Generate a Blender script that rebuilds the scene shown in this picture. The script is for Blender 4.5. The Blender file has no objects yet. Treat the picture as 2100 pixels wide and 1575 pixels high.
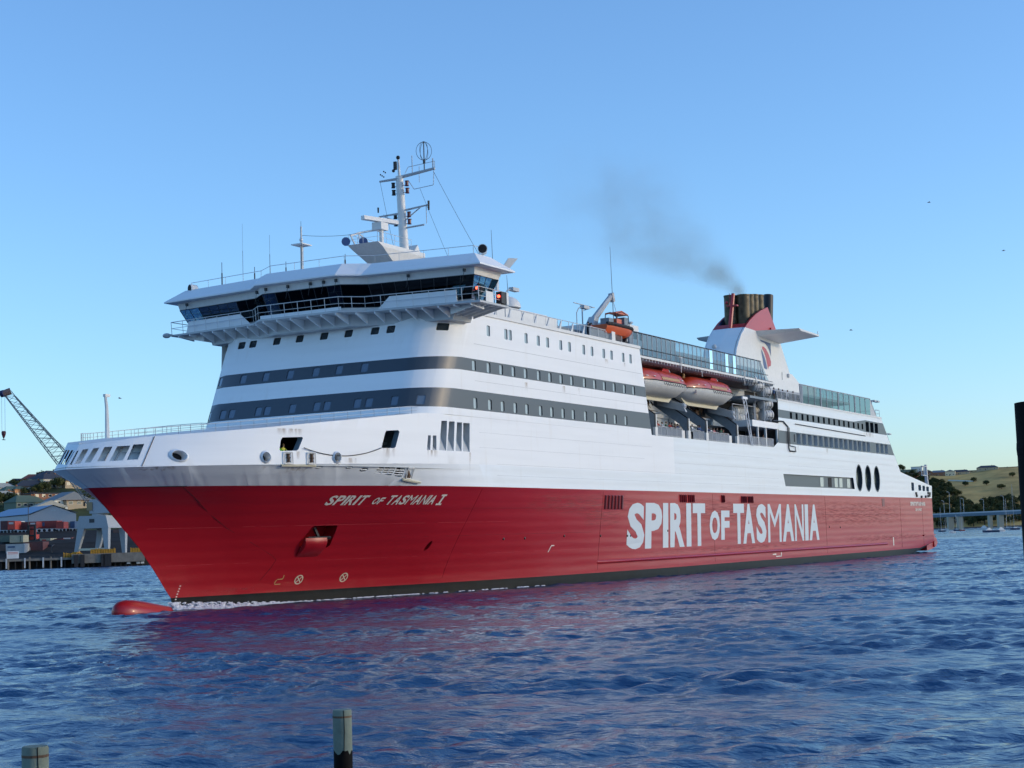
import bpy, bmesh, math, random
import numpy as np
from mathutils import Vector, Matrix
from mathutils.geometry import delaunay_2d_cdt
R = math.radians
SC = bpy.context.scene
COL = SC.collection

# ------------------------------------------------------------------ camera
CF, CYAW, CPIT, CROL = 3283.05, R(-61.28358), R(5.510478), R(1.836044)
CP = Vector((-83.776, -82.070, 4.595))
CFW = Vector((-math.sin(CYAW)*math.cos(CPIT), math.cos(CYAW)*math.cos(CPIT), math.sin(CPIT)))
CRT = CFW.cross(Vector((0, 0, 1))).normalized()
CUP = CRT.cross(CFW)
cd = bpy.data.cameras.new('camera')
cam = bpy.data.objects.new('camera', cd); COL.objects.link(cam)
cd.sensor_width = 36; cd.lens = CF/2100*36; cd.clip_start = .1; cd.clip_end = 30000
# rolled axes: image right / image up
IR = CRT*math.cos(CROL) - CUP*math.sin(CROL)
IU = CUP*math.cos(CROL) + CRT*math.sin(CROL)
m3 = Matrix((IR, IU, -CFW)).transposed()
cam.matrix_world = Matrix.Translation(CP) @ m3.to_4x4()
SC.camera = cam

# ------------------------------------------------------------------ sky + sun
SUN_EL, SUN_AZ = 14.0, -66.0          # azimuth counted from +X
W = bpy.data.worlds.new('World'); SC.world = W; W.use_nodes = True
nt = W.node_tree; bg = nt.nodes['Background']
sk = nt.nodes.new('ShaderNodeTexSky'); sk.sky_type = 'NISHITA'; sk.sun_disc = False
sk.sun_elevation = R(SUN_EL); sk.sun_rotation = R(90 - SUN_AZ)
sk.air_density = 1.0; sk.dust_density = .7; sk.ozone_density = 5
nt.links.new(sk.outputs[0], bg.inputs[0]); bg.inputs[1].default_value = 0.15
sd = bpy.data.lights.new('sun', 'SUN'); sd.energy = .6; sd.angle = R(.6); sd.color = (1, .76, .45)
so = bpy.data.objects.new('sun', sd); COL.objects.link(so)
dv = Vector((math.cos(R(SUN_AZ))*math.cos(R(SUN_EL)), math.sin(R(SUN_AZ))*math.cos(R(SUN_EL)), math.sin(R(SUN_EL))))
so.rotation_euler = dv.to_track_quat('Z', 'Y').to_euler()
SC.view_settings.view_transform = 'Standard'; SC.view_settings.look = 'None'
SC.view_settings.exposure = 0.9; SC.view_settings.gamma = 1
SC.cycles.use_denoising = True
SC.cycles.max_bounces = 8; SC.cycles.transparent_max_bounces = 16
SC.cycles.volume_bounces = 0; SC.cycles.volume_step_rate = 1.0

# ------------------------------------------------------------------ helpers
def ray(u, v):
    X, Y = u-1050, -(v-787.5)
    c, s = math.cos(CROL), math.sin(CROL)
    a, b = (X*c + Y*s)/CF, (-X*s + Y*c)/CF
    return CFW + CRT*a + CUP*b
def at(u, v, d):
    """point seen at photo pixel (u,v), d metres away on the map"""
    r = ray(u, v); return CP + r*(d/math.hypot(r.x, r.y))
def aty(u, v, y):
    r = ray(u, v); return CP + r*((y-CP.y)/r.y)
def atz(u, v, z):
    r = ray(u, v); return CP + r*((z-CP.z)/r.z)
def gx(u, d, z=0.0):
    p = at(u, 1100, d); return Vector((p.x, p.y, z))

def mat(name, col, rough=.5, metal=0, spec=.5, noise=0, nscale=3, bump=0, bscale=5, emit=0, coat=0, alpha=1, streak=0, band=0):
    m = bpy.data.materials.new(name); m.use_nodes = True
    n = m.node_tree.nodes; l = m.node_tree.links; p = n['Principled BSDF']
    p.inputs['Base Color'].default_value = (*col, 1); p.inputs['Roughness'].default_value = rough
    p.inputs['Metallic'].default_value = metal; p.inputs['Specular IOR Level'].default_value = spec
    p.inputs['Coat Weight'].default_value = coat; p.inputs['Coat Roughness'].default_value = .08
    p.inputs['Alpha'].default_value = alpha
    if emit:
        p.inputs['Emission Color'].default_value = (*col, 1); p.inputs['Emission Strength'].default_value = emit
    g = n.new('ShaderNodeNewGeometry'); src = None
    def scaled(v):
        mp = n.new('ShaderNodeMapping'); mp.inputs['Scale'].default_value = v
        l.new(g.outputs['Position'], mp.inputs[0]); return mp.outputs[0]
    def mix(a, b, f, mode='MIX'):
        x = n.new('ShaderNodeMix'); x.data_type = 'RGBA'; x.blend_type = mode
        l.new(f, x.inputs[0])
        if a is None: x.inputs[6].default_value = (*col, 1)
        else: l.new(a, x.inputs[6])
        x.inputs[7].default_value = (*b, 1); return x.outputs[2]
    def ramp(f, a, b, hi=1.0):
        r_ = n.new('ShaderNodeMapRange'); r_.inputs[1].default_value = a; r_.inputs[2].default_value = b
        r_.inputs[4].default_value = hi; l.new(f, r_.inputs[0]); return r_.outputs[0]
    if noise:
        t = n.new('ShaderNodeTexNoise'); t.inputs['Scale'].default_value = nscale; t.inputs['Detail'].default_value = 5
        l.new(g.outputs['Position'], t.inputs['Vector'])
        src = mix(None, tuple(c*(1-noise) for c in col), ramp(t.outputs[0], .35, .7))
    if streak:
        t = n.new('ShaderNodeTexNoise'); t.inputs['Scale'].default_value = 1; t.inputs['Detail'].default_value = 4
        l.new(scaled((1.3, 1.3, .16)), t.inputs['Vector'])
        src = mix(src, (col[0]*.62, col[1]*.5, col[2]*.36), ramp(t.outputs[0], .60, .80, streak))
        t = n.new('ShaderNodeTexNoise'); t.inputs['Scale'].default_value = 1; t.inputs['Detail'].default_value = 6
        l.new(scaled((.09, .09, 1.4)), t.inputs['Vector'])
        src = mix(src, tuple(c*.80 for c in col), ramp(t.outputs[0], .42, .68, min(1, streak*1.2)))
    if src is not None: l.new(src, p.inputs['Base Color'])
    hgt = None
    if band:   # plating: long soft dents between frames and strakes
        t = n.new('ShaderNodeTexNoise'); t.inputs['Scale'].default_value = 1; t.inputs['Detail'].default_value = 2
        l.new(scaled((.16, .16, 1.15)), t.inputs['Vector'])
        wv = n.new('ShaderNodeTexWave'); wv.bands_direction = 'Z'; wv.wave_profile = 'SIN'; wv.inputs['Scale'].default_value = .36
        wv.inputs['Distortion'].default_value = .4; l.new(g.outputs['Position'], wv.inputs[0])
        ad = n.new('ShaderNodeMath'); ad.operation = 'MULTIPLY_ADD'; ad.inputs[1].default_value = .35
        l.new(wv.outputs['Fac'], ad.inputs[0]); l.new(t.outputs[0], ad.inputs[2])
        b = n.new('ShaderNodeBump'); b.inputs['Distance'].default_value = band; b.inputs['Strength'].default_value = 1
        l.new(ad.outputs[0], b.inputs['Height']); l.new(b.outputs[0], p.inputs['Normal']); hgt = b
    if bump:
        t = n.new('ShaderNodeTexNoise'); t.inputs['Scale'].default_value = bscale; t.inputs['Detail'].default_value = 4
        l.new(g.outputs['Position'], t.inputs['Vector'])
        b = n.new('ShaderNodeBump'); b.inputs['Distance'].default_value = bump
        l.new(t.outputs[0], b.inputs['Height'])
        if hgt: l.new(hgt.outputs[0], b.inputs['Normal'])
        l.new(b.outputs[0], p.inputs['Normal'])
    return m
def glass(name, tint, trans, rough=.03):
    m = bpy.data.materials.new(name); m.use_nodes = True; n = m.node_tree.nodes; l = m.node_tree.links
    n.remove(n['Principled BSDF']); o = n['Material Output']
    tr = n.new('ShaderNodeBsdfTransparent'); tr.inputs[0].default_value = (*[c*trans for c in tint], 1)
    gl = n.new('ShaderNodeBsdfGlossy'); gl.inputs[0].default_value = (*tint, 1); gl.inputs['Roughness'].default_value = rough
    fr = n.new('ShaderNodeFresnel'); fr.inputs[0].default_value = 1.6
    mx = n.new('ShaderNodeMixShader'); l.new(fr.outputs[0], mx.inputs[0]); l.new(tr.outputs[0], mx.inputs[1]); l.new(gl.outputs[0], mx.inputs[2])
    l.new(mx.outputs[0], o.inputs[0]); return m

MT = dict(
 white=mat('hull white paint', (.76, .79, .81), .36, coat=.1, streak=.13, band=.03),
 whiteup=mat('superstructure white paint', (.84,.855,.86), .55, streak=.16, band=.006),
 red=mat('hull red paint', (.36, .007, .014), .36, spec=.4, coat=.12, streak=.25, band=.035),
 black=mat('boot top dark paint', (.010, .013, .015), .45, spec=.12, noise=.4, nscale=.8, band=.02),
 stripe=mat('slate grey stripe paint', (.036, .050, .066), .42, spec=.7, band=.006),
 cream=mat('deckhouse white paint', (.74, .73, .70), .45, noise=.08),
 grey=mat('light grey paint', (.50, .52, .53), .5, noise=.12, nscale=1.5),
 bgrey=mat('blue grey deck paint', (.20, .25, .29), .55, noise=.15),
 dgrey=mat('dark grey', (.05, .055, .06), .6, noise=.2),
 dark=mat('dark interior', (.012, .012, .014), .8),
 win=mat('window glass', (.02, .03, .035), .06, spec=.9),
 winsheen=mat('window with painted sky sheen', (.36, .43, .45), .12, spec=.8),  # pale base colour stands in for sky reflected in the panes
 winblue=mat('front window glass', (.10, .14, .19), .07, spec=1.0),
 rim=mat('window rim dark', (.03, .035, .04), .4),
 steel=mat('railing paint', (.62, .63, .63), .4),
 orange=mat('lifeboat orange', (.50, .045, .012), .38, coat=.2, noise=.2),
 boatwhite=mat('lifeboat white', (.62, .62, .59), .38, noise=.12, streak=.2),
 cream2=mat('lifeboat keel cream', (.62, .57, .42), .5),
 amber=mat('amber canopy panel', (.50,.26,.08), .45, noise=.2),
 fred=mat('funnel red paint', (.46, .035, .04), .38, noise=.08),
 navy=mat('navy lettering', (.01, .02, .09), .5),
 emblem=mat('emblem blue', (.05, .09, .22), .45),
 letter=mat('lettering pale paint', (.56, .62, .66), .4),
 letter2=mat('bow lettering paint', (.70, .66, .60), .4),
 ochre=mat('ochre mark paint', (.50, .36, .14), .5),
 soot=mat('sooty exhaust steel', (.15, .115, .06), .55, metal=.3, noise=.7, nscale=1.2),
 black2=mat('black fitting', (.010, .010, .012), .5),
 rust=mat('rusty fitting', (.16, .09, .05), .8, noise=.6, nscale=6),
 rubber=mat('black rubber', (.015, .015, .018), .7),
 orange2=mat('rescue boat orange', (.62, .10, .02), .4),
 lampred=mat('red sidelight', (1, .05, .02), .4, emit=6),
 foam=mat('white water foam', (.62, .64, .70), .8, bump=.06, bscale=9),
)
GLS = glass('tinted screen glass', (.74, .83, .86), .66)
GLB = glass('bridge glass', (.50, .85, .95), .80)
GLD = glass('dark bridge glass', (.16, .20, .24), .45)

ROOT = {}
KIDS = {}
class MB:
    def __init__(s): s.v = []; s.f = []; s.m = []
    def quad(s, *p, m=0):
        i = len(s.v); s.v += [tuple(q) for q in p]; s.f.append(tuple(range(i, i+len(p)))); s.m.append(m)
    def box(s, a, b, m=0, rz=0, piv=None):
        x0, y0, z0 = a; x1, y1, z1 = b
        P = [(x0,y0,z0),(x1,y0,z0),(x1,y1,z0),(x0,y1,z0),(x0,y0,z1),(x1,y0,z1),(x1,y1,z1),(x0,y1,z1)]
        if rz:
            px, py = piv or ((x0+x1)/2, (y0+y1)/2); c, t = math.cos(rz), math.sin(rz)
            P = [(px+(x-px)*c-(y-py)*t, py+(x-px)*t+(y-py)*c, z) for x, y, z in P]
        s.hex(P, m)
    def hex(s, P, m=0):
        i = len(s.v); s.v += [tuple(p) for p in P]
        for q in ((0,3,2,1),(4,5,6,7),(0,1,5,4),(1,2,6,5),(2,3,7,6),(3,0,4,7)):
            s.f.append(tuple(i+k for k in q)); s.m.append(m)
    def prism(s, bot, top, m=0, mt=None, mb=None):
        n = len(bot); i = len(s.v); s.v += [tuple(p) for p in bot] + [tuple(p) for p in top]
        for k in range(n):
            s.f.append((i+k, i+(k+1)%n, i+n+(k+1)%n, i+n+k)); s.m.append(m)
        s.f.append(tuple(i+k for k in reversed(range(n)))); s.m.append(m if mb is None else mb)
        s.f.append(tuple(i+n+k for k in range(n))); s.m.append(m if mt is None else mt)
    def tube(s, a, b, r, r2=None, n=6, m=0, cap=True):
        a = Vector(a); b = Vector(b); r2 = r if r2 is None else r2
        d = (b-a)
        if d.length < 1e-6: return
        d.normalize(); u = d.cross(Vector((0,0,1)) if abs(d.z) < .9 else Vector((1,0,0))).normalized(); w = d.cross(u)
        i = len(s.v)
        for c, rr in ((a, r), (b, r2)):
            for k in range(n):
                t = 2*math.pi*k/n; s.v.append(tuple(c + (u*math.cos(t)+w*math.sin(t))*rr))
        for k in range(n):
            s.f.append((i+k, i+(k+1)%n, i+n+(k+1)%n, i+n+k)); s.m.append(m)
        if cap:
            s.f.append(tuple(i+k for k in reversed(range(n)))); s.m.append(m)
            s.f.append(tuple(i+n+k for k in range(n))); s.m.append(m)
    def path(s, P, r, n=5, m=0):
        for a, b in zip(P[:-1], P[1:]): s.tube(a, b, r, n=n, m=m)
    def rings(s, Rg, m=0, cap=True, close=True):
        n = len(Rg[0]); i = len(s.v)
        for r_ in Rg: s.v += [tuple(p) for p in r_]
        for j in range(len(Rg)-1):
            for k in range(n if close else n-1):
                mm = m(j, k) if callable(m) else m
                s.f.append((i+j*n+k, i+j*n+(k+1)%n, i+(j+1)*n+(k+1)%n, i+(j+1)*n+k)); s.m.append(mm)
        if cap:
            mm = m if not callable(m) else m(0, 0)
            s.f.append(tuple(i+k for k in reversed(range(n)))); s.m.append(mm)
            s.f.append(tuple(i+(len(Rg)-1)*n+k for k in range(n))); s.m.append(mm)
    def lathe(s, c, ax, prof, n=12, m=0):
        c = Vector(c); d = Vector(ax).normalized(); u = d.cross(Vector((0,0,1)) if abs(d.z) < .9 else Vector((1,0,0))).normalized(); w = d.cross(u)
        s.rings([[c + d*h + (u*math.cos(2*math.pi*k/n)+w*math.sin(2*math.pi*k/n))*max(r_, .001) for k in range(n)] for h, r_ in prof], m)
    def ball(s, c, rx, ry=None, rz=None, n=10, k=6, m=0):
        ry = rx if ry is None else ry; rz = rx if rz is None else rz; c = Vector(c)
        s.rings([[c+Vector((rx*math.cos(2*math.pi*i/n)*max(.02, math.sin(math.pi*j/k)), ry*math.sin(2*math.pi*i/n)*max(.02, math.sin(math.pi*j/k)), -rz*math.cos(math.pi*j/k))) for i in range(n)] for j in range(k+1)], m)
    def build(s, name, mats, parent=None, smooth=False, loc=None):
        me = bpy.data.meshes.new(name)
        off = Vector((0,0,0))
        if parent is not None: off = ROOT.get(parent.name, off)
        if loc is not None: off = Vector(loc)
        me.from_pydata([(x-off.x, y-off.y, z-off.z) for x, y, z in s.v], [], s.f)
        mats = mats if isinstance(mats, (list, tuple)) else [mats]
        for q in mats: me.materials.append(q)
        me.polygons.foreach_set('material_index', s.m)
        if smooth: me.polygons.foreach_set('use_smooth', [True]*len(s.f))
        me.update()
        bm = bmesh.new(); bm.from_mesh(me); bmesh.ops.remove_doubles(bm, verts=bm.verts, dist=1e-4) if smooth else None
        bmesh.ops.recalc_face_normals(bm, faces=bm.faces); bm.to_mesh(me); bm.free()
        if smooth:
            try: me.set_sharp_from_angle(angle=R(38))
            except Exception: pass
        o = bpy.data.objects.new(name, me); COL.objects.link(o)
        if parent is not None:
            o.parent = parent; ROOT[o.name] = off; KIDS.setdefault(parent.name, []).append(o)
        elif loc is not None: o.location = loc; ROOT[o.name] = Vector(loc)
        return o
def tag(o, label, cat, group=None, kind=None):
    if label: o['label'] = label
    if cat: o['category'] = cat
    if group: o['group'] = group
    if kind: o['kind'] = kind
    return o
def empty(name, loc, label, cat, group=None, rz=0, world=True):
    """an Empty at the thing's base; world=True: its parts are given in world coordinates"""
    o = bpy.data.objects.new(name, None); COL.objects.link(o); o.location = loc; o.rotation_euler.z = rz
    o.empty_display_size = .5
    if world: ROOT[o.name] = Vector(loc)
    return tag(o, label, cat, group)
def copy_tree(o, parent=None, mats=None):
    c = o.copy(); COL.objects.link(c); c.parent = parent
    if parent is not None: KIDS.setdefault(parent.name, []).append(c)
    for ch in list(KIDS.get(o.name, [])): copy_tree(ch, c)
    return c
def place(o, loc, rz=0, label=None, sc=None):
    o.location = loc; o.rotation_euler.z = rz
    if label: o['label'] = label
    if sc: o.scale = (sc, sc, sc) if not isinstance(sc, tuple) else sc
    return o

def pip(x, y, poly):
    c = False; j = len(poly)-1
    for i in range(len(poly)):
        xi, yi = poly[i]; xj, yj = poly[j]
        if (yi > y) != (yj > y) and x < (xj-xi)*(y-yi)/(yj-yi)+xi: c = not c
        j = i
    return c
def sheet(outline, holes, gridlines, mapf, mfun=None):
    """triangulated surface over a 2-D outline with true holes, mapped to 3-D"""
    V = []; Eg = []
    def ring(P):
        i = len(V); V.extend(Vector(p) for p in P)
        Eg.extend((i+k, i+(k+1) % len(P)) for k in range(len(P)))
    ring(outline)
    for h in holes: ring(h)
    for g in gridlines:
        i = len(V); V.extend(Vector(p) for p in g); Eg.extend((i+k, i+k+1) for k in range(len(g)-1))
    r = delaunay_2d_cdt(V, Eg, [], 0, 1e-5)
    hb = [(min(p[0] for p in h), max(p[0] for p in h), min(p[1] for p in h), max(p[1] for p in h), h) for h in holes]
    mb = MB(); mb.v = [mapf(v.x, v.y) for v in r[0]]
    for t in r[2]:
        cx = sum(r[0][k].x for k in t)/3; cy = sum(r[0][k].y for k in t)/3
        if not pip(cx, cy, outline): continue
        if any(a < cx < b and c < cy < d and pip(cx, cy, h) for a, b, c, d, h in hb): continue
        mb.f.append(tuple(t)); mb.m.append(mfun(cx, cy) if mfun else 0)
    return mb
def rr(cx, cz, w, h, sk=0, r=.12, n=3):
    """rounded rectangle / parallelogram in 2-D"""
    P = []
    for sx, sz, a0 in ((1,1,0),(-1,1,90),(-1,-1,180),(1,-1,270)):
        for k in range(n+1):
            a = R(a0+90*k/n); x = sx*(w/2-r)+r*math.cos(a); z = sz*(h/2-r)+r*math.sin(a)
            P.append((cx+x+sk*z, cz+z))
    return P
def window(poly, mapf, inset, parent, mats, name='window'):
    """recessed opening: rim ring going inward along `inset`, and a pane"""
    mb = MB(); O = [Vector(mapf(*p)) for p in poly]; I = [p+Vector(inset) for p in O]; n = len(O)
    for k in range(n): mb.quad(O[k], O[(k+1)%n], I[(k+1)%n], I[k], m=0)
    if mats[1] is not None: mb.quad(*I, m=1)
    return mb.build(name, [q for q in mats if q], parent)
# ------------------------------------------------------------------ hull form
LA = ([10.8,16,21.8,28.9,36.3,43.5,50.6,59.6,69.5,80],[0,1.6,3.3,5.3,7.6,9.2,10.4,11.3,12.2,12.5])
LB = ([2.3,3,4,6.4,8.3,11.6,15.9,20.5,25.2,30.8,37.4,80],[0,1.2,2.1,3.85,5.0,6.6,8.1,9.4,10.8,12,12.5,12.5])
LK = ([0,1,2.5,5,10,15,20,25,30,38,80],[0,2,3.6,5.6,8.0,9.7,11,12,12.4,12.5,12.5])
LT = ([1.4,2,3.2,5.5,8.5,12,16,20,25,30,38,80],[0,1.3,2.9,4.9,6.9,8.5,9.9,11,12,12.4,12.5,12.5])
SS = np.linspace(0, 1, 201)
def lev(L):
    X = L[0][0]+(80-L[0][0])*SS**2; w = np.interp(X, *L)
    for _ in range(16): w[1:-1] = .25*w[:-2]+.5*w[1:-1]+.25*w[2:]
    return w
WA, WB, WK, WT = map(lev, (LA, LB, LK, LT))
def zk(x): return min(10.45+.018*x, 11.1)
def ztop(x): return float(np.interp(x, [0,1.4,4,8,12,19,24,28,30], [12.2,12.25,12.7,13.05,13.45,14.2,14.75,15.15,15.2]))
ZS = [-3,.44,.92,1.56,2.99,5.01,6.23,7.49,8.92,9.17]; XS = [11.3,11.2,11.0,10.4,9.2,7.3,5.8,4.4,2.6,2.3]
WB2 = lev(([2.3,4,6.4,8.3,11.6,15.9,20.5,25.2,30.8,37.4,80],[0,1.1,2.7,3.9,6.0,7.8,9.3,10.8,12,12.5,12.5]))
def low(s, z):
    xs = float(np.interp(z, ZS, XS)); x = xs+(80-xs)*s*s; t = max(0, min(1, (z-.92)/8.25))**1.35; q = max(0, min(1, (z-6.5)/2.67))**1.5
    b = float(np.interp(s, SS, WB))*q+float(np.interp(s, SS, WB2))*(1-q)
    return x, float(np.interp(s, SS, WA))*(1-t)+b*t, z
def mid(s, v):
    xs = 2.3*(1-v); x = xs+(80-xs)*s*s
    return x, float(np.interp(s, SS, WB))*(1-v)+float(np.interp(s, SS, WK))*v, 9.17+(zk(x)-9.17)*v
def up(s, v):
    xs = 1.4*v; x = xs+(80-xs)*s*s
    return x, float(np.interp(s, SS, WK))*(1-v)+float(np.interp(s, SS, WT))*v, zk(x)+(ztop(x)-zk(x))*v
def inv(x, z):
    """(x,z) on the side -> (region, s, v)"""
    if z < 9.17:
        xs = float(np.interp(z, ZS, XS)); return 0, math.sqrt(max(0, x-xs)/(80-xs)), z
    if z < zk(x):
        v = (z-9.17)/(zk(x)-9.17); xs = 2.3*(1-v); return 1, math.sqrt(max(0, x-xs)/(80-xs)), v
    v = (z-zk(x))/(ztop(x)-zk(x)); xs = 1.4*v; return 2, math.sqrt(max(0, x-xs)/(80-xs)), v
FUN = (low, mid, up)
def side(x, z, out=0.0, sg=-1):
    """point on the ship's side (port: sg=-1)"""
    if x >= 80: return Vector((x, sg*(12.5+out), z))
    r, s, v = inv(x, z); p = FUN[r](s, v); return Vector((x, sg*(p[1]+out), z))

SX, SY = 97.0, 0.0
ship = empty('ferry', (SX, SY, 0), 'long red and white passenger ferry with dark stripes, tapered funnel and wide bridge', 'ship')

UPH = []       # openings in the bow bulwark as polygons in (s*100, v*10)
def uph(P):
    q = []
    for x, z in P:
        r, s, v = inv(x, z); q.append((s*100, v*10))
    return q
bow_open = [[(1.35,11.98),(1.95,12.05),(1.30,10.95),(.92,10.92)], [(2.1,12.03),(2.6,12.08),(1.95,10.98),(1.55,10.95)], [(2.75,12.1),(3.35,12.14),(2.65,11.04),(2.15,11.0)],
            [(3.55,12.15),(4.15,12.18),(3.45,11.1),(2.88,11.06)]]
moor = [[(13.35,12.72),(13.18,12.5),(13.02,11.8),(13.12,11.69),(14.5,11.74),(14.65,11.84),(15.1,12.68),(15.03,12.79)],
        [(23.5,13.5),(23.35,13.3),(22.93,12.2),(23.05,12.1),(24.4,12.13),(24.55,12.25),(25.05,13.45),(24.9,13.6)]]
louv = [[(28.85,13.31),(29.25,13.32),(29.09,12.1),(28.62,12.09)], [(29.55,13.33),(30.05,13.34),(30.0,12.12),(29.42,12.1)],
        [(30.87,14.61),(31.76,14.65),(31.47,12.13),(30.4,12.13)], [(32.08,14.63),(32.96,14.65),(32.67,12.14),(31.62,12.13)],
        [(33.35,14.61),(34.17,14.63),(33.94,12.14),(32.99,12.14)], [(34.37,14.61),(35.44,14.62),(35.28,12.14),(34.19,12.16)]]
bow_open = [[(2.2,7.41),(3.3,7.56),(3.9,1.83),(2.7,1.9)], [(5.0,7.9),(6.9,8.0),(6.9,2.15),(5.0,2.06)], [(8.2,8.0),(9.7,8.0),(9.4,2.45),(7.9,2.5)],
            [(10.9,8.05),(12.75,7.95),(12.6,2.7),(10.8,2.74)], [(13.75,7.88),(16.4,7.6),(16.2,2.56),(13.5,2.65)], [(16.95,7.85),(19.0,7.66),(18.9,2.59),(16.9,2.66)]]
holes2 = bow_open+[uph(h) for h in moor+louv]
circ = []
for x, z, rx, rz in ((5.6,11.3,.42,.33), (11.85,11.22,.30,.33), (18.25,11.28,.30,.33)):
    circ.append([(x+rx*math.cos(a*math.pi/6), z+rz*math.sin(a*math.pi/6)) for a in range(12)])
holes2 += [uph(h) for h in circ]
for sg in (-1, 1):
    nm = 'hull'
    # topsides above the knuckle
    top = [(s, 10) for s in np.linspace(100, 0, 60)]; bot = [(s, 0) for s in np.linspace(0, 100, 60)]
    gl = [[(s, 0.01), (s, 9.99)] for s in np.linspace(1.2, 99, 64)] + [[(.01, v), (99.99, v)] for v in (3.3, 6.6)]
    def mp(a, b, sg=sg):
        p = up(a/100, b/10); return (p[0], sg*p[1], p[2])
    mb = sheet(bot+top, holes2, gl, mp); mb.build('bulwark', MT['whiteup'], ship, smooth=True)
    if sg < 0:
        for i, h in enumerate(holes2[6:8]):
            window(h, mp, (0, .5, 0), ship, (MT['bgrey'], None), 'mooring_port')
        for i, h in enumerate(holes2[8:14]):
            mb2 = MB(); O = [Vector(mp(*p)) for p in h]
            I = [O[0]+Vector((-.05,1.1,0)), O[1]+Vector((0,1.1,0)), O[2]+Vector((0,.05,0)), O[3]+Vector((0,.05,0))]
            for k in range(4): mb2.quad(O[k], O[(k+1)%4], I[(k+1)%4], I[k])
            mb2.quad(*I); mb2.build('louvre', MT['grey'], ship)
        for c_, h in zip(circ, holes2[14:]):
            cc = Vector(mp(sum(p[0] for p in h)/12, sum(p[1] for p in h)/12)); mb2 = MB()
            O = [Vector(mp(*p)) for p in h]
            A = [cc+(p-cc)*1.5+Vector((-.03,-.04,0)) for p in O]; B_ = [cc+(p-cc)*1.15+Vector((-.1,-.16,0)) for p in O]; D = [p+Vector((.25,.6,-.1)) for p in O]
            mb2.rings([A, B_, O, D], cap=False); mb2.quad(*D, m=1); mb2.build('hawse_hole', [MT['white'], MT['dark']], ship, smooth=True)
    # flare between paint line and knuckle (grilles and ovals cut in)
    ov = []
    for x, z, a_, b_ in ((16.75,10.5,.34,.11), (19.75,10.52,.34,.11), (21.4,10.38,.40,.16)):
        ov.append([(x+a_*math.cos(k*math.pi/5)+.4*b_*math.sin(k*math.pi/5), z+b_*math.sin(k*math.pi/5)) for k in range(10)])
    ov += [[(22.9,10.58),(24.55,10.6),(24.75,10.5),(24.7,9.98),(24.5,9.97),(22.95,10.24),(22.75,10.35)], [(24.9,10.58),(25.8,10.58),(25.95,10.5),(26.0,9.9),(25.8,9.84),(25.15,9.94),(24.95,10.1)]]
    def midh(P):
        q = []
        for x, z in P: r_, s, v = inv(x, z); q.append((s*100, v*10))
        return q
    mh = [midh(h) for h in ov] if sg < 0 else []
    def mp1(a, b, sg=sg):
        p = mid(a/100, b/10); return (p[0], sg*p[1], p[2])
    gl = [[(s, 0.01), (s, 9.99)] for s in np.linspace(1.2, 99, 64)]
    sheet(bot+top, mh, gl, mp1).build('flare_plating', MT['white'], ship, smooth=True)
    for i, h in enumerate(mh):
        w_ = window(h, mp1, (.1, .5, .1), ship, (MT['white'], MT['dark']), 'fairlead')
        mb2 = MB(); O = [Vector(mp1(*p)) for p in h]; zs = [p.z for p in O]; c0 = sum(O, Vector())/len(O)
        n_ = 1 if i < 3 else 3
        for j in range(n_):
            z = min(zs)+(max(zs)-min(zs))*(j+1)/(n_+1); X = [p.x for p in O]
            mb2.tube(side(min(X)+.06, z, -.02), side(max(X)-.08, z, -.02), .045, n=5)
        if i == 3:
            for f in (.38, .72): 
                X = [p.x for p in O]; x = min(X)+(max(X)-min(X))*f; mb2.tube(side(x, min(zs)+.12, -.05), side(x, max(zs), -.05), .06, n=5)
        mb2.build('fairlead_bar', MT['whiteup'], ship)
    # lower hull to the paint line, red over black boot top
    SB = np.linspace(0, 100, 70); ZB = [-1.6, 0, .92, 1.8, 2.8, 3.8, 4.8, 5.8, 6.8, 7.8, 8.5, 9.17]
    out = [(s, -1.6) for s in SB]+[(s, 9.17) for s in reversed(SB)]+[(0, z) for z in (8.9, 8.2, 7.5, 6.8, 6.2, 5.6, 5.0, 4.3, 3.6, 3.0, 2.3, 1.56, .92, .44, -.5)]
    gl = [[(s, -1.59), (s, 9.169)] for s in SB[1:-1]] + [[(.01, z), (99.99, z)] for z in ZB[1:-1]]
    def mp0(a, z, sg=sg):
        p = low(a/100, z); return (p[0], sg*p[1], p[2])
    def lowh(P):
        q = []
        for x, z in P: r_, s, v = inv(x, z); q.append((s*100, v))
        return q
    pocket = lowh([(20.65,6.0),(20.85,6.1),(22.95,6.1),(23.1,6.0),(23.55,4.5),(23.35,4.35),(21.0,4.35),(20.5,4.6)])
    hz = lowh([(34.15+.24*math.cos(k*math.pi/5)+.12*math.sin(k*math.pi/5), 4.2+.42*math.sin(k*math.pi/5)) for k in range(10)])
    lh = [pocket, hz] if sg < 0 else []
    sheet(out, lh, gl, mp0, lambda a, z: 1 if z < .92 else 0).build('hull', [MT['red'], MT['black']], ship, smooth=True)
    if sg < 0:
        window(pocket, mp0, (.4, 1.3, .2), ship, (MT['red'], MT['red']), 'anchor_pocket')
        window(hz, mp0, (.1, .5, 0), ship, (MT['red'], MT['dark']), 'side_scupper')
    # parallel body and stern, with its windows
    def zb(x): return -1.6 if x < 165 else -1.6+(x-165)/26.3*2.45
    XB = list(np.linspace(80, 160, 14))+list(np.linspace(165, 191.3, 10))
    mb = MB(); Rg = []
    for x in XB:
        b_ = zb(x); ins = 0 if x < 160 else (x-160)/31*1.3
        zz = [b_, b_+.5, max(b_+.9, .92), 2, 3, 5, 7, 9.17]; yy = [12.5-ins-.8*(x > 160), 12.5-ins*.35, 12.5-ins*.1, 12.5, 12.5, 12.5, 12.5, 12.5]
        Rg.append([(x, sg*y, z) for y, z in zip(yy, zz)])
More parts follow.
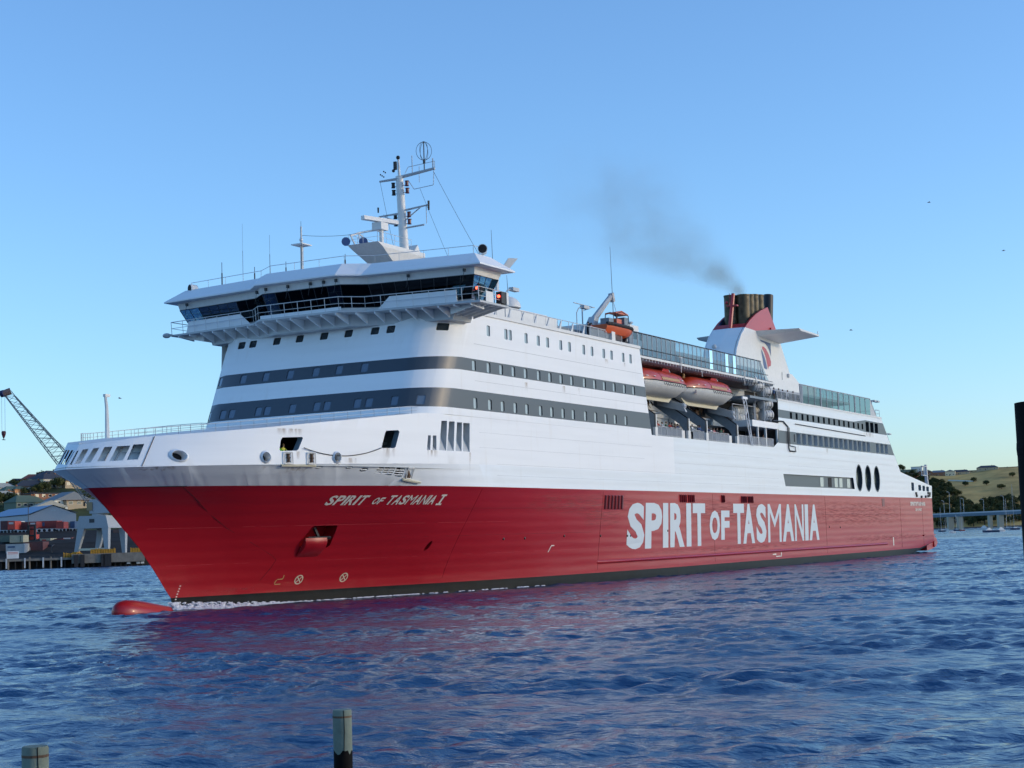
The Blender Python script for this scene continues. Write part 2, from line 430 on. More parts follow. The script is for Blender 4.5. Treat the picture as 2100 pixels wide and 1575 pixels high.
    mb.rings(Rg, m=lambda j, k: 1 if k < 2 and XB[j] < 186 else 0, cap=False, close=False)
    mb.build('hull', [MT['red'], MT['black']], ship, smooth=True)
# stern closing plate, duck tail
mb = MB(); mb.quad((191.3,-12.5,9.17),(191.3,12.5,9.17),(191.3,12.5,.85),(191.3,-12.5,.85))
mb.build('transom', MT['red'], ship)
mb = MB(); tp = [(187,1.9),(187.6,3.0),(191.6,2.9),(193.6,2.3),(194.3,1.6),(193.2,.95),(190,.55),(187,.35)]
mb.prism([(x,-12.3,z) for x, z in tp],[(x,12.3,z) for x, z in tp]); mb.build('duck_tail', MT['red'], ship)
mb = MB(); mb.box((184,-12.75,2.82),(191.5,-12.3,3.02)); mb.build('fender_bar', MT['red'], ship)
mb = MB(); xs_ = np.linspace(61.5, 162, 40)
mb.rings([[side(x, 1.97+.19*math.sin(t), .0 + (.30 if 0 < i < 40 else .02)*max(0, math.cos(t))) for t in np.linspace(-1.57, 1.57, 7)] for i, x in enumerate(xs_)], close=False)
mb.build('rubbing_strake', MT['red'], ship, smooth=True)
# bulb
mb = MB()
mb.rings([[(x, hw_*math.cos(a), zt_-rz_+rz_*math.sin(a)) for a in np.linspace(0, 2*math.pi, 19)[:-1]] for x, zt_, hw_, rz_ in ((4.85,.35,.06,.2),(5.0,.70,.40,.6),(5.35,.92,.68,.85),(5.9,1.02,.88,1.0),(6.7,1.0,1.0,1.1),(7.7,.86,1.02,1.1),(8.7,.68,.98,1.1),(9.8,.48,.88,1.0),(10.9,.28,.72,.9),(12.2,.05,.5,.7))])
mb.build('bulbous_bow', MT['red'], ship, smooth=True)

# ------------------------------------------------------------------ aft side with openings
def mpa(x, z): return (x, -12.5, z)
out = [(80,9.17),(191.35,9.17),(191.75,11.23),(172.4,13.25),(162.85,21.45),(115.1,21.45),(114.75,16.6),(114.4,15.9),(112.6,15.2),(80,15.2)]
st = [[(114.9,19.17),(148,19.17),(153.8,18.91),(165.6,18.91)], [(115.05,20.23),(148,20.2),(154.1,20.72),(163.7,20.68)], [(114.75,15.83),(169.2,15.83)], [(114.9,17.5),(167.3,17.5)]]
hl = []
eye = [[(x+.95*math.cos(k*math.pi/8)*1.55, 11.9+1.86*math.sin(k*math.pi/8)) for k in range(16)] for x in (149.5, 154.05, 158.7)]
band = [(115.8,11.83),(146.5,11.87),(147.0,10.22),(116.5,10.25)]
upw = [rr(x, 19.98 if x < 145 else 19.93, .85, .95 if x < 150 else .85, r=.12, n=2) for x in (120.0,122.3,124.7,126.9,129.3,131.6,134.0,136.3,138.7,141.0,143.3,145.6,148.1,150.4,152.5)]
for w_ in upw: 
    for i in range(len(w_)): w_[i] = (w_[i][0], min(w_[i][1]-.25, 20.1))
dk3 = [rr(x, 19.75, 1.75, 1.5, r=.15, n=2) for x in (155.1,157.5,159.9)]
lww = [rr(x, 16.68, 1.55, 1.42, r=.08, n=1) for x in (122.6,124.95,127.4,129.8,132.15,134.5,136.85,139.1,141.4,143.7,146.05,148.3,150.5,152.8,155.1,160.0,162.4,164.8)]
sq = [rr(179.3,11.0,1.6,1.35,r=.15,n=2), rr(183.7,10.85,1.7,.95,r=.12,n=2), rr(186.3,10.78,1.6,.9,r=.12,n=2), rr(188.8,10.7,1.6,.82,r=.12,n=2)]
allh = eye+[band]+upw+dk3+lww+sq
def ma(x, z):
    a = np.interp(x, [0,148,153.8,400], [19.17,19.17,18.91,18.91]); b = np.interp(x, [0,148,154.1,400], [20.23,20.2,20.72,20.66])
    return 1 if (a < z < b or 15.83 < z < 17.5) and x > 114.3 else 0
sheet(out, allh, st+[[(x, 9.2), (x, 15.15)] for x in range(90, 190, 10)]+[[(80.1, 12.2), (190, 12.2)]], mpa, ma).build('side_plating', [MT['white'], MT['stripe']], ship)
mb = MB(); mb.quad(*[(x, 12.5, z) for x, z in out]); mb.build('side_plating', MT['white'], ship)
for h in eye: window(h, mpa, (0,.35,0), ship, (MT['stripe'], MT['win']), 'oval_window')
for i, h in enumerate(eye):
    mb = MB(); c = 149.5+[0,4.55,9.2][i]
    for k in range(16):
        a, b = h[k], h[(k+1)%16]; f = 1.09
        mb.quad((a[0],-12.52,a[1]),(b[0],-12.52,b[1]),(c+(b[0]-c)*f,-12.53,11.9+(b[1]-11.9)*f),(c+(a[0]-c)*f,-12.53,11.9+(a[1]-11.9)*f))
    mb.build('window_trim', MT['stripe'], ship)
window(band, mpa, (0,.3,0), ship, (MT['stripe'], MT['stripe']), 'lounge_window_band')
for x, m_ in ((132.5,'winsheen'),(136.2,'dark'),(139.0,'winsheen'),(141.2,'winsheen'),(144.9,'winsheen')):
    mb = MB(); mb.box((x-.75,-12.24,10.4),(x+.75,-12.2,11.7)); mb.build('window', MT[m_], ship)
for h in upw: window(h, mpa, (0,.45,0), ship, (MT['win'], MT['stripe']))
for h in dk3: window(h, mpa, (0,.5,0), ship, (MT['rim'], MT['win']), 'big_window')
for h in lww: window(h, mpa, (0,.5,0), ship, (MT['steel'], MT['win']))
for h in sq: window(h, mpa, (0,.6,0), ship, (MT['bgrey'], MT['winblue']), 'stern_opening')

# ------------------------------------------------------------------ forward superstructure
def xf(y, z): return 27.9+(z-15.8)*.42+.004*y*y
def plan(a, z):
    """a>=0: metres aft of the corner on the port side; a<0: round the corner and across the front"""
    f = xf(9.0, z); rx, ry = 4.2, 3.4
    if a >= 0: return (f+rx+a, -12.5, z)
    if a > -5.6:
        t = (-a/5.6)*math.pi/2; return (f+rx-rx*math.sin(t), -12.5+ry-ry*math.cos(t), z)
    y = -9.1+(-5.6-a)
    if y <= 9.1: return (xf(y, z)+(f-xf(9.1, z))*abs(y/9.1), y, z)
    t = (1-(y-9.1)/5.6)*math.pi/2
    if y <= 14.7: return (f+rx-rx*math.sin(t), 12.5-ry+ry*math.cos(t), z)
    return (f+rx+(y-14.7), 12.5, z)
def ax(x, z): return x-(xf(9.0, z)+4.2)
def ay(y): 
    if y > -9.1: return -5.6-(y+9.1)
    t = math.acos(max(0, min(1, (y+12.5-3.4)/-3.4))) if False else math.acos(max(-1, min(1, (3.4-(y+12.5))/3.4)))
    return -5.6*t/(math.pi/2)
def mpf(a, z): return plan(a, z)
ZL, ZH = 12.6, 24.43
def xe(z): return 71.74+(24.43-z)*.257
AF = -5.6-18.2-5.6
def side_y(a): return 1 if a < -2 else 0
outl = [(ax(xe(15.2), 15.2), 15.2), (ax(xe(24.43), 24.43), ZH)]
outl += [(a, ZH) for a in np.linspace(20, AF, 40)]+[(AF-6, ZH), (AF-6, ZL)]+[(a, ZL) for a in np.linspace(AF, -5.2, 20)]+[(-5.0, 15.2)]
fb = lambda a: min(1, max(0, (-a)/5))
sl = lambda zs, zf: [(a, zs+(zf-zs)*fb(a)) for a in list(np.linspace(39.0, 0, 10))+list(np.linspace(-.5, -5, 6))+[AF, AF-5.9]]
st = [sl(15.83,15.80), sl(17.5,17.42), sl(19.2,18.95), sl(20.29,20.1)]
for i in range(4): st[i][0] = (ax(xe(st[i][0][1]), st[i][0][1])-.02, st[i][0][1])
st += [[(a, ZL+.01), (a, ZH-.01)] for a in list(np.linspace(-5.2, -28, 14))] + [[(a, 15.21), (a, ZH-.01)] for a in list(np.linspace(-4.8, 0, 9))+[8,16,24,32]]
st += [[(-5.3, z), (AF-5.9, z)] for z in (13.7, 22)]
H1, H2, H3, H4 = [], [], [], []
for x in (39.2,43.14,45.0,48.64,51.7,54.2):pass
for x in (39.15,42.35,43.15,46.2,48.62,50.5,53.25,55.12,58.25,60.13,62.84,64.69,67.54,69.36):
    H1.append([(ax(p, z), z) for p, z in rr(x, 23.03, .62, .95, r=.12)])
for x in (36.42,38.99,41.28,43.56,45.89,48.48,50.76,53.09,55.38,58.17,60.48,62.74,65.06,67.56,69.87):
    H2.append([(ax(p, z), z) for p, z in rr(x, 19.72, .66, .88, r=.13)])
for x in (36.48,39.05,41.35,43.71,45.95,48.65,50.92,53.27,55.46,58.14,60.45,62.83,65.04,67.65):
    H3.append([(ax(p, z), z) for p, z in rr(x, 16.42, .66, .92, r=.13)])
for y in (8.77,7.41,4.63,2.06,-.6,-3.17,-5.87,-7.44,-11.7,11.8): H4.append(rr(ay(y) if y < 9 else -5.6-(y+9.1), 22.83, .82 if abs(y) < 9 else 1.1, .66, r=.1, n=2))
H5 = [rr(-5.6-(y+9.1), 19.56, .72, .80, r=.1, n=2) for y in (10.6,7.5,4.87,2.14,-.62,-3.05,-5.62)]
H6 = [rr(-5.6-(y+9.1) if y > -9 else ay(y), 16.4, .72, .80, r=.1, n=2) for y in (12.5,11.2,8.87,7.82,4.75,3.75,1.0,-1.58,-2.64,-5.7,-6.84,-9.3,-11.3)]
def mfw(a, z):
    f = fb(a); g = lambda s_, t_: s_+(t_-s_)*f
    return 1 if (g(15.83,15.8) < z < g(17.5,17.42) or g(19.2,18.95) < z < g(20.29,20.1)) else 0
sheet(outl, H1+H2+H3+H4+H5+H6, st, mpf, mfw).build('superstructure', [MT['whiteup'], MT['stripe']], ship, smooth=True)
for h in H1: window(h, mpf, (0,.10,0), ship, (MT['grey'], MT['winsheen']))
for h in H2+H3: window(h, mpf, (0,.10,0), ship, (MT['rim'], MT['winsheen']))
for h in H4: window(h, mpf, (.12,.03,0), ship, (MT['grey'], MT['win']))
for h in H5+H6: window(h, mpf, (.07,.02,0), ship, (MT['rim'], MT['winblue']))
mb = MB()   # starboard wall, aft faces, decks of the forward block
mb.quad((32.5,12.5,15.2),(xe(15.2),12.5,15.2),(xe(24.43),12.5,24.43),(33,12.5,24.43))
mb.quad((xe(15.2),-12.49,15.2),(xe(24.43),-12.49,24.43),(xe(24.43),12.49,24.43),(xe(15.2),12.49,15.2))
mb.build('aft_bulkhead', MT['cream'], ship)
pl = [plan(a, 24.43) for a in np.linspace(0, AF, 40)]
mb = MB(); P = [(xe(24.43),-12.5,24.43)]+pl+[(xe(24.43),12.5,24.43)]; mb.prism([(x, y, 24.43) for x, y, z in P], [(x, y, 24.50) for x, y, z in P]); mb.build('top_deck', MT['bgrey'], ship)
mb = MB(); mb.box((34,-12.62,24.30),(xe(24.43)+.05,-12.4,24.60)); mb.build('deck_edge_rim', MT['cream'], ship)
mb = MB(); mb.rings([[(x, -12.512, z) for z in (21.62, 21.66)] for x in (36.5, 72.2)], close=False, cap=False); mb.rings([[(x, -12.512, z) for z in (18.38, 18.41)] for x in (36.5, 73)], close=False, cap=False); mb.build('plate_seam', MT['grey'], ship)
# fore deck on top of the bow
mb = MB(); ss = np.linspace(0, .66, 40)
mb.rings([[(*up(s, 1)[:1], -up(s, 1)[1], up(s, 1)[2]), (up(s,1)[0], 0, up(s,1)[2]+.12), (up(s, 1)[0], up(s, 1)[1], up(s, 1)[2])] for s in ss], close=False, cap=False)
mb.build('fore_deck', MT['cream'], ship)
mb = MB(); ss = np.linspace(0, .95, 60)
mb.rings([[(up(s, .02)[0], -up(s, .02)[1], 10.6), (up(s, .02)[0], up(s, .02)[1], 10.6)] for s in ss], close=False, cap=False)
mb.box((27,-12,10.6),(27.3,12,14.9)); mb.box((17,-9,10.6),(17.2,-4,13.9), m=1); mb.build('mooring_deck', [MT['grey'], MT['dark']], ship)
mb = MB()
for k in range(9):
    s = .10+.022*k; p = up(s, .0); q = up(s+.006, 1)
    for sg in (-1, 1): mb.tube((p[0]+.9, sg*(p[1]-.7), 10.6), (q[0]+.7, sg*(q[1]-.7), q[2]-.05), .07)
mb.tube((2.2,0,10.6),(2.6,0,12.2),.12); mb.path([(3.2,-2.4,11.6),(4.9,-3.9,11.6),(7,-5.2,11.6)],.03); mb.box((3.2,-1.5,10.6),(4.2,1.2,11.5), m=1)
mb.build('bulwark_stay', [MT['grey'], MT['dgrey']], ship)
mb = MB(); rows_ = []
for s in np.linspace(.03, .215, 16):
    p, q = up(s, .04), up(s, .93); rows_.append([(p[0]+1.0, -(p[1]-.62), p[2]), (q[0]+.85, -(q[1]-.62), q[2])])
mb.rings(rows_, close=False, cap=False); mb.build('added_bow_backing', MT['whiteup'], ship)  # added pale backing, catches light so the bow openings look bright inside
# rails on the fore deck
def rail(P, h, step=1.5, r=.03, bars=2, parent=ship, name='railing', m='steel', lean=(0,0,0)):
    mb = MB(); L = Vector(lean)
    for j in range(bars):
        f = (j+1)/bars; mb.path([Vector(p)+Vector((0,0,h*f))+L*f for p in P], r if j == bars-1 else r*.65, n=4)
    for a, b in zip(P[:-1], P[1:]):
        a = Vector(a); b = Vector(b); n = max(1, int((b-a).length/step+.5))
        for k in range(n+1): q = a.lerp(b, k/n); mb.tube(q, q+Vector((0,0,h))+L, r*.9, n=4)
    return mb.build(name, MT[m], parent)
P = []
for s in np.linspace(.185, .60, 24):
    p = up(s, 1); P.append((p[0]+.2, -(p[1]-1.1), p[2]))
rail(P, .62, step=3, r=.028)
rail([(x, -y, z) for x, y, z in P], .62, step=3, r=.028)
mb = MB(); b = aty(219, 903, 0); mb.tube((4.3,0,12.6),(4.25,0,15.0),.19,.13); mb.tube((4.25,0,15.0),(4.1,0,16.0),.13,.10); mb.box((4.0,-.12,15.85),(4.5,.12,16.05)); mb.build('bow_mast', MT['cream'], ship)
# fairlead rollers and ledges, fender bar, cowl over the anchor pocket
for x0, x1 in ((13.3,14.0),(15.38,16.05)):
    mb = MB(); a = [side(x0,11.6,.12), side(x1,11.6,.12), side(x1,10.72,.14), side(x0,10.72,.14)]
    for k in range(4): mb.tube(a[k], a[(k+1)%4], .05, n=5)
    for f in (.35,.68):
        c = side(x0+(x1-x0)*.5, 10.72+.88*f, .10); mb.lathe(c-Vector((0,0,.17)), (0,0,1), [(0,.2),(.08,.12),(.26,.12),(.34,.2)], 8, m=1)
    mb.quad(*[p+Vector((0,.14,0)) for p in a], m=2); mb.build('roller_fairlead', [MT['cream'], MT['rust'], MT['cream2']], ship)
mb = MB(); a, b = side(13.1,10.6,0), side(16.2,10.6,0); mb.path([a+Vector((0,-.12,0)), b+Vector((0,-.12,0))], .10); mb.build('fender_ledge', MT['cream2'], ship)
mb = MB(); a = [side(26.15,10.55,.12), side(26.95,10.55,.12), side(27.05,9.72,.14), side(26.4,9.76,.14)]
for k in range(4): mb.tube(a[k], a[(k+1)%4], .05, n=5)
mb.quad(*[p+Vector((0,.12,0)) for p in a], m=1); mb.lathe(side(26.7,9.85,.1),(0,0,1),[(0,.16),(.1,.1),(.5,.1),(.6,.16)],8, m=1); mb.build('roller_fairlead', [MT['cream'], MT['rust']], ship)
mb = MB(); mb.path([side(26.1,9.66,.14), side(28.3,9.42,.14)], .12); mb.build('fender_ledge', MT['cream2'], ship)
mb = MB()   # anchor cowl: a shell bulging out below the pocket
Rg = []
for j in range(9):
    t = j/8; row = []
    for k in range(7):
        x = 20.55+(22.6-20.55)*k/6+.28*t; z = 5.15-1.5*t; row.append(side(x, z, .02+.62*math.sin(math.pi*min(1, .12+t*.88))*(1-.2*abs(k/3-1)) * (1 if t < .98 else 0)))
    Rg.append(row)
mb.rings(Rg, close=False, cap=False); mb.quad(*[r_[-1] for r_ in Rg]); mb.quad(*[r_[0] for r_ in Rg]); mb.build('anchor_cowl', MT['red'], ship, smooth=True)
mb = MB(); mb.tube((21.9,-5.6,5.95),(22.2,-5.9,4.9),.16); mb.tube((21.0,-5.6,5.15),(23.1,-6.3,5.15),.13); mb.build('anchor', MT['black2'], ship)
# visor seam and weld lines
mb = MB(); mb.path([side(x, z, .0) for x, z in ((7.4,9.12),(8.9,8.45),(11.2,7.2),(13.3,6.08),(16,4.95),(18.6,3.83),(19.1,3.5),(19.0,2.9),(18.45,1.9))], .018, n=4); mb.build('visor_seam', MT['black2'], ship)
mb = MB(); mb.path([side(x, 9.17, .015) for x in np.linspace(3.2, 7.6, 12)], .03, n=4); mb.build('visor_seam', MT['black2'], ship)
mb = MB(); mb.path([side(4.62,12.72,.02), side(3.25,10.55,.02)], .035, n=4); mb.build('plate_seam', MT['rust'], ship)
# mooring line between the two ports
mb = MB(); A, B_ = side(15.0,11.95,.15), side(22.9,12.15,.15)
mb.path([A.lerp(B_, t)+Vector((0,0,-2.6*t*(1-t))) for t in np.linspace(0,1,14)], .035, n=4); mb.build('mooring_line', MT['dgrey'], ship)
# red louvres below the paint line
for x0, x1, z0, z1, n in ((62.05,66.6,7.2,8.65,6),(81.1,83.2,7.97,8.87,1),(83.45,85.5,7.97,8.87,1),(93.6,94.6,8.0,8.9,1),(100.1,102.1,7.98,8.85,1),(102.35,104.4,7.98,8.85,1)):
    for k in range(n):
        mb = MB(); w_ = (x1-x0)/n; a = x0+w_*k
        for j in range(1 if n > 1 else 4):
            ww = w_*.72 if n > 1 else w_/4*.6; aa = a+(w_/4)*j*(n == 1)
            p = [side(aa,z0,.01),side(aa+ww,z0,.01),side(aa+ww,z1,.01),side(aa,z1,.01)]; q = [side(aa+.1*ww,z0+.1,.16),side(aa+ww*.9,z0+.1,.05),side(aa+ww*.9,z1-.1,.05),side(aa+.1*ww,z1-.1,.16)]
            mb.rings([p, q], m=0)
        mb.build('side_louvre', mat('louvre red', (.16,.008,.014), .4) if 'louvre red' not in bpy.data.materials else bpy.data.materials['louvre red'], ship)
for x, z in ((44.2,4.6),(47.6,4.6),(54.6,4.7),(61.8,4.6),(67.5,4.5),(68.2,4.5),(77.4,4.9),(134,4.8),(139,4.7)):
    mb = MB(); mb.lathe(side(x,z,-.05),(0,-1,0),[(0,.14),(.1,.12),(.11,.09)],8); mb.build('overboard_pipe', MT['black2'], ship)
mb = MB(); mb.box((160.8,-12.53,7.7),(162.2,-12.4,8.9)); mb.build('side_louvre', bpy.data.materials['louvre red'], ship)
mb = MB()
for x, z in ((181.0,9.9),(181.3,9.5),(184.3,9.35),(187,9.4),(188.7,9.5),(189.6,9.6),(188.8,10.0),(189.8,9.95)): mb.box((x-.25,-12.7,z-.2),(x+.25,-12.45,z+.2))
mb.build('stern_fairlead', MT['black2'], ship)

# weathering: rust runs, scuffs and weld seams of the shell plating
def rustmat(name, col, sc_):
    m = mat(name, col, .9, spec=.1); n = m.node_tree.nodes; l = m.node_tree.links; g = n.new('ShaderNodeNewGeometry'); mp = n.new('ShaderNodeMapping'); mp.inputs['Scale'].default_value = sc_
    l.new(g.outputs['Position'], mp.inputs[0]); t = n.new('ShaderNodeTexNoise'); t.inputs['Scale'].default_value = 1; t.inputs['Detail'].default_value = 5; l.new(mp.outputs[0], t.inputs['Vector'])
    r_ = n.new('ShaderNodeMapRange'); r_.inputs[1].default_value = .42; r_.inputs[2].default_value = .68; r_.inputs[4].default_value = .6; l.new(t.outputs[0], r_.inputs[0]); l.new(r_.outputs[0], n['Principled BSDF'].inputs['Alpha']); return m
RU = rustmat('rust run', (.40, .24, .10), (3.5, 3.5, .5)); SCF = rustmat('pale scuff', (.42, .13, .13), (.5, .5, 9))
for m_ in (RU, SCF):   # fade the marks out towards their edges
    n = m_.node_tree.nodes; l = m_.node_tree.links; a = n.new('ShaderNodeAttribute'); a.attribute_name = 'fade'; q = n.new('ShaderNodeMath'); q.operation = 'MULTIPLY'
    al = n['Principled BSDF'].inputs['Alpha']; src = al.links[0].from_socket; l.new(src, q.inputs[0]); l.new(a.outputs['Fac'], q.inputs[1]); l.new(q.outputs[0], al)
def decal(name, x0, x1, z0, z1, m, out_=.012, n=8):
    mb = MB(); K = 5
    mb.rings([[side(x0+(x1-x0)*k/n, z, out_) for k in range(n+1)] for z in np.linspace(z1, z0, K)], close=False, cap=False); o = mb.build(name, m, ship); at_ = o.data.attributes.new('fade', 'FLOAT', 'POINT')
    for i, v in enumerate(o.data.vertices):
        r_, k = divmod(i, n+1); e = math.sin(math.pi*k/n)**.6; at_.data[i].value = e*((1-r_/(K-1)) if m is RU else math.sin(math.pi*r_/(K-1)))
    return o
for x0, x1, z0, z1 in ((3.0,5.6,9.7,10.5),(11.6,12.1,10.0,11.0),(13.2,16.3,10.0,10.55),(18.0,18.6,10.4,11.05),(19.3,20.2,10.6,11.25),(23.0,24.6,11.3,12.1),(26.1,27.6,9.2,9.6),(14.4,14.8,11.0,11.68),(28.6,30.2,11.5,12.1),(35.2,35.5,9.4,12.1),(45.6,46.3,17.9,18.9),(53.2,54.0,18.3,19.1),(56.3,57.2,18.2,19.1),(63,63.8,22.0,22.5),(67.3,68,22.0,22.5),(134.4,135.3,14.9,15.8),(152.5,158.5,18.1,18.85),(122,122.5,14.9,15.7),(12.8,15.2,12.85,13.4)): decal('rust_run', x0, x1, z0, z1, RU)
for x0, x1, z0, z1 in ((46,72,6.6,8.9),(58,66,5.3,7.2),(80,110,5.2,8.8),(118,175,4.4,8.9),(70,126,2.3,3.0),(140,188,2.2,3.6),(13,30,1.1,1.5)): decal('paint_scuff', x0, x1, z0, z1, SCF, n=24)
seamr = mat('seam red', (.46, .05, .06), .5); seamd = mat('seam dark red', (.10, .004, .008), .6)
for z, x0, x1, m_ in ((3.42,62,128,seamr),(3.35,10,60,seamr),(6.15,7.5,44,seamr),(5.0,20,60,seamd),(7.35,36,61,seamd),(4.35,130,185,seamr),(6.5,66,188,seamd)):
    mb = MB(); mb.path([side(x, z, .0) for x in np.linspace(x0, x1, 16)], .014, n=4); mb.build('weld_seam', m_, ship)
for x in (37.5, 61.6, 90.8, 132.6, 171, 184.5):
    mb = MB(); mb.path([side(x, z, .0) for z in np.linspace(1.2, 9.0, 8)], .016, n=4); mb.build('weld_seam', seamd, ship)
sg_ = mat('seam grey', (.42,.44,.46), .6)
for z, x0, x1 in ((12.6,37,72),(13.9,37,74),(11.2,40,114),(10.2,40,114),(12.35,80,114),(13.7,80,112),(14.2,118,168),(13.0,118,146)):
    mb = MB(); mb.path([side(x, z, -.004) for x in np.linspace(x0, x1, 12)], .012, n=4); mb.build('weld_seam', sg_, ship)
# ------------------------------------------------------------------ lettering
def glyph(ch, bold=.03):
    cu = bpy.data.curves.new('t', 'FONT'); cu.body = ch; cu.size = 1; cu.offset = bold; cu.resolution_u = 3
    o = bpy.data.objects.new('t', cu); COL.objects.link(o)
    dg = bpy.context.evaluated_depsgraph_get(); me = bpy.data.meshes.new_from_object(o.evaluated_get(dg))
    V = [tuple(v.co) for v in me.vertices]; Fc = [tuple(p.vertices) for p in me.polygons]
    bpy.data.objects.remove(o); bpy.data.curves.remove(cu); bpy.data.meshes.remove(me); return V, Fc
def letters(name, items, mapf, m, parent, bold=.03, shear=0):
    """items: (char, x0, x1, z0, z1)"""
    mb = MB()
    for ch, x0, x1, z0, z1 in items:
        V, Fc = glyph(ch, 0.0 if ch == 'M' else bold*.3 if ch == 'N' else bold); xa = min(v[0] for v in V); xb = max(v[0] for v in V); ya = min(v[1] for v in V); yb = max(v[1] for v in V)
        i = len(mb.v)
        for v in V:
            h = (v[1]-ya)/(yb-ya); x = x0+(v[0]-xa)/(xb-xa)*(x1-x0)+shear*(h-.5); mb.v.append(tuple(mapf(x, z0+h*(z1-z0))))
        for f in Fc: mb.f.append(tuple(i+k for k in f)); mb.m.append(0)
    return mb.build(name, m, parent)
ex = [67.4,71.5,71.7,76.0,76.2,77.6,78.1,82.0,82.6,84.0,84.5,88.2,89.5,92.7,93.1,95.8,97.1,100.7,100.3,104.3,104.9,108.5,109.1,114.1,114.6,119.0,119.4,123.0,123.5,124.9,125.3,129.5]
it = []
for k, ch in enumerate('SPIRITOFTASMANIA'):
    z0, z1 = (3.66, 7.08) if ch in 'OF' and 6 <= k <= 7 else (3.08, 7.9)
    it.append((ch, ex[2*k], ex[2*k+1], z0, z1))
letters('side_lettering', it, lambda x, z: side(x, z, .02), MT['letter'], ship, bold=.045, shear=.35)
def word(w_, x0, x1, z0, z1, gap=.12):
    wd = {'I': .35, 'M': 1.3, 'F': .85}; tot = sum(wd.get(c, 1) for c in w_)+gap*(len(w_)-1); sc_ = (x1-x0)/tot; x = x0; r_ = []
    for c in w_:
        q = wd.get(c, 1)*sc_; r_.append((c, x, x+q, z0, z1)); x += q+gap*sc_
    return r_
for it in (word('SPIRIT', 20.25, 24.0, 7.68, 8.42), word('OF', 24.75, 25.75, 7.72, 8.25), word('TASMANIA', 26.2, 31.6, 7.68, 8.42)): letters('bow_lettering', it, lambda x, z: side(x, z, .03), MT['letter2'], ship, bold=.03, shear=.14)
mb = MB()
for z, a, b in ((8.42,32.05,32.75),(7.68,32.0,32.7)): mb.quad(*[side(x, zz, .03) for x, zz in ((a,z-.07),(b,z-.07),(b,z+.07),(a,z+.07))])
mb.quad(*[side(x, z, .03) for x, z in ((32.22,7.7),(32.45,7.7),(32.55,8.4),(32.32,8.4))]); mb.build('bow_lettering', MT['letter2'], ship)
letters('stern_lettering', word('SPIRITOFTASMANIA', 177.2, 186.6, 7.85, 8.5), lambda x, z: side(x, z, .03), MT['letter2'], ship, bold=.04)
letters('stern_lettering', word('DEVONPORT', 180.2, 184.2, 7.0, 7.42), lambda x, z: side(x, z, .03), MT['letter2'], ship, bold=.03)
def flat(P, out_=.025): return [side(x, z, out_) for x, z in P]
for cx in (22.15, 26.65):
    mb = MB(); n = 20; r0, r1 = .30, .38
    for k in range(n):
        a, b = 2*math.pi*k/n, 2*math.pi*(k+1)/n
        mb.quad(*flat([(cx+r0*1.05*math.cos(a),1.83+r0*math.sin(a)),(cx+r1*1.05*math.cos(a),1.83+r1*math.sin(a)),(cx+r1*1.05*math.cos(b),1.83+r1*math.sin(b)),(cx+r0*1.05*math.cos(b),1.83+r0*math.sin(b))]))
    for a in (R(45), R(135)):
        c, s = math.cos(a), math.sin(a); w_ = .035
        mb.quad(*flat([(cx+.32*c-w_*s,1.83+.32*s+w_*c),(cx+.32*c+w_*s,1.83+.32*s-w_*c),(cx-.32*c+w_*s,1.83-.32*s-w_*c),(cx-.32*c-w_*s,1.83-.32*s+w_*c)]))
    mb.build('thruster_mark', MT['cream2'], ship)
mb = MB()
for (xa, za), (xb, zb_) in (((20.55,2.25),(20.55,1.95)),((20.55,1.95),(20.05,1.93)),((20.0,1.9),(19.9,1.6)),((19.95,1.55),(20.5,1.55))):
    dx, dz = xb-xa, zb_-za; L = math.hypot(dx, dz); nx, nz = -dz/L*.03, dx/L*.03
    mb.quad(*flat([(xa+nx,za+nz),(xb+nx,zb_+nz),(xb-nx,zb_-nz),(xa-nx,za-nz)]))
mb.build('bulb_mark', MT['ochre'], ship)
mb = MB()
for k in range(6): z = .75+.2*k; x = 11.35+.03*k; mb.quad(*flat([(x,z),(x+.12,z),(x+.12,z+.09),(x,z+.09)]))
mb.build('draught_mark', MT['letter2'], ship)
mb = MB()
for x, z in ((162.6-0,2.9),):
    mb.quad(*flat([(165.8,1.6),(166.3,1.6),(166.3,2.9),(165.8,2.9)]))
for P in ([(111.5,1.2),(113.6,1.2),(113.6,1.32),(111.5,1.32)],[(113.4,1.2),(113.7,1.2),(113.7,1.95),(113.4,1.95)],[(111.8,1.85),(113.5,1.85),(113.5,1.95),(111.8,1.95)],[(110.3,1.5),(111.6,1.45),(111.6,1.65),(110.3,1.6)]): mb.quad(*flat(P))
for x, z in ((52.2,3.7),): mb.quad(*flat([(52.0,3.2),(52.15,3.2),(52.6,3.85),(52.45,3.85)])); mb.quad(*flat([(52.45,3.75),(53.0,3.75),(53.0,3.85),(52.45,3.85)]))
mb.build('hull_mark', MT['letter2'], ship)

# ------------------------------------------------------------------ bridge
def bp(ins=0, z=0, aft=36.0, hw=16.5, dx=0):
    """bridge outline, inset by ins"""
    P = [(29.85+.6+ins+dx, -(hw-ins)), (29.2+ins+dx, -6.0-ins*.1), (27.7+ins+dx, -4.3+ins*.2), (27.7+ins+dx, 4.3-ins*.2), (29.2+ins+dx, 6.0+ins*.1), (29.85+.6+ins+dx, hw-ins), (aft-ins, hw-ins), (aft-ins, -(hw-ins))]
    return [(x, y, z) for x, y in P]
mb = MB(); mb.prism(bp(0,24.28,35.6,16.6,.2), bp(0,24.45,35.6,16.6,.2)); mb.build('bridge_walkway', MT['grey'], ship)
